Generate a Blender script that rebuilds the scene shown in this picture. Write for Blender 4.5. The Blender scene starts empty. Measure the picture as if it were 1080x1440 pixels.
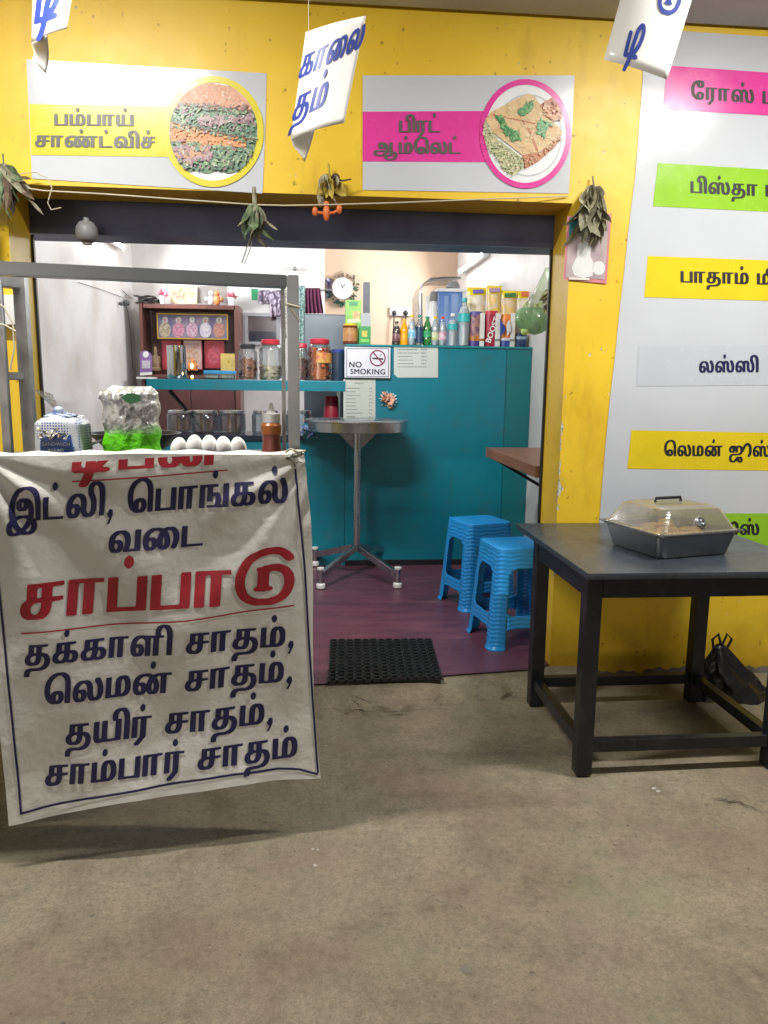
import bpy, bmesh, math, random
from mathutils import Vector, Matrix
from mathutils.geometry import tessellate_polygon
random.seed(7)
SC = bpy.context.scene
COL = SC.collection
# ------------------------------------------------------------------ camera
YAW, PITCH, ROLL, CAMH, FPX = math.radians(5.3), math.radians(9.5), math.radians(.7), 1.37, 1081.0
F = Vector((math.sin(YAW)*math.cos(PITCH), math.cos(YAW)*math.cos(PITCH), -math.sin(PITCH)))
R0 = Vector((math.cos(YAW), -math.sin(YAW), 0)); U0 = R0.cross(F)
RX = R0*math.cos(ROLL)+U0*math.sin(ROLL); UX = U0*math.cos(ROLL)-R0*math.sin(ROLL)
EYE = Vector((0, 0, CAMH))
cd = bpy.data.cameras.new('camera'); cam = bpy.data.objects.new('camera', cd); COL.objects.link(cam)
cd.sensor_fit = 'VERTICAL'; cd.sensor_height = 36; cd.lens = FPX/1440*36; cd.clip_end = 500; cd.clip_start = .02
cam.matrix_world = Matrix(((RX.x, UX.x, -F.x, 0), (RX.y, UX.y, -F.y, 0), (RX.z, UX.z, -F.z, CAMH), (0, 0, 0, 1)))
SC.camera = cam
# ------------------------------------------------------------------ night sky, exposure
W = bpy.data.worlds.new("World"); SC.world = W; W.use_nodes = True
wn = W.node_tree.nodes; wl = W.node_tree.links
sky = wn.new('ShaderNodeTexSky'); sky.sky_type = 'NISHITA'; sky.sun_disc = False
sky.sun_elevation = math.radians(6.0); sky.sun_rotation = math.radians(200)
hs = wn.new('ShaderNodeHueSaturation'); hs.inputs['Saturation'].default_value = .35
wl.new(sky.outputs[0], hs.inputs['Color']); wl.new(hs.outputs[0], wn['Background'].inputs[0]); wn['Background'].inputs[1].default_value = .027
SC.view_settings.view_transform = 'Standard'; SC.view_settings.look = 'None'
SC.view_settings.exposure = 1.12; SC.view_settings.gamma = 1
SC.cycles.use_denoising = True
SC.cycles.max_bounces = 8; SC.cycles.transparent_max_bounces = 16; SC.cycles.sample_clamp_indirect = 4
SC.cycles.caustics_reflective = False; SC.cycles.caustics_refractive = False
def area(name, loc, size, size_y, power, color, direction):
    l = bpy.data.lights.new(name, 'AREA'); l.shape = 'RECTANGLE'; l.size = size; l.size_y = size_y
    l.energy = power; l.color = color
    o = bpy.data.objects.new(name, l); COL.objects.link(o); o.location = loc
    o.rotation_euler = Vector(direction).to_track_quat('-Z', 'Y').to_euler()
    return o
OUT_W, IN_W = 35, 24
LAMP_COL = (1.0, .97, .90); ROOM_COL = (.93, .97, 1.0)

# ------------------------------------------------------------------ measuring: pixel of the photograph to a point in the place
def ray(px, py): return F*FPX+RX*(px-540)+UX*(720-py)
def PY(px, py, Y): d = ray(px, py); return EYE+d*(Y/d.y)
def PZ(px, py, z): d = ray(px, py); return EYE+d*((z-CAMH)/d.z)
def PX(px, py, X): d = ray(px, py); return EYE+d*(X/d.x)

# ------------------------------------------------------------------ materials
MATS = {}
def mat(name, c, rough=.5, metal=0., var=.12, scale=8., bump=0., bscale=60., c2=None, spec=.5, coat=0., detail=5, lo=.35, hi=.65, stretch=None, crumple=0., cscale=6., wear=None, wscale=9., wamt=.5):
    if name in MATS: return MATS[name]
    m = bpy.data.materials.new(name); m.use_nodes = True; MATS[name] = m
    n = m.node_tree.nodes; L = m.node_tree.links; b = n['Principled BSDF']
    b.inputs['Roughness'].default_value = rough; b.inputs['Metallic'].default_value = metal
    b.inputs['Specular IOR Level'].default_value = spec; b.inputs['Coat Weight'].default_value = coat
    tc = n.new('ShaderNodeTexCoord'); src = tc.outputs['Object']
    if stretch:
        mp = n.new('ShaderNodeMapping'); mp.inputs['Scale'].default_value = stretch; L.new(src, mp.inputs[0]); src = mp.outputs[0]
    t = n.new('ShaderNodeTexNoise'); t.inputs['Scale'].default_value = scale; t.inputs['Detail'].default_value = detail
    L.new(src, t.inputs['Vector'])
    r = n.new('ShaderNodeValToRGB'); e = r.color_ramp.elements
    e[0].position = lo; e[1].position = hi
    d = c2 if c2 else tuple(x*(1-var) for x in c)
    e[0].color = (*d, 1); e[1].color = (*c, 1)
    L.new(t.outputs['Fac'], r.inputs[0]); L.new(r.outputs[0], b.inputs['Base Color'])
    if wear:
        tw = n.new('ShaderNodeTexNoise'); tw.inputs['Scale'].default_value = wscale; tw.inputs['Detail'].default_value = 12; tw.inputs['Roughness'].default_value = .72; L.new(tc.outputs['Object'], tw.inputs['Vector'])
        rw = n.new('ShaderNodeMapRange'); rw.inputs['From Min'].default_value = .54; rw.inputs['From Max'].default_value = .70; rw.inputs['To Max'].default_value = wamt; L.new(tw.outputs['Fac'], rw.inputs['Value'])
        sw = n.new('ShaderNodeTexNoise'); sw.inputs['Scale'].default_value = 26; sw.inputs['Detail'].default_value = 3
        mpw = n.new('ShaderNodeMapping'); mpw.inputs['Scale'].default_value = (1, 1, .06); mpw.inputs['Rotation'].default_value = (.5, .7, .3); L.new(tc.outputs['Object'], mpw.inputs[0]); L.new(mpw.outputs[0], sw.inputs['Vector'])
        rs = n.new('ShaderNodeMapRange'); rs.inputs['From Min'].default_value = .66; rs.inputs['From Max'].default_value = .72; rs.inputs['To Max'].default_value = wamt*.6; L.new(sw.outputs['Fac'], rs.inputs['Value'])
        mxw = n.new('ShaderNodeMath'); mxw.operation = 'MAXIMUM'; L.new(rw.outputs[0], mxw.inputs[0]); L.new(rs.outputs[0], mxw.inputs[1])
        mw = n.new('ShaderNodeMixRGB'); L.new(mxw.outputs[0], mw.inputs[0]); L.new(r.outputs[0], mw.inputs[1]); mw.inputs[2].default_value = (*wear, 1); L.new(mw.outputs[0], b.inputs['Base Color'])
    t3 = n.new('ShaderNodeTexNoise'); t3.inputs['Scale'].default_value = scale*2.7; L.new(src, t3.inputs['Vector'])
    mr = n.new('ShaderNodeMapRange'); mr.inputs['To Min'].default_value = max(.02, rough-.08); mr.inputs['To Max'].default_value = min(1, rough+.08)
    L.new(t3.outputs['Fac'], mr.inputs['Value']); L.new(mr.outputs[0], b.inputs['Roughness'])
    if bump:
        t2 = n.new('ShaderNodeTexNoise'); t2.inputs['Scale'].default_value = bscale; t2.inputs['Detail'].default_value = 6
        L.new(src, t2.inputs['Vector'])
        bp = n.new('ShaderNodeBump'); bp.inputs['Strength'].default_value = bump; bp.inputs['Distance'].default_value = .01
        if crumple:
            vo = n.new('ShaderNodeTexVoronoi'); vo.feature = 'F1'; vo.distance = 'MANHATTAN'; vo.inputs['Scale'].default_value = cscale
            va = n.new('ShaderNodeVectorMath'); va.operation = 'MULTIPLY_ADD'; L.new(t.outputs['Color'], va.inputs[0]); va.inputs[1].default_value = (.35, .35, .35); L.new(src, va.inputs[2]); L.new(va.outputs[0], vo.inputs['Vector'])
            cm = n.new('ShaderNodeMath'); cm.operation = 'MULTIPLY_ADD'; cm.inputs[1].default_value = crumple; L.new(vo.outputs['Distance'], cm.inputs[0]); L.new(t2.outputs['Fac'], cm.inputs[2]); L.new(cm.outputs[0], bp.inputs['Height'])
        else: L.new(t2.outputs['Fac'], bp.inputs['Height'])
        L.new(bp.outputs[0], b.inputs['Normal'])
    return m
def clear(name, tint=(1, 1, 1), rough=.06, gloss=.12, milk=0.):
    if name in MATS: return MATS[name]
    m = bpy.data.materials.new(name); m.use_nodes = True; MATS[name] = m
    n = m.node_tree.nodes; L = m.node_tree.links
    n.remove(n['Principled BSDF'])
    t = n.new('ShaderNodeBsdfTransparent'); t.inputs[0].default_value = (*tint, 1)
    g = n.new('ShaderNodeBsdfGlossy'); g.inputs['Roughness'].default_value = rough
    lw = n.new('ShaderNodeLayerWeight'); lw.inputs[0].default_value = .3
    mr = n.new('ShaderNodeMapRange'); mr.inputs['To Min'].default_value = gloss; mr.inputs['To Max'].default_value = .75
    tn = n.new('ShaderNodeTexNoise'); tn.inputs['Scale'].default_value = 14
    bp = n.new('ShaderNodeBump'); bp.inputs['Strength'].default_value = .15; bp.inputs['Distance'].default_value = .01
    L.new(tn.outputs[0], bp.inputs['Height']); L.new(bp.outputs[0], g.inputs['Normal'])
    L.new(lw.outputs['Fresnel'], mr.inputs['Value'])
    x = n.new('ShaderNodeMixShader'); L.new(mr.outputs[0], x.inputs[0]); L.new(t.outputs[0], x.inputs[1]); L.new(g.outputs[0], x.inputs[2])
    out = x.outputs[0]
    if milk:
        df = n.new('ShaderNodeBsdfDiffuse'); df.inputs[0].default_value = (*tint, 1); tl = n.new('ShaderNodeBsdfTranslucent'); tl.inputs[0].default_value = (*tint, 1)
        y = n.new('ShaderNodeMixShader'); y.inputs[0].default_value = .5; L.new(df.outputs[0], y.inputs[1]); L.new(tl.outputs[0], y.inputs[2])
        z = n.new('ShaderNodeMixShader'); z.inputs[0].default_value = milk; L.new(out, z.inputs[1]); L.new(y.outputs[0], z.inputs[2]); out = z.outputs[0]
    L.new(out, n['Material Output'].inputs[0])
    return m
def sheet_mat(name, c, trans=.5):
    m = bpy.data.materials.new(name); m.use_nodes = True; MATS[name] = m
    n = m.node_tree.nodes; L = m.node_tree.links
    b = n['Principled BSDF']; b.inputs['Base Color'].default_value = (*c, 1); b.inputs['Roughness'].default_value = .25
    t = n.new('ShaderNodeBsdfTranslucent'); t.inputs[0].default_value = (*c, 1)
    x = n.new('ShaderNodeMixShader'); x.inputs[0].default_value = trans
    L.new(b.outputs[0], x.inputs[1]); L.new(t.outputs[0], x.inputs[2]); L.new(x.outputs[0], n['Material Output'].inputs[0])
    return m
def glow(name, c, s):
    m = bpy.data.materials.new(name); m.use_nodes = True; b = m.node_tree.nodes['Principled BSDF']
    b.inputs['Emission Color'].default_value = (*c, 1); b.inputs['Emission Strength'].default_value = s
    b.inputs['Base Color'].default_value = (*c, 1); return m

# ------------------------------------------------------------------ mesh builder
class MB:
    def __init__(s): s.bm = bmesh.new()
    def box(s, c, size, rz=0., taper=1., bev=0.):
        sx, sy, sz = (v/2 for v in size); vs = []
        cr, sr = math.cos(rz), math.sin(rz)
        for z, k in ((-sz, 1.), (sz, taper)):
            for x, y in ((-sx, -sy), (sx, -sy), (sx, sy), (-sx, sy)):
                x *= k; y *= k
                vs.append(s.bm.verts.new((c[0]+x*cr-y*sr, c[1]+x*sr+y*cr, c[2]+z)))
        fs = [s.bm.faces.new([vs[i] for i in f]) for f in ((3, 2, 1, 0), (4, 5, 6, 7), (0, 1, 5, 4), (1, 2, 6, 5), (2, 3, 7, 6), (3, 0, 4, 7))]
        if bev:
            es = {e for f in fs for e in f.edges}
            bmesh.ops.bevel(s.bm, geom=list(es), offset=bev, segments=2, affect='EDGES', profile=.7)
        return s
    def poly(s, pts):
        s.bm.faces.new([s.bm.verts.new(p) for p in pts]); return s
    def tris(s, pts, tri):
        vs = [s.bm.verts.new(p) for p in pts]
        for t in tri:
            try: s.bm.faces.new([vs[i] for i in t])
            except ValueError: pass
        return s
    def grid(s, fn, nu, nv, skip=None):
        g = [[s.bm.verts.new(fn(i/nu, j/nv)) for i in range(nu+1)] for j in range(nv+1)]
        for j in range(nv):
            for i in range(nu):
                if skip and skip((i+.5)/nu, (j+.5)/nv): continue
                s.bm.faces.new((g[j][i], g[j][i+1], g[j+1][i+1], g[j+1][i]))
        return s
    def lathe(s, prof, c=(0, 0, 0), seg=28, cap=True):
        rings = []
        for r, z in prof:
            rings.append([s.bm.verts.new((c[0]+r*math.cos(2*math.pi*k/seg), c[1]+r*math.sin(2*math.pi*k/seg), c[2]+z)) for k in range(seg)])
        for a, b in zip(rings, rings[1:]):
            for k in range(seg): s.bm.faces.new((a[k], a[(k+1) % seg], b[(k+1) % seg], b[k]))
        if cap:
            if prof[0][0] > 1e-4: s.bm.faces.new(rings[0][::-1])
            if prof[-1][0] > 1e-4: s.bm.faces.new(rings[-1])
        return s
    def tube(s, pts, r, seg=8, r2=None):
        pts = [Vector(p) for p in pts]; n = len(pts); rings = []
        ref = None
        for i, p in enumerate(pts):
            d = (pts[min(i+1, n-1)]-pts[max(i-1, 0)]).normalized()
            if ref is None: ref = d.orthogonal().normalized()
            ref = (ref-d*ref.dot(d)).normalized(); q = d.cross(ref)
            rr = r if r2 is None else r+(r2-r)*i/(n-1)
            rings.append([s.bm.verts.new(p+(ref*math.cos(2*math.pi*k/seg)+q*math.sin(2*math.pi*k/seg))*rr) for k in range(seg)])
        for a, b in zip(rings, rings[1:]):
            for k in range(seg): s.bm.faces.new((a[k], a[(k+1) % seg], b[(k+1) % seg], b[k]))
        s.bm.faces.new(rings[0][::-1]); s.bm.faces.new(rings[-1]); return s
    def bar(s, a, b, w, h, bev=0.):
        a = Vector(a); b = Vector(b); d = (b-a).normalized()
        up = Vector((0, 0, 1)) if abs(d.z) < .95 else Vector((0, 1, 0))
        q = d.cross(up).normalized(); u = q.cross(d)
        vs = [s.bm.verts.new(p+q*x*w/2+u*y*h/2) for p in (a, b) for x, y in ((-1, -1), (1, -1), (1, 1), (-1, 1))]
        fs = [s.bm.faces.new([vs[i] for i in f]) for f in ((3, 2, 1, 0), (4, 5, 6, 7), (0, 1, 5, 4), (1, 2, 6, 5), (2, 3, 7, 6), (3, 0, 4, 7))]
        if bev: bmesh.ops.bevel(s.bm, geom=list({e for f in fs for e in f.edges}), offset=bev, segments=2, affect='EDGES')
        return s
    def ball(s, c, r, seg=14, rot=None):
        if not hasattr(r, '__len__'): r = (r, r, r)
        M_ = Matrix.Translation(c) @ (rot.to_4x4() if rot else Matrix.Identity(4)) @ Matrix.Diagonal((r[0], r[1], r[2], 1))
        bmesh.ops.create_uvsphere(s.bm, u_segments=seg, v_segments=max(6, seg*2//3), radius=1, matrix=M_); return s
    def leaf(s, p, d, L, w, curl=.3, roll=0.):
        p = Vector(p); d = Vector(d).normalized(); q = d.orthogonal().normalized()
        q = (Matrix.Rotation(roll, 3, d) @ q); n = d.cross(q)
        prev = None; K = 8; tw = curl*3.2+math.sin(roll*5)*1.1
        for i in range(K+1):
            t = i/K; ww = w*math.sin(math.pi*min(1, .08+t*.92))**.8*.5
            c = p+d*L*(t-.12*abs(curl)*t*t)+n*curl*L*t*t*1.15; R3 = Matrix.Rotation(tw*t*t, 3, d); q_, n_ = R3 @ q, R3 @ n
            row = [s.bm.verts.new(c-q_*ww+n_*ww*.55), s.bm.verts.new(c), s.bm.verts.new(c+q_*ww+n_*ww*.55)]
            if prev:
                s.bm.faces.new((prev[0], prev[1], row[1], row[0])); s.bm.faces.new((prev[1], prev[2], row[2], row[1]))
            prev = row
        return s
    def build(s, name, m, parent=None, smooth=True, solid=0., subd=0):
        bmesh.ops.recalc_face_normals(s.bm, faces=s.bm.faces) if smooth != 'keep' else None
        me = bpy.data.meshes.new(name); s.bm.to_mesh(me); s.bm.free()
        me.materials.append(m)
        if smooth:
            try: me.shade_smooth()
            except Exception: me.polygons.foreach_set('use_smooth', [True]*len(me.polygons))
            try: me.set_sharp_from_angle(angle=math.radians(38))
            except Exception: pass
        o = bpy.data.objects.new(name, me); COL.objects.link(o)
        if solid:
            md = o.modifiers.new('s', 'SOLIDIFY'); md.thickness = solid; md.offset = 0
        if subd:
            md = o.modifiers.new('d', 'SUBSURF'); md.levels = subd; md.render_levels = subd
        if parent:
            o.parent = parent; o.matrix_parent_inverse = xf(parent).inverted()
        return o
def xf(o): 
    m = Matrix.Translation(o.location) @ o.rotation_euler.to_matrix().to_4x4()
    return (xf(o.parent) @ o.matrix_parent_inverse @ m) if o.parent else m
def tag(o, label=None, cat=None, group=None, kind=None):
    for k, v in (('label', label), ('category', cat), ('group', group), ('kind', kind)):
        if v: o[k] = v
    return o
def thing(name, label, cat, loc=(0, 0, 0), group=None):
    o = bpy.data.objects.new(name, None); o.empty_display_size = .1; COL.objects.link(o); o.location = loc
    return tag(o, label, cat, group)
def copy_tree(o, parent=None):
    c = o.copy(); COL.objects.link(c)
    if parent: c.parent = parent
    for ch in [x for x in bpy.data.objects if x.parent == o]: copy_tree(ch, c)
    return c

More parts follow.
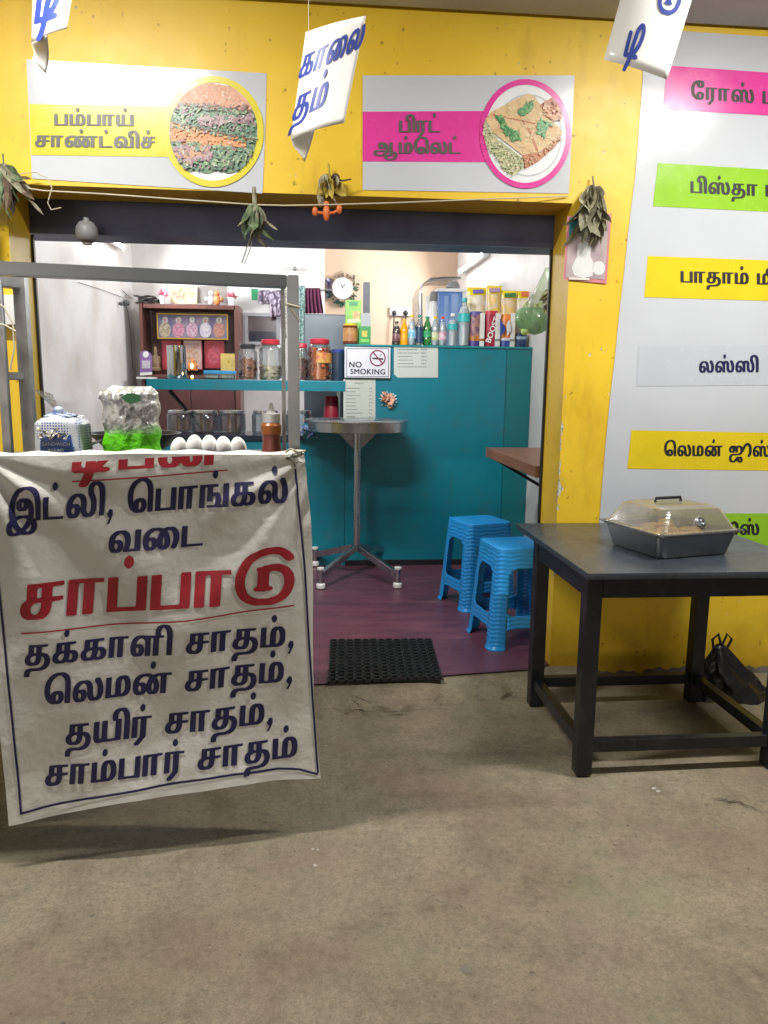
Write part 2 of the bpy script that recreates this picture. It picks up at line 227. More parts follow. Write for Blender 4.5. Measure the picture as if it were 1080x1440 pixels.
# ------------------------------------------------------------------ Tamil lettering: outlines of each letter, in thousandths of an em
GL = {}
for e_ in """இ=137,-264 71,-239 38,-213 11,-171 0,-129 2,-79 27,-21 99,54 44,188 25,279 25,337 34,396 52,454 77,504 104,542 168,604 267,663 346,689 454,708 688,708 796,691 896,656 982,596 1023,546 1056,488 1081,421 1091,371 1092,21 1088,5 1079,1 936,-4 967,-96 964,-146 952,-179 938,-200 896,-239 821,-266 579,-266 488,-245 387,-266|271,-206 229,-189 194,-154 183,-104 186,-88 196,-75 204,-76 254,-125 341,-187 338,-196 329,-199 288,-208|671,-206 629,-197 623,-187 627,-179 704,-125 754,-69 762,-65 771,-70 783,-113 762,-165 740,-187 721,-198 688,-208|471,-124 413,-83 337,-8 318,21 321,34 404,58 471,67 562,58 624,37 623,21 575,-46 515,-104 488,-124|896,27 837,71 858,171 858,254 839,321 814,371 771,416 721,447 621,475 413,475 337,456 304,439 269,413 244,363 242,312 261,271 288,242 329,219 363,209 562,209 621,236 654,265 663,264 666,146 654,122 346,125 262,114 244,146 217,237 217,371 236,438 271,498 329,558 363,581 413,606 538,641 612,641 696,623 782,579 833,529 856,496 873,462 900,371 908,304 908,46 906,29|454,278 428,304 425,354 438,382 462,397 477,387 489,363 491,321 475,288;ட=54,1 46,5 42,21 42,446 46,461 63,467 204,467 220,462 224,454 225,79 230,63 246,58 712,58 728,54 733,37 729,5 712,0;ப=54,1 46,5 42,21 42,446 47,462 63,467 204,467 221,461 225,446 225,79 229,64 246,58 538,58 553,63 558,79 559,454 564,462 579,467 721,467 738,461 742,446 742,21 736,4 721,0;ன=154,-6 104,11 71,34 44,63 19,112 9,154 9,246 27,304 44,337 75,379 121,414 188,448 304,475 529,475 587,464 663,442 812,467 1254,467 1270,462 1274,454 1274,421 1262,409 1129,408 1114,404 1109,396 1108,21 1104,5 1096,1 938,0 921,5 917,21 916,387 904,399 854,400 788,383 779,371 848,288 873,229 883,179 883,137 873,88 854,52 821,19 754,-8 579,-8 512,19 471,63 462,66 413,19 346,-8|246,62 212,93 192,137 195,179 238,205 271,191 291,154 291,112 281,88 271,71|663,71 644,96 633,146 634,179 644,229 653,254 663,263 681,237 692,196 691,112 677,79|446,226 387,264 346,275 221,275 210,279 208,288 229,323 262,358 337,398 387,408 446,408 496,398 529,385 538,371 494,312 454,225;ல=154,-6 121,2 87,19 44,63 19,112 9,154 8,237 27,312 63,373 127,429 163,448 262,475 454,475 512,464 587,431 625,396 646,365 664,312 667,262 675,237 675,154 686,121 717,79 746,64 782,79 806,112 816,146 816,254 798,321 781,354 709,446 705,462 729,481 771,500 871,499 938,423 981,346 998,296 1008,237 1008,171 1000,129 966,63 929,25 904,11 837,-8 654,-8 604,2 534,46 511,79 494,121 488,154 479,159 475,112 456,63 421,25 396,10 346,-8|246,62 212,93 192,137 195,179 238,205 271,191 291,154 291,112 281,88 271,71|471,179 441,229 387,264 346,275 212,276 204,285 206,296 238,342 296,389 346,408 379,406 440,371 473,312 483,262 483,213 479,174;ங=54,1 46,5 42,21 42,446 46,461 54,466 638,467 653,462 658,454 658,421 646,409 489,404 483,387 484,312 489,304 504,300 663,300 721,275 756,237 775,188 775,154 764,112 745,71 748,63 762,58 812,59 824,71 825,446 829,461 846,467 996,467 1011,462 1016,454 1017,21 1012,5 1004,1 321,0 305,4 301,12 301,46 312,58 529,58 548,63 564,79 581,121 583,188 565,221 546,231 529,231 486,204 483,137 471,126 321,125 305,129 300,146 299,396 295,404 279,408 238,408 226,396 225,21 221,5 204,0;க=146,-6 87,11 43,37 19,63 0,104 0,146 19,196 43,221 103,254 108,262 108,446 114,462 129,467 721,467 738,461 741,421 729,409 555,404 550,387 551,288 562,276 646,275 704,264 754,247 804,208 823,179 833,146 833,121 823,79 796,37 754,11 688,-8 521,-8 446,9 371,-8|246,61 212,77 194,96 184,129 200,171 221,189 262,206 312,216 361,213 366,204 366,162 346,102 321,75 296,61|529,61 524,71 550,146 554,203 571,208 604,197 639,162 639,96 604,61|304,276 292,288 292,396 304,408 354,408 366,396 366,288 354,276;வ=154,-6 104,11 50,54 19,112 9,154 9,246 27,312 44,346 75,387 121,423 171,448 221,464 279,475 471,475 521,464 604,431 640,404 673,363 698,304 708,254 708,213 700,162 666,71 668,63 804,58 820,63 825,79 825,446 829,461 846,467 996,467 1012,461 1017,446 1017,21 1011,4 996,0 488,0 472,4 467,12 468,54 498,112 516,179 514,271 498,312 471,358 404,398 363,408 321,398 262,366 229,332 204,285 221,275 346,275 387,264 438,233 464,196 475,162 475,112 458,63 413,19 346,-8|246,62 212,93 192,137 195,179 238,205 271,191 291,154 291,112 285,96 262,67;ச=146,-6 87,11 43,37 19,63 0,104 0,146 19,196 43,221 103,254 108,262 108,446 114,462 129,467 721,467 738,461 741,421 729,409 562,408 554,403 550,387 550,296 555,279 729,274 741,262 741,229 736,221 555,213 551,204 550,146 539,104 523,71 482,29 429,2 371,-8|246,61 212,77 194,96 184,129 200,171 221,189 262,206 312,216 361,213 366,204 366,162 346,102 321,75 296,61|304,276 292,288 292,396 304,408 354,408 366,396 366,288 354,276;த=12,-266 1,-254 2,-162 17,-138 63,-94 121,-75 163,-75 188,-67 446,-67 512,-56 579,-31 621,8 639,37 649,88 639,129 625,154 596,181 562,197 551,188 548,137 539,104 523,71 482,29 429,2 371,-8 154,-8 87,11 46,36 21,60 2,96 0,146 25,204 71,239 103,254 108,262 108,446 113,461 129,467 721,467 736,462 741,454 741,421 729,409 555,404 550,387 551,288 562,276 654,266 721,248 762,225 812,173 833,112 833,54 815,4 788,-40 746,-73 679,-106 596,-125 538,-125 504,-133 254,-136 221,-148 202,-162 186,-196 178,-262 163,-267|246,61 212,77 194,96 184,129 200,171 221,189 262,206 312,216 361,213 366,204 366,162 346,102 321,75 296,61|304,276 292,288 292,396 304,408 354,408 366,396 366,288 354,276;ள=154,-6 104,11 71,34 44,63 19,112 9,154 8,237 27,312 63,373 96,406 171,448 212,464 271,475 454,475 496,467 1088,467 1103,462 1108,454 1108,421 1096,409 962,408 947,404 942,396 942,21 938,5 929,1 771,0 754,5 750,21 750,387 746,403 729,408 688,408 676,396 675,21 671,5 654,0 512,0 497,4 492,21 489,337 454,373 404,398 363,408 296,389 262,366 229,332 204,285 221,275 346,275 387,264 438,233 464,196 475,162 475,112 460,71 415,21 354,-6|246,62 212,93 192,137 195,179 238,205 271,191 291,154 291,112 281,88 271,71;ம=54,1 46,5 42,21 42,446 46,461 54,466 204,467 220,462 224,454 225,79 229,64 238,59 329,58 346,64 350,79 350,304 359,363 387,423 438,456 504,475 663,475 712,464 738,456 771,433 804,398 831,354 850,279 850,162 839,121 821,85 788,50 738,19 638,0|554,67 546,72 542,88 542,337 559,379 587,399 604,391 625,371 648,329 666,246 666,196 656,146 633,104 600,79;ய=146,-6 104,11 67,46 42,104 42,446 47,462 63,467 204,467 221,461 225,446 225,129 244,79 262,68 296,84 308,104 308,446 312,461 329,467 471,467 486,462 492,446 492,79 496,64 512,58 721,58 736,63 742,79 742,454 747,462 762,467 913,467 929,461 933,446 933,21 928,4 913,0 363,0 321,-8;ர=179,-172 142,-146 137,-138 142,-121 296,0 316,29 316,396 311,404 296,408 238,408 226,396 225,21 221,5 204,0 54,1 46,5 42,21 42,446 46,461 63,467 654,467 670,462 674,454 674,421 663,409 529,408 514,404 509,396 508,21 500,-4 288,-172;ண=154,-6 104,11 71,34 44,63 19,112 9,154 9,246 27,304 44,337 75,379 121,414 212,456 296,475 521,475 654,447 771,475 971,475 1062,456 1088,445 1229,467 1671,467 1686,462 1691,454 1691,421 1679,409 1546,408 1530,404 1526,396 1525,21 1521,5 1512,1 1354,0 1338,5 1333,21 1333,387 1321,399 1271,400 1221,389 1202,379 1202,371 1246,323 1281,262 1300,196 1300,129 1289,88 1273,54 1238,17 1213,2 1171,-8 996,-8 927,21 879,81 871,80 850,46 823,21 754,-8 571,-6 512,19 471,63 462,66 413,19 346,-8|246,62 212,93 192,137 195,179 238,205 271,191 291,154 291,112 281,88 271,71|663,71 644,96 633,146 644,237 654,262 663,266 681,237 692,196 691,112 677,79|1079,73 1061,104 1050,154 1061,229 1079,266 1088,263 1098,246 1117,162 1106,96 1088,73|446,226 387,264 346,275 221,275 210,279 208,288 229,323 262,358 337,398 387,408 446,408 496,398 529,385 538,371 502,329 457,229|871,241 829,315 776,371 773,379 779,388 837,408 888,408 938,398 966,379 965,371 925,329 902,296 879,241;ஆ=779,-264 688,-239 625,-196 600,-138 613,-88 604,-79 496,-100 179,-100 96,-81 46,-56 11,-29 -16,21 -14,79 0,104 21,123 54,139 113,150 654,150 671,153 679,161 683,254 671,271 638,236 587,211 538,200 396,200 329,219 285,246 269,271 252,312 252,354 275,404 310,438 346,456 413,475 604,475 663,464 729,439 796,392 847,321 864,279 875,221 867,162 872,154 888,151 896,155 900,171 900,446 904,461 921,467 1079,466 1088,461 1092,446 1092,96 1104,84 1238,83 1296,64 1329,41 1348,21 1366,-21 1366,-88 1356,-121 1333,-154 1287,-198 1246,-222 1146,-256 1079,-267|896,-206 829,-189 800,-171 784,-146 784,-121 794,-104 812,-100 837,-108 913,-108 946,-100 1079,-99 1091,-88 1092,-13 1102,4 1138,16 1154,8 1171,-10 1183,-46 1183,-71 1172,-104 1154,-132 1115,-162 1054,-189 1012,-200 962,-208|296,-39 229,-23 184,4 169,29 167,46 169,63 188,81 604,83 631,79 625,63 590,29 554,6 504,-14 379,-41|888,-38 742,-29 743,-21 779,8 844,79 879,83 895,79 900,63 899,-29|462,278 446,293 436,312 434,354 462,391 479,397 498,371 500,312 479,280;ஸ=154,-6 121,2 87,19 44,63 19,112 9,154 9,246 27,312 67,379 129,431 212,464 271,475 462,475 562,443 604,464 646,475 804,475 862,456 908,421 931,387 941,354 942,221 952,137 967,104 1002,71 1021,64 1050,79 1081,121 1091,154 1091,254 1073,312 1039,379 978,454 985,471 1046,500 1146,497 1189,454 1223,404 1264,321 1283,229 1283,179 1273,129 1256,88 1241,63 1208,29 1179,11 1121,-8 921,-8 879,2 829,27 809,46 786,79 759,162 758,312 739,379 729,391 712,391 688,358 675,312 675,21 671,5 654,0 504,1 496,5 492,21 492,271 481,312 462,348 429,381 379,406 337,406 296,389 262,366 229,332 204,285 221,275 346,275 387,264 432,237 464,196 475,162 475,112 464,79 450,54 415,21 354,-6|246,62 212,93 192,137 195,179 238,205 271,191 291,154 291,112 285,96 262,67;ஜ=179,-264 121,-248 77,-221 54,-198 27,-154 17,-121 17,-37 36,4 63,41 129,81 238,108 321,109 354,117 629,117 746,144 771,159 800,188 821,225 825,312 814,346 783,379 754,398 729,405 688,383 661,337 658,188 646,176 479,176 467,188 462,258 454,255 439,221 413,192 346,161 129,159 71,184 29,227 17,262 19,337 38,373 79,416 154,456 238,475 438,475 554,442 604,464 646,475 821,475 879,464 946,431 975,404 997,371 1014,321 1016,246 988,168 946,125 913,102 846,77 754,59 671,58 638,50 371,50 304,39 262,23 225,-4 211,-29 200,-71 202,-104 225,-154 262,-189 288,-200 312,-200 346,-189 371,-173 493,-71 571,-27 638,-9 862,-9 940,-37 983,-79 998,-104 998,-179 981,-212 962,-233 921,-256 888,-266 696,-266 627,-238 579,-184 471,-248 413,-266|788,-197 769,-171 764,-138 769,-104 788,-90 812,-110 824,-146 812,-181 797,-196|221,228 202,254 192,288 203,337 221,353 238,348 258,329 273,304 275,288 273,262 258,237 238,225;ா=54,1 46,5 42,21 42,446 47,462 63,467 654,467 671,461 674,421 663,409 529,408 514,404 509,396 508,21 503,4 488,0 337,0 321,5 317,21 316,396 304,408 246,408 230,404 225,387 224,12 220,4 204,0;ி=54,1 46,5 42,21 41,429 21,541 -2,587 -27,612 -62,633 -79,636 -104,631 -141,604 -166,554 -166,512 -144,438 -162,433 -321,436 -335,454 -350,496 -348,579 -325,629 -296,658 -263,681 -171,708 12,708 79,689 129,664 175,621 197,587 214,538 225,471 224,12 220,4 204,0;ெ=288,-6 221,11 121,67 77,112 44,162 27,204 9,279 9,387 36,479 71,540 146,616 179,639 246,673 379,708 579,708 638,700 696,681 773,638 804,607 840,546 866,446 867,21 862,5 846,0 704,0 688,5 683,21 683,379 664,496 639,554 596,600 538,631 479,642 429,631 346,598 288,558 244,504 219,462 202,413 192,354 192,296 202,246 211,221 221,219 246,250 279,272 337,291 512,292 562,281 612,250 631,229 648,196 658,154 648,88 633,63 596,25 546,2 496,-8|421,62 404,77 394,96 392,171 409,204 421,214 438,216 454,207 472,179 475,121 458,88 438,67;ை=154,-6 104,11 71,34 44,63 19,112 9,154 9,246 27,304 44,337 75,379 121,414 212,456 296,475 521,475 646,450 738,475 938,475 988,464 1029,448 1088,408 1123,363 1148,296 1155,237 1148,154 1131,104 1098,37 1062,-6 962,-8 902,21 901,37 931,88 956,146 966,196 966,254 948,321 933,346 896,381 846,406 821,408 776,396 767,387 768,379 804,348 839,304 873,229 883,171 883,137 873,88 854,52 821,19 754,-8 579,-8 512,19 471,63 462,66 413,19 346,-8|246,62 212,93 192,137 195,179 238,205 271,191 291,154 291,112 281,88 271,71|663,71 644,96 633,146 634,188 644,237 654,262 663,266 681,237 692,196 691,112 677,79|446,226 387,264 346,275 221,275 210,279 208,288 229,323 262,358 337,398 387,408 446,408 496,398 529,385 538,371 502,329 457,229;ோ=329,-6 229,19 163,52 129,75 84,121 44,179 9,288 8,396 19,454 52,529 96,583 129,616 163,639 229,673 321,700 379,708 571,708 621,698 688,673 731,629 748,587 750,554 739,512 723,479 679,444 612,425 446,425 396,436 371,450 328,496 317,529 312,580 292,571 250,529 227,496 200,429 192,379 192,312 202,262 219,221 254,160 279,135 289,137 294,179 311,221 342,254 387,281 438,291 587,291 654,273 679,258 712,223 733,171 733,121 714,71 679,34 638,11 562,-8|929,1 921,5 917,21 914,262 904,265 871,250 729,252 704,267 692,288 694,329 712,350 729,358 871,358 913,344 917,454 929,466 1537,467 1554,461 1558,421 1546,409 1404,408 1389,404 1384,396 1383,21 1378,4 1362,0 1221,0 1204,5 1200,21 1199,396 1187,408 1121,408 1105,404 1100,387 1099,12 1095,4 1079,0|504,70 490,79 477,104 475,171 492,204 512,216 533,204 548,179 550,121 533,88|521,501 502,529 500,546 502,596 521,625 546,612 564,579 567,562 564,538 554,518 538,501;ே=329,-6 229,19 163,52 129,75 84,121 44,179 9,288 8,396 19,454 52,529 96,583 129,616 163,639 229,673 321,700 379,708 571,708 621,698 688,673 731,629 748,587 750,554 739,512 723,479 679,444 612,425 446,425 396,436 371,450 328,496 317,529 312,580 292,571 250,529 227,496 200,429 192,379 192,312 202,262 219,221 254,160 279,135 289,137 294,179 311,221 342,254 387,281 438,291 587,291 654,273 679,258 712,223 733,171 733,121 714,71 679,34 638,11 562,-8|504,70 490,79 477,104 475,171 492,204 512,216 533,204 548,179 550,121 533,88|521,501 502,529 500,546 502,596 521,625 546,612 564,579 567,562 564,538 554,518 538,501;்=-13,577 -48,596 -73,621 -83,646 -83,679 -73,704 -48,729 -13,748 12,750 54,731 79,707 91,679 91,646 79,618 54,594 21,577;டி=171,-289 121,-266 111,-254 109,-238 189,-88 206,-37 204,-22 188,-17 29,-16 -21,2 -39,21 -39,462 -13,485 38,500 87,498 129,481 146,465 150,446 151,88 163,76 212,76 224,88 234,213 294,496 319,554 342,587 413,648 504,683 629,683 696,656 758,604 789,554 800,512 800,429 791,387 746,269 666,171 638,150 577,88 577,79 587,75 646,75 688,60 712,40 714,21 696,2 646,-16 413,-20 403,-29 381,-104 300,-254 279,-273 238,-289|429,169 425,188 434,237 477,446 494,496 519,546 543,571 562,577 589,546 608,496 608,454 589,371 541,271 471,192 438,169;டு=321,-31 238,-14 163,11 79,52 46,75 9,112 -39,196 -58,254 -56,363 -48,396 -14,471 50,562 93,604 179,656 354,714 462,733 646,733 712,725 804,698 871,664 929,625 962,590 964,571 946,552 896,534 862,534 829,544 704,622 596,641 521,642 421,625 321,598 246,556 209,521 169,462 136,396 117,337 117,279 136,213 175,146 229,102 296,77 387,58 538,59 638,77 688,94 746,125 773,154 808,237 806,304 789,346 762,375 721,398 679,408 629,416 587,416 554,408 542,396 542,237 547,221 587,214 612,199 619,188 607,171 579,159 504,158 471,150 312,159 288,169 276,179 276,196 296,210 328,221 333,229 333,421 306,454 312,466 337,481 404,484 454,500 512,500 546,508 688,508 738,498 829,473 898,438 954,382 972,354 983,321 991,262 981,204 964,162 933,112 896,75 862,52 796,19 646,-25 579,-33;ூ=271,-14 221,9 211,21 208,37 212,56 264,121 298,188 308,221 306,379 298,413 281,446 246,481 212,498 196,498 113,450 77,421 42,379 -50,246 -84,221 -121,209 -171,209 -221,227 -241,254 -239,271 -189,346 -96,466 4,539 71,573 121,589 179,600 229,600 288,589 371,556 421,525 458,488 489,429 498,396 500,204 489,162 464,112 379,2 329,-16""".split(';'):
    c_, g_ = e_.split('=')
    GL[c_] = [[tuple(int(v)/1000 for v in p.split(',')) for p in q.split(' ')] for q in g_.split('|')]
TRI = {}
def gtri(key, polys):
    if key not in TRI:
        TRI[key] = tessellate_polygon([[Vector((x, y, 0)) for x, y in q] for q in polys])
    return TRI[key]
def layout(s):
    out = []; x = 0; prev = (0, 0); i = 0
    while i < len(s):
        t = s[i]
        if s[i:i+2] in ('டி', 'டு'): t = s[i:i+2]
        i += len(t)
        if t == ' ': x += .38; continue
        if t == ',':
            out.append((',', [[(.02, .02), (.1, .12), (.2, .1), (.22, 0), (.12, -.17), (.04, -.19), (.11, -.06), (.05, -.03)]], x, 0)); x += .3; continue
        g = GL[t]; xs = [p[0] for q in g for p in q]; a, b = min(xs), max(xs); mark = 0
        if t == '்':
            out.append((t, g, (prev[0]+prev[1])/2, 1)); continue
        if t == 'ி': dx = prev[1]-a-.30; mark = 1
        elif t == 'ூ': dx = prev[1]-a-.12; mark = 1
        else: dx = x-a
        out.append((t, g, dx, mark)); prev = (a+dx, b+dx); x = b+dx+.07
    return out, x-.07
def tamil(s, p0, p1, xh, surf, m, name, parent, up=None, cut=0., keep=None):
    """lettering along p0-p1 (measured on the photograph), laid on the surface surf(px, py, lift)"""
    gl, wd = layout(s); p0 = Vector(p0); p1 = Vector(p1); d = (p1-p0)/wd
    u = Vector(up) if up else Vector((d.y, -d.x)).normalized()
    u = u*(xh/.47)
    mb = MB()
    for k, (t, g, dx, mark) in enumerate(gl):
        b = bmesh.new(); fl = [p for q in g for p in q]
        vs = [b.verts.new((x+dx, y, 0)) for x, y in fl]
        for tr in gtri(t, g):
            try: b.faces.new([vs[i] for i in tr])
            except ValueError: pass
        if cut:
            x = dx-.6
            while x < dx+2.2:
                bmesh.ops.bisect_plane(b, geom=b.verts[:]+b.edges[:]+b.faces[:], plane_co=(x, 0, 0), plane_no=(1, 0, 0)); x += cut
            for y in (-.15, 0, .15, .3, .45, .6):
                bmesh.ops.bisect_plane(b, geom=b.verts[:]+b.edges[:]+b.faces[:], plane_co=(0, y, 0), plane_no=(0, 1, 0))
        if keep is not None:
            bmesh.ops.bisect_plane(b, geom=b.verts[:]+b.edges[:]+b.faces[:], plane_co=(0, keep, 0), plane_no=(0, 1, 0), clear_outer=True)
        mp = {}
        for v in b.verts:
            q = p0+d*v.co.x+u*v.co.y
            mp[v] = mb.bm.verts.new(surf(q.x, q.y, .0012*mark))
        for f in b.faces:
            try: mb.bm.faces.new([mp[v] for v in f.verts])
            except ValueError: pass
        b.free()
    return mb.build(name, m, parent, smooth=False)
def words(s, size, m, name, parent, xform, bold=.0, spacing=1., heavy=0.):
    cu = bpy.data.curves.new(name, 'FONT'); cu.body = s; cu.size = size; cu.offset = bold*size; cu.align_x = 'CENTER'; cu.align_y = 'CENTER'
    cu.space_character = spacing; cu.extrude = 0
    o = bpy.data.objects.new(name, cu); me = bpy.data.meshes.new_from_object(o); bpy.data.objects.remove(o)
    xs = [v.co.x for v in me.vertices]; ys = [v.co.y for v in me.vertices]
    me.transform(Matrix.Translation((-(min(xs)+max(xs))/2, -(min(ys)+max(ys))/2, 0)))
    if heavy:                                # thick-stroked capitals
        b = bmesh.new()
        for k, (ax, ay) in enumerate(((0, 0), (1, .3), (-1, -.3), (.5, -.4), (-.5, .4))):
            c = me.copy(); c.transform(Matrix.Translation((ax*heavy*size, ay*heavy*size, k*.00025))); b.from_mesh(c); bpy.data.meshes.remove(c)
        b.to_mesh(me); b.free()
    me.transform(xform); me.materials.append(m)
    o = bpy.data.objects.new(name, me); COL.objects.link(o)
    if parent: o.parent = parent; o.matrix_parent_inverse = xf(parent).inverted()
    return o
def facing(p, rx=math.pi/2, rz=0, roll=0):
    return Matrix.Translation(p) @ Matrix.Rotation(rz, 4, 'Z') @ Matrix.Rotation(rx, 4, 'X') @ Matrix.Rotation(roll, 4, 'Z')

# ================================================================== THE PLACE
WY, WT = 3.40, 0.25                      # face of the shop wall, its thickness
XL, XR, ZL, ZC = -1.233, 1.115, 2.145, 2.87
FZ = .06                                 # shop floor above the yard
RXL, RXR, RYB = -1.84, 1.55, 8.50        # room inside
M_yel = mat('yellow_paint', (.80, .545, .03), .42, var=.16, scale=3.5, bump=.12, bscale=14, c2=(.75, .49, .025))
M_yel_dirty = M_yel
M_white = mat('white_wall_paint', (.74, .73, .72), .5, c2=(.60, .58, .56), scale=2.2, bump=.15, bscale=30)
M_stain = mat('stained_wall_paint', (.74, .73, .72), .55, c2=(.56, .51, .47), scale=1.7, bump=.15, bscale=30, lo=.3, hi=.6)
M_peach = mat('peach_wall_paint', (.58, .41, .29), .55, var=.08, scale=2, bump=.1)
M_navy = mat('navy_shutter_paint', (.125, .16, .33), .45, var=.3, scale=5, bump=.1)
M_black = mat('black_steel', (.012, .012, .014), .4)
M_teal = mat('teal_laminate', (.002, .19, .25), .34, c2=(.002, .15, .21), scale=1.4, lo=.3, hi=.7, wear=(.05, .12, .14), wscale=7, wamt=.5)
M_steel = mat('stainless_steel', (.50, .53, .56), .27, 1., var=.08, scale=3)
M_steel_dull = mat('dull_steel', (.34, .345, .35), .42, .9, var=.35, scale=12)
M_wood = mat('brown_wood', (.26, .115, .06), .4, c2=(.17, .07, .035), scale=6, stretch=(8, 1, 8))
M_vinyl = mat('white_vinyl', (.56, .59, .65), .2, var=.05, scale=3, bump=.06, bscale=9)
M_paper = mat('white_paper', (.68, .68, .64), .6, var=.06)
M_ink = mat('black_ink', (.02, .02, .022), .45)
M_blueink = mat('navy_ink', (.012, .010, .075), .5, var=.2, scale=30)
M_redink = mat('red_ink', (.40, .012, .026), .5, var=.2, scale=25)

# ---- ground: one concrete sheet
def ground_mat():
    m = bpy.data.materials.new('concrete'); m.use_nodes = True; n = m.node_tree.nodes; L = m.node_tree.links; b = n['Principled BSDF']
    tc = n.new('ShaderNodeTexCoord')
    def noise(s, d=6, r=.6):
        t = n.new('ShaderNodeTexNoise'); t.inputs['Scale'].default_value = s; t.inputs['Detail'].default_value = d; t.inputs['Roughness'].default_value = r
        L.new(tc.outputs['Object'], t.inputs[0]); return t.outputs[0]
    def ramp(f, stops):
        r = n.new('ShaderNodeValToRGB'); L.new(f, r.inputs[0]); e = r.color_ramp.elements
        while len(e) < len(stops): e.new(.5)
        for k, (p, c) in enumerate(stops): e[k].position = p; e[k].color = (*c, 1)
        return r.outputs[0]
    def mix(a, b_, fac, mode='MIX'):
        x = n.new('ShaderNodeMixRGB'); x.blend_type = mode
        if isinstance(fac, float): x.inputs[0].default_value = fac
        else: L.new(fac, x.inputs[0])
        L.new(a, x.inputs[1]); L.new(b_, x.inputs[2]); return x.outputs[0]
    big = ramp(noise(1.3, 5), [(.3, (.172, .140, .094)), (.5, (.215, .182, .129)), (.7, (.262, .229, .170))])
    mid = ramp(noise(7, 8, .7), [(.30, (.50, .47, .43)), (.52, (1, 1, 1)), (.72, (1.2, 1.18, 1.13))])
    fine = ramp(noise(48, 6, .85), [(.36, (.45, .44, .42)), (.5, (1, 1, 1)), (.66, (1.35, 1.32, 1.28))])
    grit = ramp(noise(170, 3, .9), [(.36, (.35, .34, .33)), (.5, (1, 1, 1)), (.66, (1.6, 1.57, 1.52))])
    c = mix(big, mid, .6, 'MULTIPLY'); c = mix(c, fine, .5, 'MULTIPLY'); c = mix(c, grit, .33, 'MULTIPLY')
    red = ramp(noise(2.3, 3), [(.52, (0, 0, 0)), (.72, (.5, .5, .5))])
    rc = n.new('ShaderNodeRGB'); rc.outputs[0].default_value = (.22, .15, .12, 1); c = mix(c, rc.outputs[0], red)
    green = ramp(noise(1.7, 4), [(.54, (0, 0, 0)), (.72, (.45, .45, .45))])
    gc = n.new('ShaderNodeRGB'); gc.outputs[0].default_value = (.19, .2, .12, 1); c = mix(c, gc.outputs[0], green)
    spk = ramp(noise(58, 1, .3), [(.2, (1, 1, 1)), (.235, (0, 0, 0))])
    sc_ = n.new('ShaderNodeRGB'); sc_.outputs[0].default_value = (.1, .085, .065, 1); c = mix(c, sc_.outputs[0], spk)
    wht = ramp(noise(33, 1, .3), [(.84, (0, 0, 0)), (.86, (.7, .7, .7))])
    wc = n.new('ShaderNodeRGB'); wc.outputs[0].default_value = (.6, .58, .54, 1); c = mix(c, wc.outputs[0], wht)
    L.new(c, b.inputs['Base Color']); b.inputs['Roughness'].default_value = .62; b.inputs['Specular IOR Level'].default_value = .35
    bp = n.new('ShaderNodeBump'); bp.inputs['Strength'].default_value = .45; bp.inputs['Distance'].default_value = .006
    ad = n.new('ShaderNodeMath'); ad.operation = 'ADD'; L.new(noise(60, 6, .7), ad.inputs[0]); L.new(noise(6, 4), ad.inputs[1])
    L.new(ad.outputs[0], bp.inputs['Height']); L.new(bp.outputs[0], b.inputs['Normal'])
    return m
M_con = ground_mat()
def gz(x, y):                              # small unevenness, rising to the worn cement lip before the shop
    h = .004*math.sin(2.1*x+1.3*y)+.003*math.sin(5.3*x-3.1*y+1)
    h *= min(1, max(0, (y+.5)/1.5)) if y < 1 else 1
    return h*.6
def ground():
    bm = bmesh.new()
    xs = [-60, -20, -6, -3]+[-2.4+.08*i for i in range(61)]+[3, 6, 20, 60]
    ys = [-60, -15, -4, -1]+[-.4+.08*i for i in range(46)]+[3.39]
    ys = [y for y in ys if y <= 3.39]
    V = [[bm.verts.new((x, y, gz(x, y)-.003)) for x in xs] for y in ys]
    for j in range(len(ys)-1):
        for i in range(len(xs)-1): bm.faces.new((V[j][i], V[j][i+1], V[j+1][i+1], V[j+1][i]))
    b = MB(); b.bm.free(); b.bm = bm
    return b.build('ground', M_con)
tag(ground(), kind='structure')
M_lino = mat('purple_lino', (.15, .05, .075), .36, c2=(.085, .028, .05), scale=3.2, bump=.12, bscale=45, stretch=(1, 3.5, 1), lo=.3, hi=.66, wear=(.20, .12, .12), wscale=5, wamt=.55)
thr = [PZ(x, y, FZ) for x, y in ((380, 966), (445, 962), (520, 957), (600, 952), (660, 947), (705, 944), (745, 941), (800, 937))]
b = MB()                                    # shop floor: sheet up to its worn front edge
front = [Vector((RXL, thr[0].y, FZ))]+thr
front = [p for p in front if p.x < XR-.002]; front.append(Vector((XR-.002, thr[-1].y+.03, FZ)))
front = [Vector((XL+.002, thr[0].y, FZ))]+[p for p in front if p.x > XL+.01]
bv = [b.bm.verts.new(p) for p in front]+[b.bm.verts.new((XR-.002, 3.66, FZ)), b.bm.verts.new((RXR, 3.66, FZ)), b.bm.verts.new((RXR, RYB, FZ)), b.bm.verts.new((RXL, RYB, FZ)), b.bm.verts.new((RXL, 3.66, FZ)), b.bm.verts.new((XL+.002, 3.66, FZ))]
b.bm.faces.new(bv)
tag(b.build('floor', M_lino, smooth=False), kind='structure')
b = MB()                                    # cement lip in front of the floor, broken at its edge
def lip(u, v):
    x = XL-.35+(XR-XL+.5)*u
    y1 = 3.22; 
    for a, c in zip(front, front[1:]):
        if a.x <= x <= c.x: y1 = a.y+(c.y-a.y)*(x-a.x)/max(1e-6, c.x-a.x)
    if x < front[0].x: y1 = front[0].y
    if x > front[-1].x: y1 = front[-1].y
    w = .2+.045*math.sin(7*x)+.03*math.sin(17*x+1)+.02*math.sin(41*x)
    z = FZ-.004-(.046*(v**1.6))-.012*(1 if v > .6 and math.sin(9*x+2) > 0 else 0)*v-.004
    if v >= .999: z = -.02
    return (x, y1+.02-w*v, z)
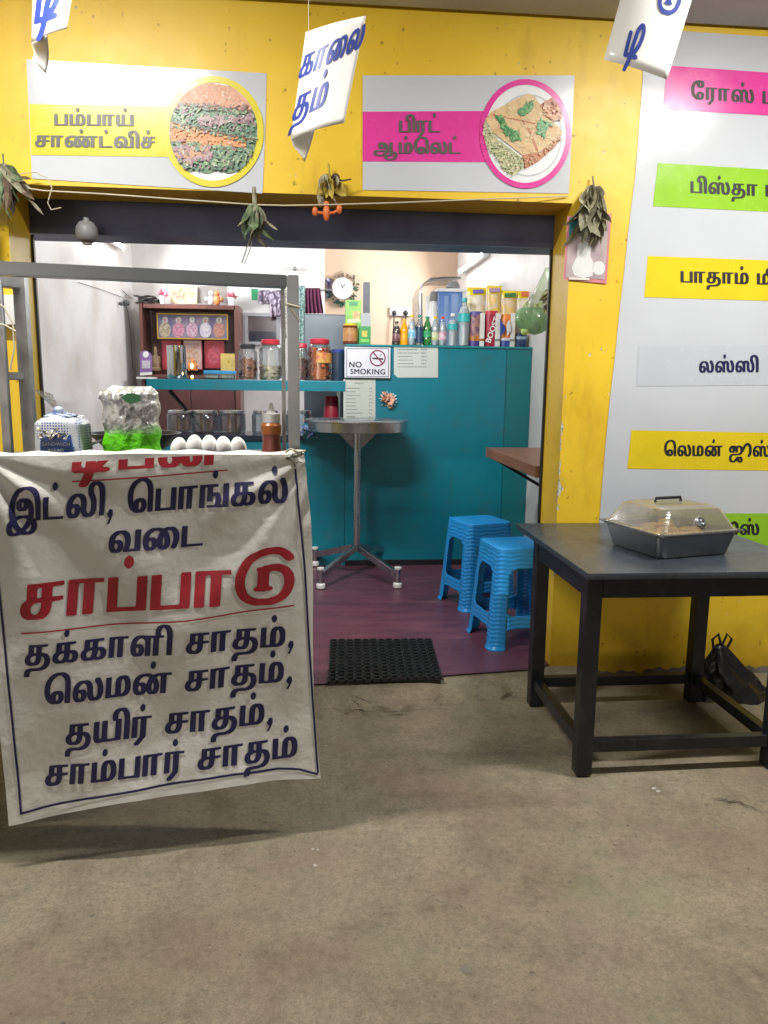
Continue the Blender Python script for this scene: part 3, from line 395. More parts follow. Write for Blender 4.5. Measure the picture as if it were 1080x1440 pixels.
b.grid(lip, 130, 10)
tag(b.build('cement_lip', M_con), kind='structure')
def crack(pts, w, nm='ground_crack', lift=.004, plane=None):
    b = MB(); P = []
    for (ax, ay), (bx, by) in zip(pts, pts[1:]):
        for k in range(6):
            t = k/6; P.append((ax+(bx-ax)*t+random.uniform(-2.2, 2.2), ay+(by-ay)*t+random.uniform(-1.2, 1.2)))
    W3 = [plane(*p) for p in P]; n = len(W3)
    L_ = []; R_ = []
    for i, p in enumerate(W3):
        d = (W3[min(i+1, n-1)]-W3[max(i-1, 0)]); q = Vector((-d.y, d.x, 0)).normalized()
        ww = w*random.uniform(.35, 1.2)*math.sin(math.pi*(i+.5)/n)**.5
        L_.append(b.bm.verts.new(p+q*ww/2)); R_.append(b.bm.verts.new(p-q*ww/2))
    for i in range(n-1): b.bm.faces.new((L_[i], L_[i+1], R_[i+1], R_[i]))
    o = b.build(nm, M_dirt, smooth=False); tag(o, kind='structure'); return o
M_dirt = mat('packed_dirt', (.045, .035, .027), .9)
lipz = lambda z: (lambda x, y: PZ(x, y, z))
crack([(496, 978), (512, 984), (530, 992)], .008, plane=lipz(.05))
crack([(455, 996), (500, 998), (540, 1002), (600, 996), (660, 999)], .005, plane=lipz(.014))
crack([(590, 984), (612, 984), (626, 994)], .005, plane=lipz(.045))
crack([(1000, 1122), (1040, 1128), (1078, 1142)], .006, plane=lipz(.004))
def patch(name, cx, cy, r, m, z=.0, n=14, sq=.6):
    b = MB(); P_ = [PZ(cx+r*random.uniform(.6, 1.15)*math.cos(2*math.pi*k/n), cy+sq*r*random.uniform(.6, 1.15)*math.sin(2*math.pi*k/n), z) for k in range(n)]
    b.poly([Vector((p.x, p.y, gz(p.x, p.y)-.0018)) for p in P_])
    tag(b.build(name, m, smooth=False), kind='structure')
M_spot = mat('oil_spot', (.165, .145, .115), .5); M_chip = mat('pale_chip', (.45, .43, .38), .7)
for x, y, r in ((656, 1362, 10), (567, 1139, 5), (1007, 1163, 4)): patch('oil_spot', x, y, r, M_spot)
for x, y, r in ((440, 1194, 2.4), (447, 1195, 2.4), (443, 1217, 3.4), (295, 1333, 1.6), (920, 1107, 4), (926, 1111, 4)): patch('paint_drip', x, y, r, M_chip, sq=.5)

# ---- the building: wall, room, porch roof
shop = thing('shop_building', 'small yellow painted snack shop with a wide open front and white room inside', 'building', (0, WY, 0))
b = MB()
for x0, x1, z0, z1 in ((-7, XL, -.3, ZL), (XR, 8, -.3, ZL), (-7, 8, ZL, 3.4)):
    b.box(((x0+x1)/2, WY+WT/2, (z0+z1)/2), (x1-x0, WT, z1-z0))
bmesh.ops.remove_doubles(b.bm, verts=b.bm.verts, dist=1e-4)
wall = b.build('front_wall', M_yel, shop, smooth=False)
b = MB(); b.box(((XL+XR)/2, 3.75, 2.105), (XR-XL+.6, .18, .21)); b.box(((XL+XR)/2, 3.655, 2.012), (XR-XL+.5, .02, .025))
b.build('shutter_beam', M_navy, shop, smooth=False)
for x in (XL+.004, XR-.004): MB().box((x, 3.660, 1.02), (.014, .018, 1.95)).build('shutter_guide', M_black, shop, smooth=False)
b = MB(); b.box((RXL-.06, (3.66+RYB)/2, 1.48), (.12, RYB-3.66, 2.95)); b.build('left_room_wall', M_stain, shop, smooth=False)
b = MB(); b.box((RXR+.06, (3.66+RYB)/2, 1.48), (.12, RYB-3.66, 2.95)); b.build('right_room_wall', M_white, shop, smooth=False)
b = MB(); b.box(((RXL+RXR)/2, RYB+.06, 1.48), (RXR-RXL+.24, .12, 2.95)); b.build('back_wall', M_peach, shop, smooth=False)
px_ = PY(455, 420, RYB-.15).x
b = MB(); b.box(((RXL+px_)/2, RYB-.075, 1.48), (px_-RXL, .15, 2.95)); b.box((px_+.006, RYB-.07, 1.48), (.012, .16, 2.94)) ; pw = b.build('white_wall_panel', M_white, shop, smooth=False)
b = MB(); b.box(((RXL+RXR)/2, (3.66+RYB)/2, 3.0), (RXR-RXL+.24, RYB-3.66, .1)); b.build('room_ceiling', M_white, shop, smooth=False)
M_tin = mat('grey_porch_ceiling', (.55, .55, .56), .6, var=.2, scale=3)
b = MB(); b.bar((.5, 3.388, ZC+.05), (.5, .4, ZC+.05+2.99*.2), 15, .1); b.build('porch_ceiling', M_tin, shop, smooth=False)
def worn_wall():
    m = M_yel; n = m.node_tree.nodes; L = m.node_tree.links; p = n['Principled BSDF']
    tc = n.new('ShaderNodeTexCoord'); sp = n.new('ShaderNodeSeparateXYZ'); L.new(tc.outputs['Object'], sp.inputs[0])
    def M_(op, a, b_=None, c=None):
        k = n.new('ShaderNodeMath'); k.operation = op
        for q, v in zip(k.inputs, (a, b_, c)):
            if v is None: continue
            if isinstance(v, (int, float)): q.default_value = v
            else: L.new(v, q)
        return k.outputs[0]
    def N_(s, d=4, r=.6, stretch=None):
        t = n.new('ShaderNodeTexNoise'); t.inputs['Scale'].default_value = s; t.inputs['Detail'].default_value = d; t.inputs['Roughness'].default_value = r
        if stretch:
            mp = n.new('ShaderNodeMapping'); mp.inputs['Scale'].default_value = stretch; L.new(tc.outputs['Object'], mp.inputs[0]); L.new(mp.outputs[0], t.inputs[0])
        else: L.new(tc.outputs['Object'], t.inputs[0])
        return t.outputs[0]
    def near(x0, w, slope=0.):      # 1 at the line x = x0 + slope*z, 0 beyond w
        return M_('MAXIMUM', M_('SUBTRACT', 1, M_('DIVIDE', M_('ABSOLUTE', M_('SUBTRACT', M_('SUBTRACT', sp.outputs[0], x0), M_('MULTIPLY', sp.outputs[2], slope))), w)), 0)
    def zband(z0, z1, f): return M_('MULTIPLY', M_('MINIMUM', M_('MAXIMUM', M_('DIVIDE', M_('SUBTRACT', sp.outputs[2], z0), f), 0), 1), M_('MINIMUM', M_('MAXIMUM', M_('DIVIDE', M_('SUBTRACT', z1, sp.outputs[2]), f), 0), 1))
    edge_a = M_('MULTIPLY', M_('MULTIPLY', near(XR, .03), zband(.45, 1.36, .1)), M_('MAXIMUM', M_('SUBTRACT', 1, M_('DIVIDE', M_('ABSOLUTE', M_('SUBTRACT', sp.outputs[1], WY)), .035)), 0)); edge_b = M_('MULTIPLY', near(1.335, .07, .03), zband(.9, 1.62, .1)); mid = M_('MULTIPLY', near(1.24, .12), zband(1.42, 1.6, .05))
    w = M_('ADD', M_('ADD', M_('MULTIPLY', edge_a, .24), M_('MULTIPLY', edge_b, .17)), M_('MULTIPLY', mid, .10))
    f = M_('ADD', N_(26, 5, .65, (1, 1, .55)), w)
    chip = M_('MINIMUM', M_('MAXIMUM', M_('MULTIPLY', M_('SUBTRACT', f, .70), 30), 0), 1)
    cc = n.new('ShaderNodeValToRGB'); e = cc.color_ramp.elements; e[0].position = .4; e[0].color = (.09, .17, .19, 1); e[1].position = .52; e[1].color = (.66, .66, .60, 1); x = e.new(.62); x.color = (.5, .47, .4, 1)
    L.new(N_(60, 3), cc.inputs[0])
    base = p.inputs['Base Color'].links[0].from_socket
    # hand grime, rain streaks, specks
    g = n.new('ShaderNodeValToRGB'); g.color_ramp.elements[0].position = .56; g.color_ramp.elements[0].color = (1, 1, 1, 1); g.color_ramp.elements[1].position = .78; g.color_ramp.elements[1].color = (.62, .55, .42, 1); L.new(N_(2.6, 8, .7, (1.6, 1, .5)), g.inputs[0])
    s = n.new('ShaderNodeValToRGB'); s.color_ramp.elements[0].position = .24; s.color_ramp.elements[0].color = (.45, .36, .25, 1); s.color_ramp.elements[1].position = .29; s.color_ramp.elements[1].color = (1, 1, 1, 1); L.new(N_(34, 2, .4), s.inputs[0])
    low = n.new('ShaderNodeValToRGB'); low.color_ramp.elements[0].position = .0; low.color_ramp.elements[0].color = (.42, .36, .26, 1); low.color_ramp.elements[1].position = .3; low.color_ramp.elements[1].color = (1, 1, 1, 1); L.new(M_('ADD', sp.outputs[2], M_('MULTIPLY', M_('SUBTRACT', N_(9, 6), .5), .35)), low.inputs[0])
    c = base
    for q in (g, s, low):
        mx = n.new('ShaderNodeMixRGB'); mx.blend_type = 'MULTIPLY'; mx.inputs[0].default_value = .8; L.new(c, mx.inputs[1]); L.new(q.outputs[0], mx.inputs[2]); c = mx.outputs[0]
    mx = n.new('ShaderNodeMixRGB'); L.new(chip, mx.inputs[0]); L.new(c, mx.inputs[1]); L.new(cc.outputs[0], mx.inputs[2]); L.new(mx.outputs[0], p.inputs['Base Color'])
    old = p.inputs['Normal'].links[0].from_node
    bp = n.new('ShaderNodeBump'); bp.inputs['Strength'].default_value = .5; bp.inputs['Distance'].default_value = .003; bp.invert = True; L.new(chip, bp.inputs['Height']); L.new(old.outputs[0], bp.inputs['Normal']); L.new(bp.outputs[0], p.inputs['Normal'])
worn_wall()
M_grime = mat('wall_foot_grime', (.13, .115, .09), .85, c2=(.05, .045, .035), scale=9, bump=.4)
b = MB(); b.grid(lambda u, v: (XR+.02+3*u, WY-.004-.014*(1-v), -.01+(.035+.008*math.sin(13*u*3)+.006*math.sin(41*u*3)+.006*math.sin(97*u*3+1))*v), 160, 3); b.build('wall_foot', M_grime, wall)

# ---- tube lights (lit)
M_tube = glow('lit_tube', (1, .98, .93), 20)
M_fix = mat('fixture_white', (.8, .8, .8), .4)
def tube_light(label, a, c, base_dir, power, color, aim):
    a = Vector(a); c = Vector(c); t = thing('tube_light', label, 'lamp', (a+c)/2); bd = Vector(base_dir)
    MB().bar(a+bd*.035, c+bd*.035, .05, .04, .004).build('fixture', M_fix, t)
    d = (c-a).normalized()
    MB().tube([a+d*.03, c-d*.03], .013, 12).build('tube', M_tube, t)
    for p in (a, c): MB().box(p+bd*.012, (.03, .03, .05)).build('end_cap', M_fix, t)
    L_ = (c-a).length-.08
    o = area('tube_glow', (a+c)/2-bd*.03, L_, .03, power, color, aim)
    # long side along the tube
    z = -Vector(aim).normalized(); x = d; x = (x-z*x.dot(z)).normalized(); y = z.cross(x)
    o.matrix_world = Matrix(((x.x, y.x, z.x, o.location.x), (x.y, y.y, z.y, o.location.y), (x.z, y.z, z.z, o.location.z), (0, 0, 0, 1)))
    o.parent = t; o.matrix_parent_inverse = xf(t).inverted()
    return t
tube_light('lit tube light under the porch ceiling above the sandwich poster', (-1.5, 1.98, 3.07), (-.6, 1.98, 3.07), (0, 0, 1), OUT_W, LAMP_COL, (0, .0, -1))
tube_light('lit tube light under the porch ceiling in front of the drinks menu board', (1.42, 2.0, 3.0), (2.36, 2.0, 3.0), (0, 0, 1), OUT_W, LAMP_COL, (0, .0, -1))
tube_light('lit tube light high on the left white wall of the room', (RXL+.07, 6.75, 2.60), (RXL+.07, 7.75, 2.60), (-1, 0, 0), IN_W, ROOM_COL, (1, -.15, -.25))
tube_light('lit tube light high on the right white wall by the back corner', (RXR-.07, 6.9, 2.50), (RXR-.07, 8.0, 2.50), (1, 0, 0), IN_W*1.3, ROOM_COL, (-1, -.15, -.25))

tube_light('lit tube light fixed inside the room above the shop opening', (-.55, 3.93, 2.32), (.45, 3.93, 2.32), (0, -1, 0), 19, ROOM_COL, (0, 1, -.25))

# ================================================================== SIGNS ON THE WALL
def wall_surf(lift): return lambda px, py, l=0.: PY(px, py, WY-lift-l)
def sheet(pts, lift, m, name, parent, Y=WY):
    b = MB(); pts = [PY(x, y, Y-lift) for x, y in pts]
    n = len(pts); b.poly(pts); return b.build(name, m, parent, smooth=False)
def curve_sheet(edges, lift, m, name, parent, Y=WY):
    """polygon with many points (tessellated)"""
    P = [PY(x, y, Y-lift) for x, y in edges]; b = MB()
    b.tris(P, tessellate_polygon([[Vector((p.x, p.z, 0)) for p in P]])); return b.build(name, m, parent, smooth=False)
def ell(cx, cy, rx, ry, n=48, a0=0, a1=2*math.pi): return [(cx+rx*math.cos(a0+(a1-a0)*k/n), cy+ry*math.sin(a0+(a1-a0)*k/n)) for k in range(n)]
def ring(cx, cy, r0, r1, lift, m, name, parent, Y=WY):
    b = MB(); n = 64
    b.grid(lambda u, v: PY(cx+(r0[0]+(r1[0]-r0[0])*v)*math.cos(2*math.pi*u), cy+(r0[1]+(r1[1]-r0[1])*v)*math.sin(2*math.pi*u), Y-lift), n, 1)
    return b.build(name, m, parent, smooth=False)
def circ_layer(cx, cy, rx, ry, top, bot, lift, m, name, parent, x0=None, x1=None, Y=WY):
    b = MB(); n = 40; x0 = cx-rx*.985 if x0 is None else x0; x1 = cx+rx*.985 if x1 is None else x1; prev = None
    for k in range(n+1):
        x = x0+(x1-x0)*k/n; h = ry*math.sqrt(max(0, 1-((x-cx)/rx)**2))
        a = min(max(top(x), cy-h), cy+h); c = max(min(bot(x), cy+h), cy-h)
        if c < a: c = a
        row = (b.bm.verts.new(PY(x, a, Y-lift)), b.bm.verts.new(PY(x, c, Y-lift)))
        if prev and ((prev[0].co-prev[1].co).length > 1e-4 or (row[0].co-row[1].co).length > 1e-4): b.bm.faces.new((prev[0], row[0], row[1], prev[1]))
        prev = row
    return b.build(name, m, parent, smooth=False)
C_lime = mat('lime_print', (.62, .58, .03), .25, var=.05); C_mag = mat('magenta_print', (.72, .045, .33), .25, var=.06)
C_grn = mat('green_print', (.28, .55, .03), .25, var=.06); C_yel2 = mat('yellow_print', (.75, .58, .02), .25, var=.06)
C_gry = mat('silver_print', (.52, .55, .62), .25, var=.04); C_ylw = mat('sign_yellow_ring', (.72, .62, .05), .25, var=.05)
M_sgrey = mat('sign_grey_ink', (.1, .1, .09), .4)
t = thing('sandwich_poster', 'white poster with a lime band and a round stacked sandwich picture', 'poster', PY(205, 175, WY))
sheet([(37, 83), (375, 103), (373, 190), (369, 272), (45, 251)], .003, M_vinyl, 'backing', t)
sheet([(41, 146), (240, 150), (240, 221), (44, 218)], .0045, C_lime, 'band', t)
curve_sheet(ell(300, 185, 65, 72), .006, mat('plate_print', (.74, .77, .8), .3, var=.05), 'picture_ground', t)
ring(300, 185, (62, 69), (71, 78), .0075, C_ylw, 'ring', t)
wv = lambda a, b_, c, f, ph: (lambda x: a+b_*(x-300)/60+c*math.sin(x*f+ph))
food = lambda n, a, c, s: mat(n, a, .4, c2=c, scale=s, lo=.3, hi=.7, detail=12)
bread_p = food('toast_print', (.72, .42, .30), (.62, .28, .18), 60); bread_o = food('toast_crumb_print', (.75, .36, .16), (.66, .25, .12), 80)
leafy = food('lettuce_print', (.22, .34, .22), (.03, .11, .07), 70); onion = food('onion_print', (.40, .28, .27), (.15, .06, .08), 60); pale = food('cucumber_print', (.42, .52, .36), (.16, .28, .16), 55)
circ_layer(300, 185, 62, 69, wv(119, 3, 2, .1, 0), wv(152, 2, 1.5, .13, 1), .009, bread_p, 'picture_toast', t, 243, 354)
circ_layer(300, 185, 62, 69, wv(150, 4, 1.5, .13, 1), wv(198, 10, 2, .2, 0), .0078, leafy, 'picture_lettuce', t)
circ_layer(300, 185, 62, 69, wv(161, 1, 2, .12, 2), wv(170, 2, 2.2, .2, 0), .0092, pale, 'picture_cucumber', t, 262, 330)
circ_layer(300, 185, 62, 69, wv(168, -6, 1.5, .15, 2), wv(177, -3, 2, .2, 0), .0105, onion, 'picture_onion', t, 290, 352)
circ_layer(300, 185, 62, 69, wv(185, 13, 1, .15, 1), wv(205, 5, 1.5, .2, 0), .0105, bread_o, 'picture_crumb', t, 240, 346)
circ_layer(300, 185, 62, 69, wv(198, 7, 1.5, .12, 1), wv(242, 0, 2, .2, 0), .0092, leafy, 'picture_lettuce', t)
circ_layer(300, 185, 62, 69, wv(206, 2, 1.5, .15, 2), wv(226, 4, 3, .22, 0), .0105, onion, 'picture_onion', t, 244, 296)
circ_layer(300, 185, 62, 69, wv(214, -2, 2, .3, 1), wv(228, 2, 3, .2, 0), .0106, pale, 'picture_cucumber', t, 298, 345)
def flecks(test, box, n, sz, mats, lift, name, t, elong=1.6, seed=1, Y=WY):
    R_ = random.Random(seed); mbs = [MB() for _ in mats]; k = 0; tries = 0
    while k < n and tries < n*30:
        tries += 1; x = R_.uniform(box[0], box[2]); y = R_.uniform(box[1], box[3])
        if not test(x, y): continue
        s = sz*R_.uniform(.4, 1.3); a = R_.uniform(0, 6.28); m = R_.randint(5, 8); ca, sa = math.cos(a), math.sin(a); e = R_.uniform(.7, elong)
        P_ = []
        for q in range(m):
            th = 2*math.pi*q/m; r = s*R_.uniform(.6, 1.2); u, v = r*math.cos(th)*e, r*math.sin(th)/e; P_.append(PY(x+u*ca-v*sa, y+u*sa+v*ca, Y-lift-k*.000006))
        R_.choice(mbs).poly(P_); k += 1
    for b_, m in zip(mbs, mats):
        if len(b_.bm.faces): tag(b_.build(name, m, t, smooth=False), kind='stuff')
        else: b_.bm.free()
F_ = {k: mat('print_'+k, c, .3, var=.2, scale=200) for k, c in dict(g1=(.24, .38, .22), g2=(.12, .22, .16), g3=(.42, .52, .34), g4=(.18, .32, .25), p1=(.36, .22, .26), p2=(.48, .36, .38), b1=(.72, .47, .33), b2=(.60, .33, .20), b3=(.80, .62, .48), o1=(.74, .40, .17), o2=(.60, .26, .10), w=(.74, .74, .70), e1=(.74, .58, .32), e2=(.60, .38, .17), e3=(.80, .69, .46), c1=(.45, .19, .08), h1=(.08, .33, .10), h2=(.04, .22, .07), h3=(.2, .45, .18), f1=(.62, .63, .40), f2=(.38, .42, .22), b4=(.68, .41, .28), o3=(.66, .31, .13), e4=(.67, .47, .24), e5=(.76, .62, .38), d2=(.22, .13, .09), d=(.10, .06, .05)).items()}
for ya, sl, thk, lift_ in ((153, 3, 2.0, .0131), (183.5, 13, 1.8, .0172), (206, 6, 2.2, .0173)):
    circ_layer(300, 185, 61, 68, (lambda x, ya=ya, sl=sl: ya+sl*(x-300)/60+.7*math.sin(x*.4)), (lambda x, ya=ya, sl=sl, thk=thk: ya+thk+sl*(x-300)/60+.7*math.sin(x*.33)), lift_, F_['d2'], 'picture_edge', t)
ins = lambda x, y: ((x-300)/60)**2+((y-185)/67)**2 < 1
lf = lambda x: (x-300)/60
flecks(lambda x, y: ins(x, y) and 118+3*lf(x) < y < 150+2*lf(x), (240, 115, 360, 156), 130, 1.7, [F_['b1'], F_['b4'], F_['b3'], F_['b1']], .0108, 'picture_crumb_detail', t, 2.2, 2)
flecks(lambda x, y: ins(x, y) and 147+3*lf(x) < y < 154+3*lf(x), (240, 142, 360, 162), 80, 2.2, [F_['d'], F_['p1'], F_['g2']], .0128, 'picture_shade_detail', t, 3, 3)
flecks(lambda x, y: ins(x, y) and 153+3*lf(x) < y < 190+12*lf(x), (240, 148, 360, 206), 330, 2.6, [F_['g1'], F_['g2'], F_['g3'], F_['g4'], F_['p1'], F_['g2'], F_['g4']], .0135, 'picture_leaf_detail', t, 2.4, 4)
flecks(lambda x, y: ins(x, y) and 164-4*lf(x) < y < 174-3*lf(x) and x > 278, (278, 155, 356, 182), 70, 3.2, [F_['p1'], F_['p2']], .0165, 'picture_onion_detail', t, 2.6, 5)
flecks(lambda x, y: ins(x, y) and 186+13*lf(x) < y < 205+6*lf(x) and x < 345, (240, 168, 348, 214), 130, 1.5, [F_['o1'], F_['o3'], F_['o1']], .0170, 'picture_crumb_detail', t, 2.0, 6)
flecks(lambda x, y: ins(x, y) and 203+7*lf(x) < y < 238, (244, 196, 356, 240), 330, 2.6, [F_['g1'], F_['g2'], F_['g3'], F_['g4'], F_['p1'], F_['g4'], F_['g1']], .0175, 'picture_leaf_detail', t, 2.4, 7)
flecks(lambda x, y: ins(x, y) and 207 < y < 226 and x < 296, (244, 205, 298, 228), 90, 3.4, [F_['p1'], F_['p2'], F_['b2']], .0203, 'picture_onion_detail', t, 2.4, 8)
flecks(lambda x, y: ins(x, y) and (160 < y < 236), (244, 160, 356, 236), 40, 1.5, [F_['w'], F_['g3']], .0212, 'picture_glint_detail', t, 2.2, 9)
tamil("பம்பாய்", (76, 176), (188, 177), 16, wall_surf(.0075), M_sgrey, 'lettering', t, up=(0, -1))
tamil("சாண்ட்விச்", (49, 206), (218, 208), 16, wall_surf(.0075), M_sgrey, 'lettering', t, up=(0, -1))

t = thing('omelette_poster', 'white poster with a magenta band and a round bread omelette picture', 'poster', PY(655, 188, WY))
sheet([(510, 106), (808, 106), (800, 272), (510, 267)], .003, M_vinyl, 'backing', t)
sheet([(510, 157), (690, 156), (690, 228), (510, 227)], .0045, C_mag, 'band', t)
curve_sheet(ell(739, 188, 59, 71), .006, MATS['plate_print'], 'picture_plate', t)
ring(739, 188, (57, 69), (64.5, 77), .0075, C_mag, 'ring', t)
ring(743, 190, (46, 56), (48, 58), .0072, mat('plate_rim_print', (.5, .53, .57), .3), 'picture_rim', t)
egg = food('omelette_print', (.70, .52, .30), (.58, .36, .16), 50); crust = food('crust_print', (.52, .2, .1), (.4, .13, .06), 40); fill = food('filling_print', (.60, .58, .36), (.28, .32, .16), 90); herb = food('herb_print', (.07, .34, .1), (.03, .2, .06), 80)
curve_sheet([(683, 165), (700, 196), (735, 222), (752, 215), (752, 222), (735, 238), (722, 247), (708, 240), (700, 224), (684, 206), (679, 186)], .0085, fill, 'picture_filling', t)
curve_sheet([(735, 217), (760, 214), (786, 190), (789, 196), (780, 207), (758, 226), (738, 238)], .0095, crust, 'picture_crust', t)
curve_sheet([(760, 147), (776, 137), (786, 150), (791, 164), (782, 170), (768, 166)], .0085, crust, 'picture_bacon', t)
curve_sheet([(683, 168), (690, 158), (720, 142), (743, 131), (752, 135), (760, 148), (771, 166), (786, 178), (791, 188), (776, 202), (757, 214), (735, 218), (722, 208), (706, 196), (691, 184)], .0105, egg, 'picture_toast', t)
for P_ in ([(697, 164), (707, 162), (714, 178), (726, 184), (732, 197), (722, 198), (708, 183)], [(728, 158), (735, 152), (747, 143), (750, 149), (738, 160)], [(757, 172), (764, 170), (776, 173), (770, 178), (766, 190), (757, 190)]):
    curve_sheet(P_, .0125, herb, 'picture_herb', t)
curve_sheet([(693, 162), (694, 160), (777, 178), (777, 180)], .0118, crust, 'picture_cut', t)
curve_sheet([(733, 170), (735, 169), (748, 186), (757, 212), (754, 212), (745, 187)], .0118, crust, 'picture_cut', t)
def inpoly(P_):
    def f(x, y):
        c = False
        for (x1, y1), (x2, y2) in zip(P_, P_[1:]+P_[:1]):
            if (y1 > y) != (y2 > y) and x < (x2-x1)*(y-y1)/(y2-y1)+x1: c = not c
        return c
    return f
slab = [(684, 168), (691, 159), (720, 143), (743, 132), (751, 136), (759, 149), (770, 166), (785, 179), (789, 188), (775, 201), (757, 213), (736, 216), (722, 206), (706, 194), (692, 183)]
flecks(inpoly(slab), (683, 130, 792, 220), 200, 2.0, [F_['e1'], F_['e4'], F_['e5'], F_['e1']], .0119, 'picture_egg_detail', t, 2.2, 11)
flecks(inpoly([(683, 166), (700, 197), (735, 222), (735, 237), (722, 246), (708, 239), (700, 224), (684, 206), (679, 186)]), (678, 165, 740, 248), 200, 1.8, [F_['f1'], F_['f2'], F_['e3'], F_['f1'], F_['g3']], .0150, 'picture_filling_detail', t, 3, 12)
flecks(inpoly([(736, 219), (760, 215), (787, 191), (788, 196), (779, 207), (758, 225), (739, 236)]), (735, 188, 790, 240), 80, 1.6, [F_['c1'], F_['o2'], F_['e2'], F_['b2']], .0150, 'picture_crust_detail', t, 3, 13)
flecks(inpoly([(760, 148), (776, 138), (786, 150), (791, 164), (782, 170), (768, 166)]), (758, 136, 792, 172), 70, 2.4, [F_['c1'], F_['o2'], F_['b1']], .0150, 'picture_bacon_detail', t, 2, 14)
for sd, P_ in enumerate(([(697, 164), (707, 161), (715, 178), (727, 184), (733, 197), (721, 199), (707, 183)], [(727, 159), (735, 151), (748, 142), (751, 149), (738, 161)], [(756, 172), (764, 169), (777, 173), (770, 179), (766, 191), (756, 191)])):
    flecks(inpoly(P_), (690, 140, 780, 200), 90, 2.2, [F_['h1'], F_['h2'], F_['h3']], .0155, 'picture_herb_detail', t, 2.4, 20+sd)
tamil("பிரட்", (561, 186), (619, 186), 17, wall_surf(.0075), M_sgrey, 'lettering', t, up=(0, -1))
tamil("ஆம்ெலட்", (525, 216), (648, 216), 16, wall_surf(.0075), M_sgrey, 'lettering', t, up=(0, -1))

t = thing('menu_board', 'tall white vinyl drinks menu with coloured name bands on the right of the wall', 'menu board', PY(1000, 400, WY))
edge = [(905, 40), (904, 110), (899, 180), (893, 250), (884, 320), (878, 380), (872, 430), (865, 500), (858, 560), (852, 620), (847, 680), (842, 745), (838, 790)]
P_ = [PY(x, y, WY-.003) for x, y in edge]
b = MB(); XE = 2.6
top_ = lambda x: PY(965, 38, WY).z
for a, c in zip(P_, P_[1:]): b.poly((a, c, Vector((XE, WY-.003, c.z-.012)), Vector((XE, WY-.003, a.z-.012))))
b.build('backing', M_vinyl, t, smooth=False)
def band(xa, ya, yb, slope, xb, m):
    far = 1300; b = MB()
    b.poly([PY(xa, ya, WY-.0045), PY(far, ya+slope*(far-xa), WY-.0045), PY(far, yb+slope*.8*(far-xb), WY-.0045), PY(xb, yb, WY-.0045)]); b.build('band', m, t, smooth=False)
band(938, 92, 154, .07, 932, C_mag); band(925, 229, 290, .06, 918, C_grn); band(911, 360, 418, .036, 906, C_yel2)
band(898, 487, 543, -.008, 895, C_gry); band(888, 605, 659, .018, 882, C_yel2); band(872, 722, 775, .0, 868, C_grn)
ws = wall_surf(.006)
tamil("ேராஸ் மில்க்", (972, 139), (1150, 151), 18, ws, M_ink, 'lettering', t, up=(0, -1))
tamil("பிஸ்தா மில்க்", (971, 271), (1150, 280), 16.5, ws, M_ink, 'lettering', t, up=(0, -1))
tamil("பாதாம் மில்க்", (957, 397), (1140, 402), 16, ws, M_ink, 'lettering', t, up=(0, -1))
tamil("லஸ்ஸி", (983, 524), (1067, 523), 16, ws, M_blueink, 'lettering', t, up=(0, -1))
tamil("ெலமன் ஜூஸ்", (934, 641), (1084, 642), 15, ws, M_ink, 'lettering', t, up=(0, -1))
tamil("ஜூஸ்", (1004, 752), (1068, 752), 15, ws, M_ink, 'lettering', t, up=(0, -1))

# calendar card with a dry leaf bunch
t = thing('calendar_card', 'small pink edged picture card with a white figure fixed to the yellow pillar', 'picture card', PY(827, 350, WY))
sheet([(798, 304), (860, 300), (853, 399), (792, 393)], .006, mat('pink_print', (.62, .22, .26), .35), 'backing', t)
sheet([(801, 306), (857, 303), (850, 393), (795, 390)], .008, mat('card_print', (.50, .42, .42), .3, c2=(.36, .28, .32), scale=14), 'picture', t)
sheet([(801, 306), (830, 304), (815, 322), (800, 334)], .009, mat('card_teal', (.06, .32, .36), .3), 'picture_corner', t)
ring(818, 324, (5, 7.5), (9, 12), .0098, mat('card_pale', (.6, .62, .6), .3), 'halo', t)
curve_sheet([(812, 344), (822, 338), (832, 346), (830, 360), (836, 372), (833, 388), (820, 391), (807, 387), (804, 376), (811, 362)], .0096, mat('card_white', (.72, .74, .75), .3), 'figure', t)
curve_sheet(ell(842, 377, 9, 10, 20), .0096, MATS['card_white'], 'medallion', t)
sheet([(800, 390), (829, 391), (829, 394), (800, 393)], .0104, M_paper, 'caption_strip', t)

def leaf_bunch(name, label, c, n, L, w, cols, down=1., spread=.5, group=None, seed=1):
    R_ = random.Random(seed); t = thing(name, label, 'dry leaves', c)
    for j, m in enumerate(cols):
        b = MB()
        for k in range(n):
            d = Vector((R_.uniform(-1, 1)*spread, R_.uniform(-1, .2)*spread*.6, -down+R_.uniform(-.3, .5)))
            b.leaf(Vector(c)+Vector((R_.uniform(-.02, .02), -.01+R_.uniform(-.015, .0), R_.uniform(-.01, .03))), d, L*R_.uniform(.5, 1.1), w*R_.uniform(.6, 1.2), R_.uniform(-.4, .5), R_.uniform(0, 6.3))
        b.build('leaf_cluster', m, t)
    b = MB(); b.tube([Vector(c)+Vector((0, .0, .07)), Vector(c)+Vector((.004, -.012, .03)), Vector(c)+Vector((0, -.015, -.02))], .004, 6); b.build('tie', cols[0], t)
    return t
D1 = mat('dry_leaf_grey', (.30, .29, .20), .75, c2=(.16, .15, .10), scale=40); D2 = mat('dry_leaf_pale', (.42, .40, .28), .75, c2=(.24, .22, .14), scale=40); D3 = mat('dry_leaf_green', (.17, .23, .12), .7, c2=(.07, .11, .06), scale=40); D4 = mat('dry_leaf_brown', (.14, .09, .05), .8, c2=(.06, .04, .03), scale=40); D5 = mat('dry_marigold', (.55, .42, .07), .75, c2=(.3, .22, .04), scale=60)
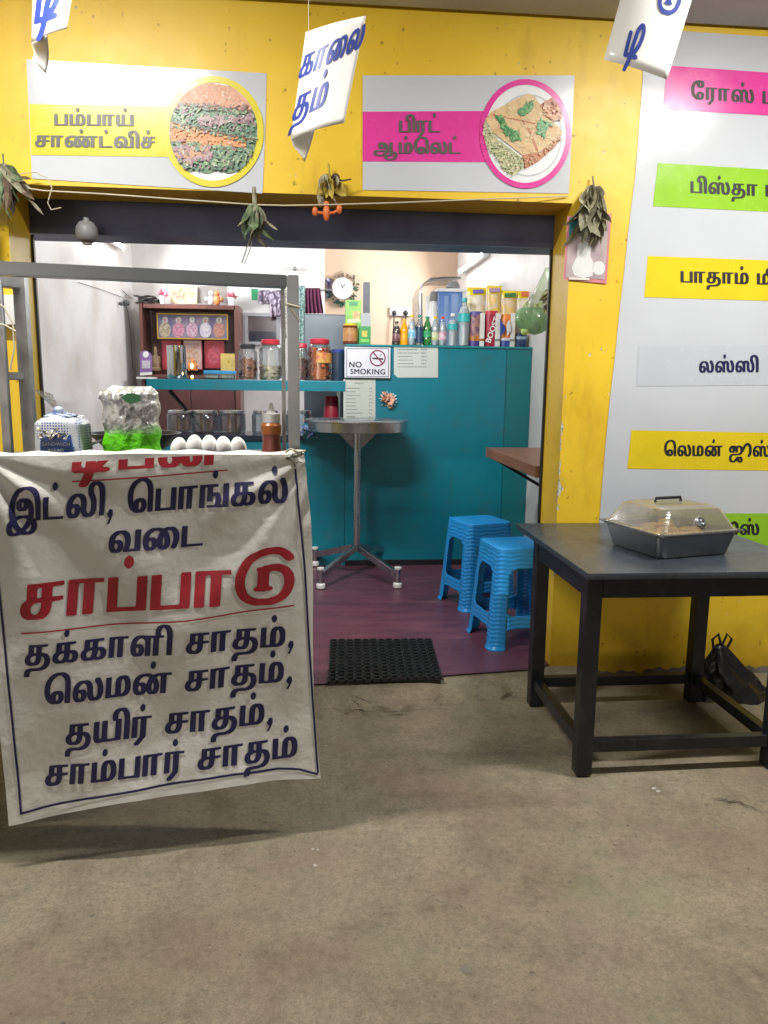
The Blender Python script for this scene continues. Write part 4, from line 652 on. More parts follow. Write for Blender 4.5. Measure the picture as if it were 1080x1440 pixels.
leaf_bunch('dry_leaf_bunch', 'bunch of grey dry leaves hung over the pink edged card', PY(832, 272, WY-.02), 20, .22, .075, (D1, D2), 1, .17, seed=5)
leaf_bunch('dry_leaf_bunch', 'green and brown dry leaf bunch hung at the left edge above the steel rack', PY(6, 243, WY-.05), 12, .19, .04, (D3, D1, D4), .8, .7, seed=8)
leaf_bunch('dry_leaf_bunch', 'brown dried leaf bunch low at the left edge just above the steel beam', PY(-8, 318, WY-.05), 10, .16, .04, (D4, D2), 1, .5, seed=12)
t = leaf_bunch('dry_leaf_bunch', 'single dry leaf twist hanging from the string in the middle of the opening', PY(358, 300, WY-.12), 6, .13, .05, (D1, D3), 1, .22, seed=21)
b = MB(); b.tube([PY(357, 263, WY-.12), PY(358, 285, WY-.12), PY(356, 302, WY-.12)], .008, 6, .012); b.tube([PY(355, 330, WY-.12), PY(347, 348, WY-.12), PY(340, 370, WY-.12)], .003, 5); b.tube([PY(357, 330, WY-.12), PY(352, 350, WY-.12), PY(343, 372, WY-.12)], .002, 5); b.build('stalk', D1, t)
t = leaf_bunch('dry_flower_bunch', 'dry yellow flower bunch above the orange figure on the lintel', PY(462, 256, WY-.03), 15, .10, .05, (D5, D2), .9, .5, seed=31)
b = MB(); b.tube([PY(458, 252, WY-.03), PY(470, 252, WY-.05), PY(482, 254, WY-.06), PY(494, 252, WY-.05)], .006, 6, .003); b.ball(PY(472, 250, WY-.05), .018); b.build('stem', D4, t)
M_or = mat('orange_plastic', (.72, .17, .04), .4)
t = thing('orange_charm', 'little orange winged charm hanging under the dry yellow flowers', 'charm', PY(459, 300, WY-.1))
q = lambda x, y, d=.1: PY(x, y, WY-d)
b = MB(); b.ball(q(459, 299), (.014, .014, .034)); b.ball(q(459, 287), .012); b.tube([q(461, 300), q(470, 299), q(476, 295)], .006, 8); b.tube([q(457, 300), q(448, 299), q(444, 297)], .006, 8); b.ball(q(477, 294), (.012, .012, .02)); b.ball(q(443, 297), (.012, .012, .02)); b.build('body', M_or, t)
M_str = mat('pale_string', (.55, .5, .38), .8)
b = MB(); b.tube([PY(20, 262, WY-.06), PY(60, 268, WY-.1), PY(150, 273, WY-.12), PY(260, 281, WY-.12), PY(360, 288, WY-.12), PY(400, 289, WY-.12), PY(460, 288, WY-.11), PY(560, 285, WY-.09), PY(680, 280, WY-.06), PY(798, 276, WY-.01)], .0028, 6)
tag(b.build('hanging_string', M_str), 'thin pale string stretched across the top of the shop opening', 'string')
b = MB(); b.tube([PY(12, 252, WY-.05), PY(30, 244, WY-.05), PY(50, 242, WY-.05), PY(66, 250, WY-.05), PY(73, 264, WY-.05), PY(67, 285, WY-.06), PY(72, 295, WY-.06), PY(86, 292, WY-.06)], .002, 6)
tag(b.build('loose_wire', M_str), 'thin loose wire curling in front of the sandwich poster corner', 'wire')
c0 = PY(122, 327, 3.55)
t = thing('lamp_holder', 'round grey lamp holder hanging under the dark blue shutter beam', 'lamp holder', c0)
b = MB(); b.lathe([(.012, .06), (.014, .048), (.03, .042), (.044, .02), (.047, -.005), (.042, -.027), (.03, -.038), (.0, -.042)], c0); b.build('shade', mat('grey_plastic', (.22, .22, .23), .5), t)
b = MB(); b.lathe([(.0, -.041), (.022, -.041), (.018, -.05), (0, -.053)], c0); b.build('lens', mat('dim_lens', (.35, .34, .33), .2), t)

# ---- three laminated papers hanging under the porch
M_lam = sheet_mat('laminated_paper', (.95, .95, .95), .25)
def hanging_paper(label, C, Y, depth, flap, texts, string):
    t = thing('hanging_paper', label, 'hanging sign', PY(*C[0], Y), 'laminated papers hung under the porch')
    dp = lambda u, v: Y+depth*((1-u)**3)*(.6+.4*v)+.012*v*math.sin(3*u)
    def at(u, v):
        x = (C[0][0]*(1-u)+C[1][0]*u)*(1-v)+(C[3][0]*(1-u)+C[2][0]*u)*v; y = (C[0][1]*(1-u)+C[1][1]*u)*(1-v)+(C[3][1]*(1-u)+C[2][1]*u)*v
        bow = 2*math.sin(math.pi*u)
        return x, y-bow*(1 if v < .5 else 1)
    b = MB(); b.grid(lambda u, v: PY(*at(u, v), dp(u, v)), 14, 16); b.build('sheet', M_lam, t, solid=.0006)
    if flap:
        e, tip = flap
        def fl(u, v):
            x0, y0 = at(.45*u, 1.0); p0 = PY(x0, y0, dp(.45*u, 1)+.0005)
            x1 = e[0][0]+(e[1][0]-e[0][0])*u; y1 = e[0][1]+(e[1][1]-e[0][1])*u
            p1 = PY(x1, y1, Y+depth+.05-.02*u); return p0.lerp(p1, v)+Vector((0, .02*math.sin(math.pi*v), 0))
        b = MB(); b.grid(fl, 6, 8); b.build('curled_corner', M_lam, t, solid=.0006)
    A = Vector(C[0]); B = Vector(C[1]); Dd = Vector(C[3])
    def sf(px, py, l=0.):
        # nearest depth on the sheet for this point
        best = None; pu = min(1, max(0, .5)); 
        u, v = .5, .5
        for _ in range(12):
            x, y = at(u, v); dx, dy = px-x, py-y
            ex = Vector(at(min(u+.02, 1.5), v))-Vector((x, y)); ey = Vector(at(u, v+.02))-Vector((x, y))
            det = ex.x*ey.y-ex.y*ey.x
            if abs(det) < 1e-9: break
            u += .02*(dx*ey.y-dy*ey.x)/det; v += .02*(ex.x*dy-ex.y*dx)/det
            u = min(1.2, max(-.1, u)); v = min(1.2, max(-.1, v))
        return PY(px, py, dp(min(1, max(0, u)), min(1, max(0, v)))-.0018-l)
    for s, p0, p1, xh, up in texts: tamil(s, p0, p1, xh, sf, M_bluep, 'lettering', t, up=up, cut=.12)
    b = MB(); b.tube([PY(*string[0], Y), PY(*string[1], Y)], .0012, 6); b.build('string', M_str, t)
M_bluep = mat('blue_print', (.03, .055, .30), .4)
hanging_paper('white laminated paper sign with two words hanging at the top centre', [(430, 45), (515, 22), (484, 173), (409, 194)], 2.46, .12, ([(414, 208), (429, 226)], None),
    [("காைல", (418, 112), (508, 66), 33, (.26, -1)), ("தம்", (409, 172), (456, 148), 36, (.24, -1))], ((434, -60), (434, 46)))
hanging_paper('laminated paper sign with one letter hanging at the top left corner', [(48, -90), (116, -92), (94, 40), (44, 60)], 2.46, .12, ([(45, 82), (64, 103)], None),
    [("டி", (47, 34), (84, 22), 44, (.12, -1)), ], ((80, -150), (80, -88)))
hanging_paper('laminated paper sign hanging at the top right in front of the menu board', [(905, -120), (1010, -120), (938, 112), (849, 84)], 2.44, .08, None,
    [("டி", (876, 78), (898, 84), 34, (.26, -1)), ("டு", (921, 14), (953, 22), 34, (.26, -1))], ((985, -200), (985, -116)))

# ================================================================== COUNTERS INSIDE
TY = 5.45
ZT = PY(600, 486, TY).z                    # top of the tall teal partition
ZS = PY(330, 534, TY).z                    # top of the teal shelf
xp0, xp1 = PY(486, 540, TY).x, RXR-.004
t = thing('teal_partition', 'tall teal counter partition across the room behind the steel table', 'counter', (0, TY, FZ))
xm = PY(709, 600, TY).x; M_teal2 = mat('green_teal_laminate', (.004, .17, .19), .34, c2=(.004, .13, .15), scale=1.4, lo=.3, hi=.7, wear=(.05, .11, .12), wscale=7, wamt=.5)
for q0, q1, m_ in ((xp0, xm-.0015, M_teal), (xm+.0015, xp1, M_teal2)): MB().box(((q0+q1)/2, TY+.15, (FZ+ZT)/2), (q1-q0, .3, ZT-FZ-.012), bev=.002).build('front_panel', m_, t, smooth=False)
b = MB(); b.box(((xp0+xp1)/2, TY+.145, ZT-.005), (xp1-xp0-.004, .32, .012)); b.build('top_edge', mat('teal_edge', (.02, .23, .25), .3), t, smooth=False)
b = MB(); b.box(((xp0+xp1)/2, TY-.002, FZ+.02), (xp1-xp0-.004, .006, .04)); b.build('base_strip', M_black, t, smooth=False)
xs0 = PY(206, 540, TY).x
t = thing('teal_shelf', 'teal wall shelf at eye level holding the snack jars', 'shelf', (xs0, TY, ZS))
b = MB(); b.box(((xs0+xp0)/2, TY+.16, ZS-.036), (xp0-xs0-.002, .34, .072), bev=.004); b.build('board', M_teal, t, smooth=False)
b = MB(); xx = PY(240, 550, TY).x; b.bar((xx-.02, TY+.08, ZS-.08), (xx+.16, TY+.32, ZS-.36), .02, .02); b.build('bracket', M_black, t)
ZL2 = 1.0
t = thing('teal_counter', 'low teal counter left of the partition with a row of big glass jars', 'counter', (0, TY, FZ))
b = MB(); b.box(((-1.4+xp0)/2, TY+.2, (FZ+ZL2-.03)/2), (xp0+1.4-.006, .38, ZL2-FZ-.03)); b.build('front_panel', M_teal, t, smooth=False)
b = MB(); b.box(((-1.4+xp0)/2, TY+.24, ZL2-.015), (xp0+1.4-.006, .5, .03)); b.build('counter_top', mat('dark_granite', (.03, .04, .06), .2, var=.4, scale=60), t, smooth=False)
xr0, xr1 = PY(426, 600, TY).x, PY(443, 600, TY).x
MB().box(((xr0+xp0)/2-.003, TY-.006, 1.03), (xp0-xr0-.008, .024, .115)).build('front_lip', M_teal, t, smooth=False)
MB().box(((xr1+xp0)/2, TY+.2, 1.042), (xp0-xr1-.008, .38, .084)).build('raised_end', M_teal, t, smooth=False)
zk = PY(700, 627, 5.0).z
a0, a1 = PZ(683, 629, zk), PZ(762, 668, zk)
t = thing('wall_counter', 'brown wooden eating ledge fixed along the right wall of the room', 'counter', (RXR, 4.6, zk))
b = MB(); b.box(((a0.x+RXR)/2, (a0.y+3.75)/2, zk-.03), (RXR-a0.x-.003, a0.y-3.75, .06), bev=.004); b.build('board', M_wood, t, smooth=False)
b = MB(); b.bar((RXR-.02, 4.9, zk-.06), (RXR-.02, 4.9, zk-.3), .03, .03); b.bar((RXR-.02, 4.9, zk-.28), (a0.x+.06, 4.9, zk-.07), .02, .02); b.build('bracket', M_black, t)
# grey pillar foot by the right wall
b = MB(); b.box((RXR-.07, 3.95, .42), (.14, .25, .72)); b.build('dado_block', M_white, shop, smooth=False)
# scratches on the right wall
b = MB()
for y_, z_, r in ((4.6, 1.22, .03), (4.5, 1.15, .025), (4.75, 1.18, .02), (4.35, 1.12, .02)):
    b.poly([(RXR-.003, y_+r*random.uniform(.3, 1.2)*math.cos(k*.9), z_+1.5*r*random.uniform(.2, 1.2)*math.sin(k*.9)) for k in range(7)])
b.build('scratched_paint', mat('scratch', (.45, .46, .45), .8, var=.4, scale=40), bpy.data.objects['right_room_wall'], smooth=False)

# notices on the partition
def notice(name, label, cat, pts, m, lines=None, Y=TY-.002):
    c = PY(sum(p[0] for p in pts)/len(pts), sum(p[1] for p in pts)/len(pts), Y)
    t = thing(name, label, cat, c); sheet(pts, .003, m, 'sheet', t, Y=Y)
    if lines:
        b = MB()
        for x0, x1, y in lines:
            x = x0
            while x < x1:
                w = random.uniform(1.2, 3.0)
                if x+w > x1: break
                b.poly([PY(x, y-.7, Y-.0045), PY(x+w, y-.7, Y-.0045), PY(x+w, y+.5, Y-.0045), PY(x, y+.5, Y-.0045)]); x += w+random.uniform(.3, .8)
        b.build('faint_writing', M_faint, t, smooth=False)
    return t
M_faint = mat('faint_ink', (.20, .20, .19), .6)
M_grey_paper = mat('price_paper', (.50, .54, .50), .5, var=.08)
notice('price_list', 'pale price list paper taped on the partition right of the smoking sign', 'notice', [(554, 487), (616, 487), (616, 531), (559, 531), (554, 526)], M_grey_paper,
       [l for y in (491.5, 496.5, 501.5, 506.5, 511.5) for l in ((559, 559+random.choice((18, 23, 31)), y), (592, 601, y))]+[(559, 600, 516)])
notice('price_list', 'narrow handwritten list paper hanging below the smoking sign', 'notice', [(483, 533), (528, 533), (528, 592), (483, 592)], mat('list_paper', (.47, .49, .44), .55, var=.1),
       [(499, 511, 539)]+[l for y in range(546, 590, 5) for l in ((487, 487+random.randint(14, 24), y), (519, 524, y))], Y=TY-.001)
t = thing('no_smoking_sign', 'white board reading NO SMOKING with a crossed cigarette ring', 'sign', PY(516, 509, TY-.03))
sY = TY-.03; cs = [(484.5, 488), (549, 486.5), (548.5, 532), (485, 532.5)]
P_ = [PY(x, y, sY) for x, y in cs]; b = MB()
c4 = sum(P_, Vector())/4; b.box((c4.x, sY+.004, c4.z), (P_[1].x-P_[0].x, .008, P_[0].z-P_[2].z)); b.build('board', mat('sign_white', (.62, .62, .68), .35, var=.04), t, smooth=False)
def frame_px(x0, y0, x1, y1, w, lift, m, name, t, Y):
    b = MB()
    for r in ((x0, y0, x1, y0+w), (x0, y1-w, x1, y1), (x0, y0+w, x0+w, y1-w), (x1-w, y0+w, x1, y1-w)):
        b.poly([PY(r[0], r[1], Y-lift), PY(r[2], r[1], Y-lift), PY(r[2], r[3], Y-lift), PY(r[0], r[3], Y-lift)])
    return b.build(name, m, t, smooth=False)
frame_px(487.2, 489.8, 546.5, 530.2, .8, .0015, M_ink, 'border', t, sY)
M_plum = mat('sign_plum', (.20, .02, .07), .4)
ring(531, 503.5, (9.6, 9.8), (11.4, 11.6), .0035, M_plum, 'prohibition_ring', t, Y=sY)
sheet([(523.5, 495.5), (525, 494.3), (539.3, 511), (538, 512.5)], .0045, M_plum, 'prohibition_bar', t, Y=sY)
sheet([(523.5, 502.6), (539, 503.8), (539, 506), (523.5, 504.9)], .0025, M_ink, 'cigarette', t, Y=sY)
sheet([(534, 501), (536, 497.5), (537, 498), (535.5, 501.5)], .0025, M_faint, 'smoke', t, Y=sY)
k_ = TY/1081
words('NO', 10.8*k_, M_ink, 'lettering', t, facing(PY(499.8, 512.6, sY-.0015)), 0, 1.1, .03)
words('SMOKING', 10.2*k_, M_ink, 'lettering', t, facing(PY(517.2, 522.6, sY-.0015)), 0, 1.1, .03)
# flower light sticker
t = thing('flower_sticker', 'pale pink shiny flower decoration stuck on the teal partition', 'decoration', PY(546, 562, TY))
M_pk = mat('pearl_pink', (.85, .48, .36), .22, var=.3, scale=120)
b = MB(); c0 = PY(546, 561, TY-.03)
R_ = random.Random(17)
for k in range(30):
    a = R_.uniform(0, 6.28); q_ = R_.uniform(.0, .03); b.leaf(c0+Vector((q_*math.cos(a), -.004-.012*R_.random(), q_*math.sin(a))), (math.cos(a), R_.uniform(-.7, .1), math.sin(a)), R_.uniform(.022, .04), .026, R_.uniform(-.3, .3), R_.uniform(0, 6))
b.ball(PY(549, 573, TY-.02), (.02, .01, .008))
for k in range(9): b.ball(c0+Vector((R_.uniform(-.022, .022), -.012, R_.uniform(-.022, .022))), (R_.uniform(.008, .013), .008, R_.uniform(.006, .011)), 8)
b.build('petals', M_pk, t)
b = MB()
for k in range(16):
    a = k*2*math.pi/16+random.uniform(-.1, .1); b.leaf(c0+Vector((.04*math.cos(a), .012, .04*math.sin(a))), (math.cos(a), 0, math.sin(a)), random.uniform(.012, .032), .012)
b.build('lace', mat('pearl_lace', (.45, .62, .62), .3), t)

# ================================================================== BOTTLES AND PACKETS ON THE PARTITION
M_clear = clear('clear_plastic', (.86, .9, .92), .06, .14); M_glass = clear('jar_glass', (.74, .82, .88), .05, .14); M_greenpet = clear('green_plastic', (.02, .55, .16), .06, .14)
capm = {k: mat('cap_'+k, c, .35) for k, c in dict(yellow=(.75, .5, .03), green=(.02, .25, .15), red=(.6, .05, .06), teal=(.03, .42, .42), white=(.75, .75, .75), orange=(.75, .4, .02), dark=(.05, .02, .02)).items()}
def bottle(label, px, ytop, w, liquid, lab, cap, shell=None, ribs=False, Y=TY+.07, ybase=485.5, group='drink bottles along the partition top', fill=.8):
    k = Y/1081*1.02; z0 = ZT+.002; x = PY(px, 486, Y).x; H = PY(px, ytop, Y).z-z0; r = w*k/2; c = (x, Y, z0)
    t = thing('drink_bottle', label, 'bottle', c, group)
    prof = [(r*.85, 0), (r, H*.03), (r, H*.26), (r*.86, H*.36), (r*.98, H*.5), (r*.96, H*.6), (r*.62, H*.78), (r*.36, H*.88), (r*.36, H*.93)]
    if ribs: prof = [(r*.9, 0), (r, H*.02)]+[(r*(1 if q % 2 else .93), H*(.05+.045*q)) for q in range(10)]+[(r, H*.54), (r, H*.66), (r*.8, H*.76), (r*.42, H*.86), (r*.36, H*.93)]
    MB().lathe(prof, c, 22).build('body', shell or M_clear, t)
    if liquid:
        hh = H*fill; pr = [(r*.8, H*.01)]+[(q[0]*.93, q[1]) for q in prof[1:] if q[1] < hh]; MB().lathe(pr+[(pr[-1][0]*.9, hh)], c, 22).build('drink', liquid, t)
    if lab:
        z1, z2, m = lab; MB().lathe([(r*1.03, H*z1), (r*1.03, H*z2)], c, 22, cap=False).build('label', m, t)
    MB().lathe([(r*.44, H*.915), (r*.46, H*.93), (r*.44, H), (r*.1, H*1.0)], c, 18).build('cap', capm[cap], t)
    return t
lm = lambda n, c, c2=None: mat('label_'+n, c, .4, c2=c2, scale=45, lo=.42, hi=.58)
M_cola = mat('cola', (.035, .012, .008), .1); M_od = mat('orange_drink', (.78, .33, .005), .2)
bottle('small dark brown cola bottle, first at the left end of the bottle row', 557.5, 452, 11.5, M_cola, (.18, .5, lm('maroon', (.12, .03, .04), (.3, .2, .2))), 'dark')
bottle('small bright orange drink bottle with an orange cap', 568, 449, 11.5, M_od, (.2, .45, lm('orange', (.75, .42, .02), (.6, .25, .02))), 'orange', M_od)
bottle('clear soda bottle with a blue label and yellow cap', 579, 443, 11.5, mat('clear_soda', (.62, .68, .72), .1), (.24, .52, lm('blue', (.1, .4, .62), (.5, .6, .7))), 'yellow')
bottle('drink bottle with a wide navy label and dark green cap', 589.5, 443, 11.5, None, (.1, .62, lm('navy', (.012, .03, .08), (.02, .06, .12))), 'green')
bottle('emerald green drink bottle with a green cap', 600.5, 445, 12, None, (.28, .5, lm('green', (.04, .4, .16), (.02, .2, .08))), 'green', M_greenpet)
bottle('clear lemon drink bottle with a yellow cap and olive label', 611.5, 445, 11.5, MATS['clear_soda'], (.2, .46, lm('olive', (.42, .45, .15), (.6, .6, .5))), 'yellow')
bottle('clear drink bottle with a pink label and red cap', 622, 445, 11, MATS['clear_soda'], (.2, .48, lm('pink', (.55, .22, .34), (.6, .5, .55))), 'red')
bottle('short ribbed water bottle with a teal band', 636, 441, 14, MATS['clear_soda'], (.5, .68, lm('teal', (.03, .42, .42), (.02, .3, .32))), 'white', ribs=True)
bottle('tall ribbed water bottle with a broad teal band and teal cap', 651.5, 419, 16, MATS['clear_soda'], (.5, .68, MATS['label_teal']), 'teal', ribs=True)

def px_box(px0, py0, px1, Y, depth, z0, bev=.004):
    a = PY(px0, py0, Y); c = PY(px1, py0, Y); H = a.z-z0
    return (a.x+c.x)/2, Y+depth/2, z0+H/2, c.x-a.x, depth, H
def standing(name, label, cat, px, ytop, w, m, parts=(), Y=TY+.06, z0=None, lid=None, lidh=.1, oval=.6, group=None, taper=(1, 1)):
    """upright rounded tub standing on the partition; parts = (z1, z2, material, x-extent)"""
    z0 = ZT+.002 if z0 is None else z0; k = Y/1081*1.02; x = PY(px, 486, Y).x; H = PY(px, ytop, Y).z-z0; r = w*k/2; c = (x, Y+r*.3, z0)
    t = thing(name, label, cat, c, group)
    def tub(prof):
        b = MB(); b.lathe(prof, (0, 0, 0), 24); bmesh.ops.scale(b.bm, vec=(1, oval, 1), verts=b.bm.verts); bmesh.ops.translate(b.bm, vec=c, verts=b.bm.verts); return b
    tub([(r*.93*taper[0], 0), (r*taper[0], H*.03), (r*(taper[0]+taper[1])*.46, H*.5), (r*taper[1], H*(.9 if lid else .95)), (r*.85*taper[1], H*(1-lidh if lid else 1))]).build('tub', m, t)
    if lid: tub([(r*.88*taper[1], H*(1-lidh)), (r*.9*taper[1], H*.99), (r*.8*taper[1], H)]).build('lid', lid, t)
    for z1, z2, mm in parts:
        rr = r*1.02*max(taper) if False else r*(taper[0]+(taper[1]-taper[0])*(z1+z2)/2)*1.015
        tub([(rr, H*z1), (rr, H*z2)]).build('label', mm, t)
    return t, c, H, r
M_purple = mat('purple_wrap', (.10, .045, .12), .35, c2=(.32, .16, .14), scale=30, lo=.45, hi=.62)
standing('drink_mix_jar', 'purple wrapped drink powder jar right of the tall water bottle', 'jar', 669, 438, 19, M_purple, ((0.0, .16, mat('violet_band', (.05, .03, .2), .35)), (.16, .3, mat('amber_band', (.5, .18, .03), .35, var=.5, scale=40))), lid=mat('violet_lid', (.10, .07, .3), .35), taper=(.95, 1))
t, c, H, r = standing('drink_mix_jar', 'red drink powder jar lettered BOOST', 'jar', 690.5, 437, 19.5, mat('red_wrap', (.40, .015, .05), .32, var=.3, scale=20), lid=mat('red_lid', (.5, .03, .05), .35), taper=(.93, 1))
words('BOOST', H*.22, mat('boost_white', (.75, .72, .72), .4), 'lettering', t, facing((c[0], c[1]-r*.66-.004, c[2]+H*.47), roll=math.radians(72)), 0, 1.05, .035)
standing('drink_mix_jar', 'orange and blue malt drink carton right of the red jar', 'jar', 712, 442, 17, mat('orange_wrap', (.68, .2, .03), .35, var=.2, scale=20), ((0, .2, mat('blue_wrap', (.02, .06, .28), .35)), (.2, .28, mat('white_wrap', (.6, .6, .62), .4)),), taper=(1, .95))
t_ = bpy.data.objects[[o.name for o in bpy.data.objects if o.get('label', '').startswith('orange and blue malt')][0]]
sheet([(703, 447), (711.5, 463), (703.5, 474)], .02, MATS['blue_wrap'], 'blue_wedge', t_, Y=TY+.04); sheet([(712, 456), (717, 449), (718.5, 465), (713, 473)], .02, MATS['white_wrap'], 'pale_wedge', t_, Y=TY+.04)
standing('drink_can', 'low dark blue tin under the hanging green bag', 'tin', 733, 468, 16, mat('navy_tin', (.02, .05, .12), .3, var=.3, scale=20), ((.55, .75, mat('tin_band', (.25, .35, .45), .3)),))
for x, w, lb in ((679, 6.5, 'thin white and amber packet between purple and red jars'), (701, 7, 'thin white packet with grey bands between red and orange jars'), (722, 6.5, 'thin white packet right of the orange and blue carton')):
    Y = TY+.04; z0 = ZT+.002; bx = px_box(x-w/2, 440, x+w/2, Y, .02, z0)
    t = thing('sachet', lb, 'packet', (bx[0], bx[1], z0), 'sachets between the powder jars')
    MB().box(bx[:3], bx[3:], bev=.004).build('pouch', mat('sachet_white', (.66, .64, .60), .4), t)
    MB().box((bx[0], bx[1]-.0005, z0+bx[5]*.2), (bx[3]*.98, .022, bx[5]*.07)).build('stripe', mat('amber_band', (.5, .18, .03)) if x == 679 else M_faint, t)
SN = mat('snack_print', (.62, .52, .28), .35, c2=(.68, .62, .52), scale=26, lo=.42, hi=.6); SN2 = mat('snack_print_gold', (.68, .45, .10), .35, c2=(.62, .50, .34), scale=26, lo=.4, hi=.6)
def pouch(label, x0, y0, x1, bandc, bx0, bx1, by0, by1, m, txt=None):
    Y = TY+.2; z0 = ZT+.002; a = PY(x0, y0, Y); c = PY(x1, y0, Y); H = a.z-z0; w = c.x-a.x
    t = thing('snack_pouch', label, 'packet', ((a.x+c.x)/2, Y, z0), 'snack pouches at the back of the partition')
    def fn(s):
        def f(u, v):
            e = (math.sin(math.pi*u)**.5)*(math.sin(math.pi*min(1, .03+v*.97))**.5)
            return (a.x+w*u, Y+s*(.028*e+.0008)+.004*math.sin(9*u+7*v), z0+H*v)
        return f
    b = MB(); b.grid(fn(-1), 12, 14); b.grid(fn(1), 12, 14); b.build('bag', m, t)
    b = MB(); b.grid(lambda u, v: (a.x+w*u, Y-.0062-.028*(math.sin(math.pi*u)**.5)*(math.sin(math.pi*(.90+.1*v))**.5), z0+H*(.87+.13*v)), 10, 3); b.build('top_strip', C_yel2, t)
    sheet([(bx0, by0), (bx1, by0-.6), (bx1, by1-.6), (bx0, by1)], .04, bandc, 'name_band', t, Y=Y)
pouch('pale snack pouch with a purple name band, leftmost of the pouches', 657, 404, 684, mat('band_purple', (.16, .13, .45), .4), 665, 680, 407.5, 412.5, SN)
pouch('tallest snack pouch with a mauve name band', 685, 402, 705.5, mat('band_mauve', (.42, .25, .42), .4), 688, 703, 405.5, 411, SN2)
pouch('yellow snack pouch with a dark green name band', 705.5, 408.5, 727, mat('band_green', (.05, .18, .06), .4), 709.5, 725.5, 412.5, 418, SN2)
pouch('yellow snack pouch with an orange name band, rightmost of the pouches', 727.5, 409, 751, mat('band_orange', (.7, .18, .06), .4), 733, 749, 410.5, 416.5, SN)

# steel stand, water filter, white bottle, socket
Y = 6.4; zb = 1.0
t = thing('steel_cover', 'bent sheet steel cover standing behind the water filter', 'metal cover', (PY(622, 486, Y).x, Y, zb))
pts = [(592, 500), (592, 410), (596, 398), (606, 391), (620, 389.5), (648, 389.5)]
b = MB(); Pm = [PY(x, y, Y) for x, y in pts]
b.grid(lambda u, v: Pm[min(4, int(u*5))].lerp(Pm[min(4, int(u*5))+1], u*5-min(4, int(u*5)))+Vector((0, .55*v, 0)), 25, 4); b.build('hood', M_steel, t, solid=.004)
b = MB(); b.bar(PY(593, 500, Y-.005), PY(593, 412, Y-.005), .012, .012); b.bar(PY(600, 395, Y-.005), PY(648, 391, Y-.005), .012, .012); b.build('rim', M_steel_dull, t)
b = MB(); x_ = PY(640, 500, Y+.2).x; b.box((x_-.1, Y+.25, zb/2), (.7, .5, zb)); tag(b.build('back_table', M_wood), 'plain table behind the partition carrying the water filter', 'table')
Yf = 6.1
t = thing('water_filter', 'blue see-through water filter tank with a white lid', 'water filter', (PY(636, 470, Yf).x, Yf, zb))
bx = px_box(617, 410, 650, Yf, .2, zb+.08); M_bt = mat('blue_tank', (.10, .20, .48), .18, c2=(.16, .30, .60), scale=6)
MB().box(bx[:3], bx[3:], bev=.012).build('tank', M_bt, t)
lx = px_box(615, 405, 657, Yf-.01, .22, PY(615, 410, Yf).z); MB().box(lx[:3], lx[3:], bev=.006).build('lid', capm['white'], t)
sx = px_box(650.5, 410, 656, Yf, .2, zb+.08); MB().box(sx[:3], sx[3:], bev=.004).build('side_frame', capm['white'], t)
b = MB(); cx = PY(637, 405, Yf+.1); b.lathe([(.055, 0), (.052, .02), (.035, .045), (.0, .05)], (cx.x, Yf+.1, cx.z), 20); b.build('top_knob', MATS['grey_plastic'], t)
b = MB(); f0 = px_box(625, 416, 631, Yf-.006, .01, PY(625, 470, Yf).z); b.box(f0[:3], f0[3:], bev=.003); f0 = px_box(635, 414, 645, Yf-.006, .01, PY(625, 470, Yf).z); b.box(f0[:3], f0[3:], bev=.003); b.build('front_rib', mat('blue_tank_light', (.24, .36, .62), .2), t)
t = thing('white_flask', 'white cylindrical flask beside the blue water filter', 'flask', (PY(608, 470, Yf).x, Yf, zb))
c = PY(608.5, 470, Yf); HF = PY(608, 414, Yf).z-zb; MB().lathe([(.045, 0), (.047, .02), (.047, HF*.8), (.028, HF*.9), (.026, HF*.95)], (c.x, Yf, zb)).build('body', capm['white'], t)
MB().lathe([(.03, HF*.95), (.03, HF*1.0), (.02, HF*1.02)], (c.x, Yf, zb)).build('cap', M_faint, t)
b = MB(); f0 = px_box(600, 416, 604, Yf, .05, zb); b.box(f0[:3], f0[3:], bev=.004); tag(b.build('white_strip', capm['white']), 'narrow white strip leaning left of the white flask', 'strip')
Yw = RYB
t = thing('socket_board', 'white twin socket board with two black plugs on the peach wall', 'socket', PY(562, 438, Yw))
a = PY(548, 431.5, Yw); d_ = PY(577, 444.5, Yw); MB().box(((a.x+d_.x)/2, Yw-.02, (a.z+d_.z)/2), (d_.x-a.x, .04, a.z-d_.z), bev=.008).build('plate', capm['white'], t)
for x in (554.5, 570.5):
    p = PY(x, 440, Yw-.05); b = MB(); b.ball(p, (.026, .02, .03)); b.tube([p, p+Vector((-.005, -.02, -.08)), p+Vector((-.015 if x < 560 else .01, -.02, -.3)), p+Vector((-.03, -.02, -.55))], .007); b.build('plug', M_black, t)

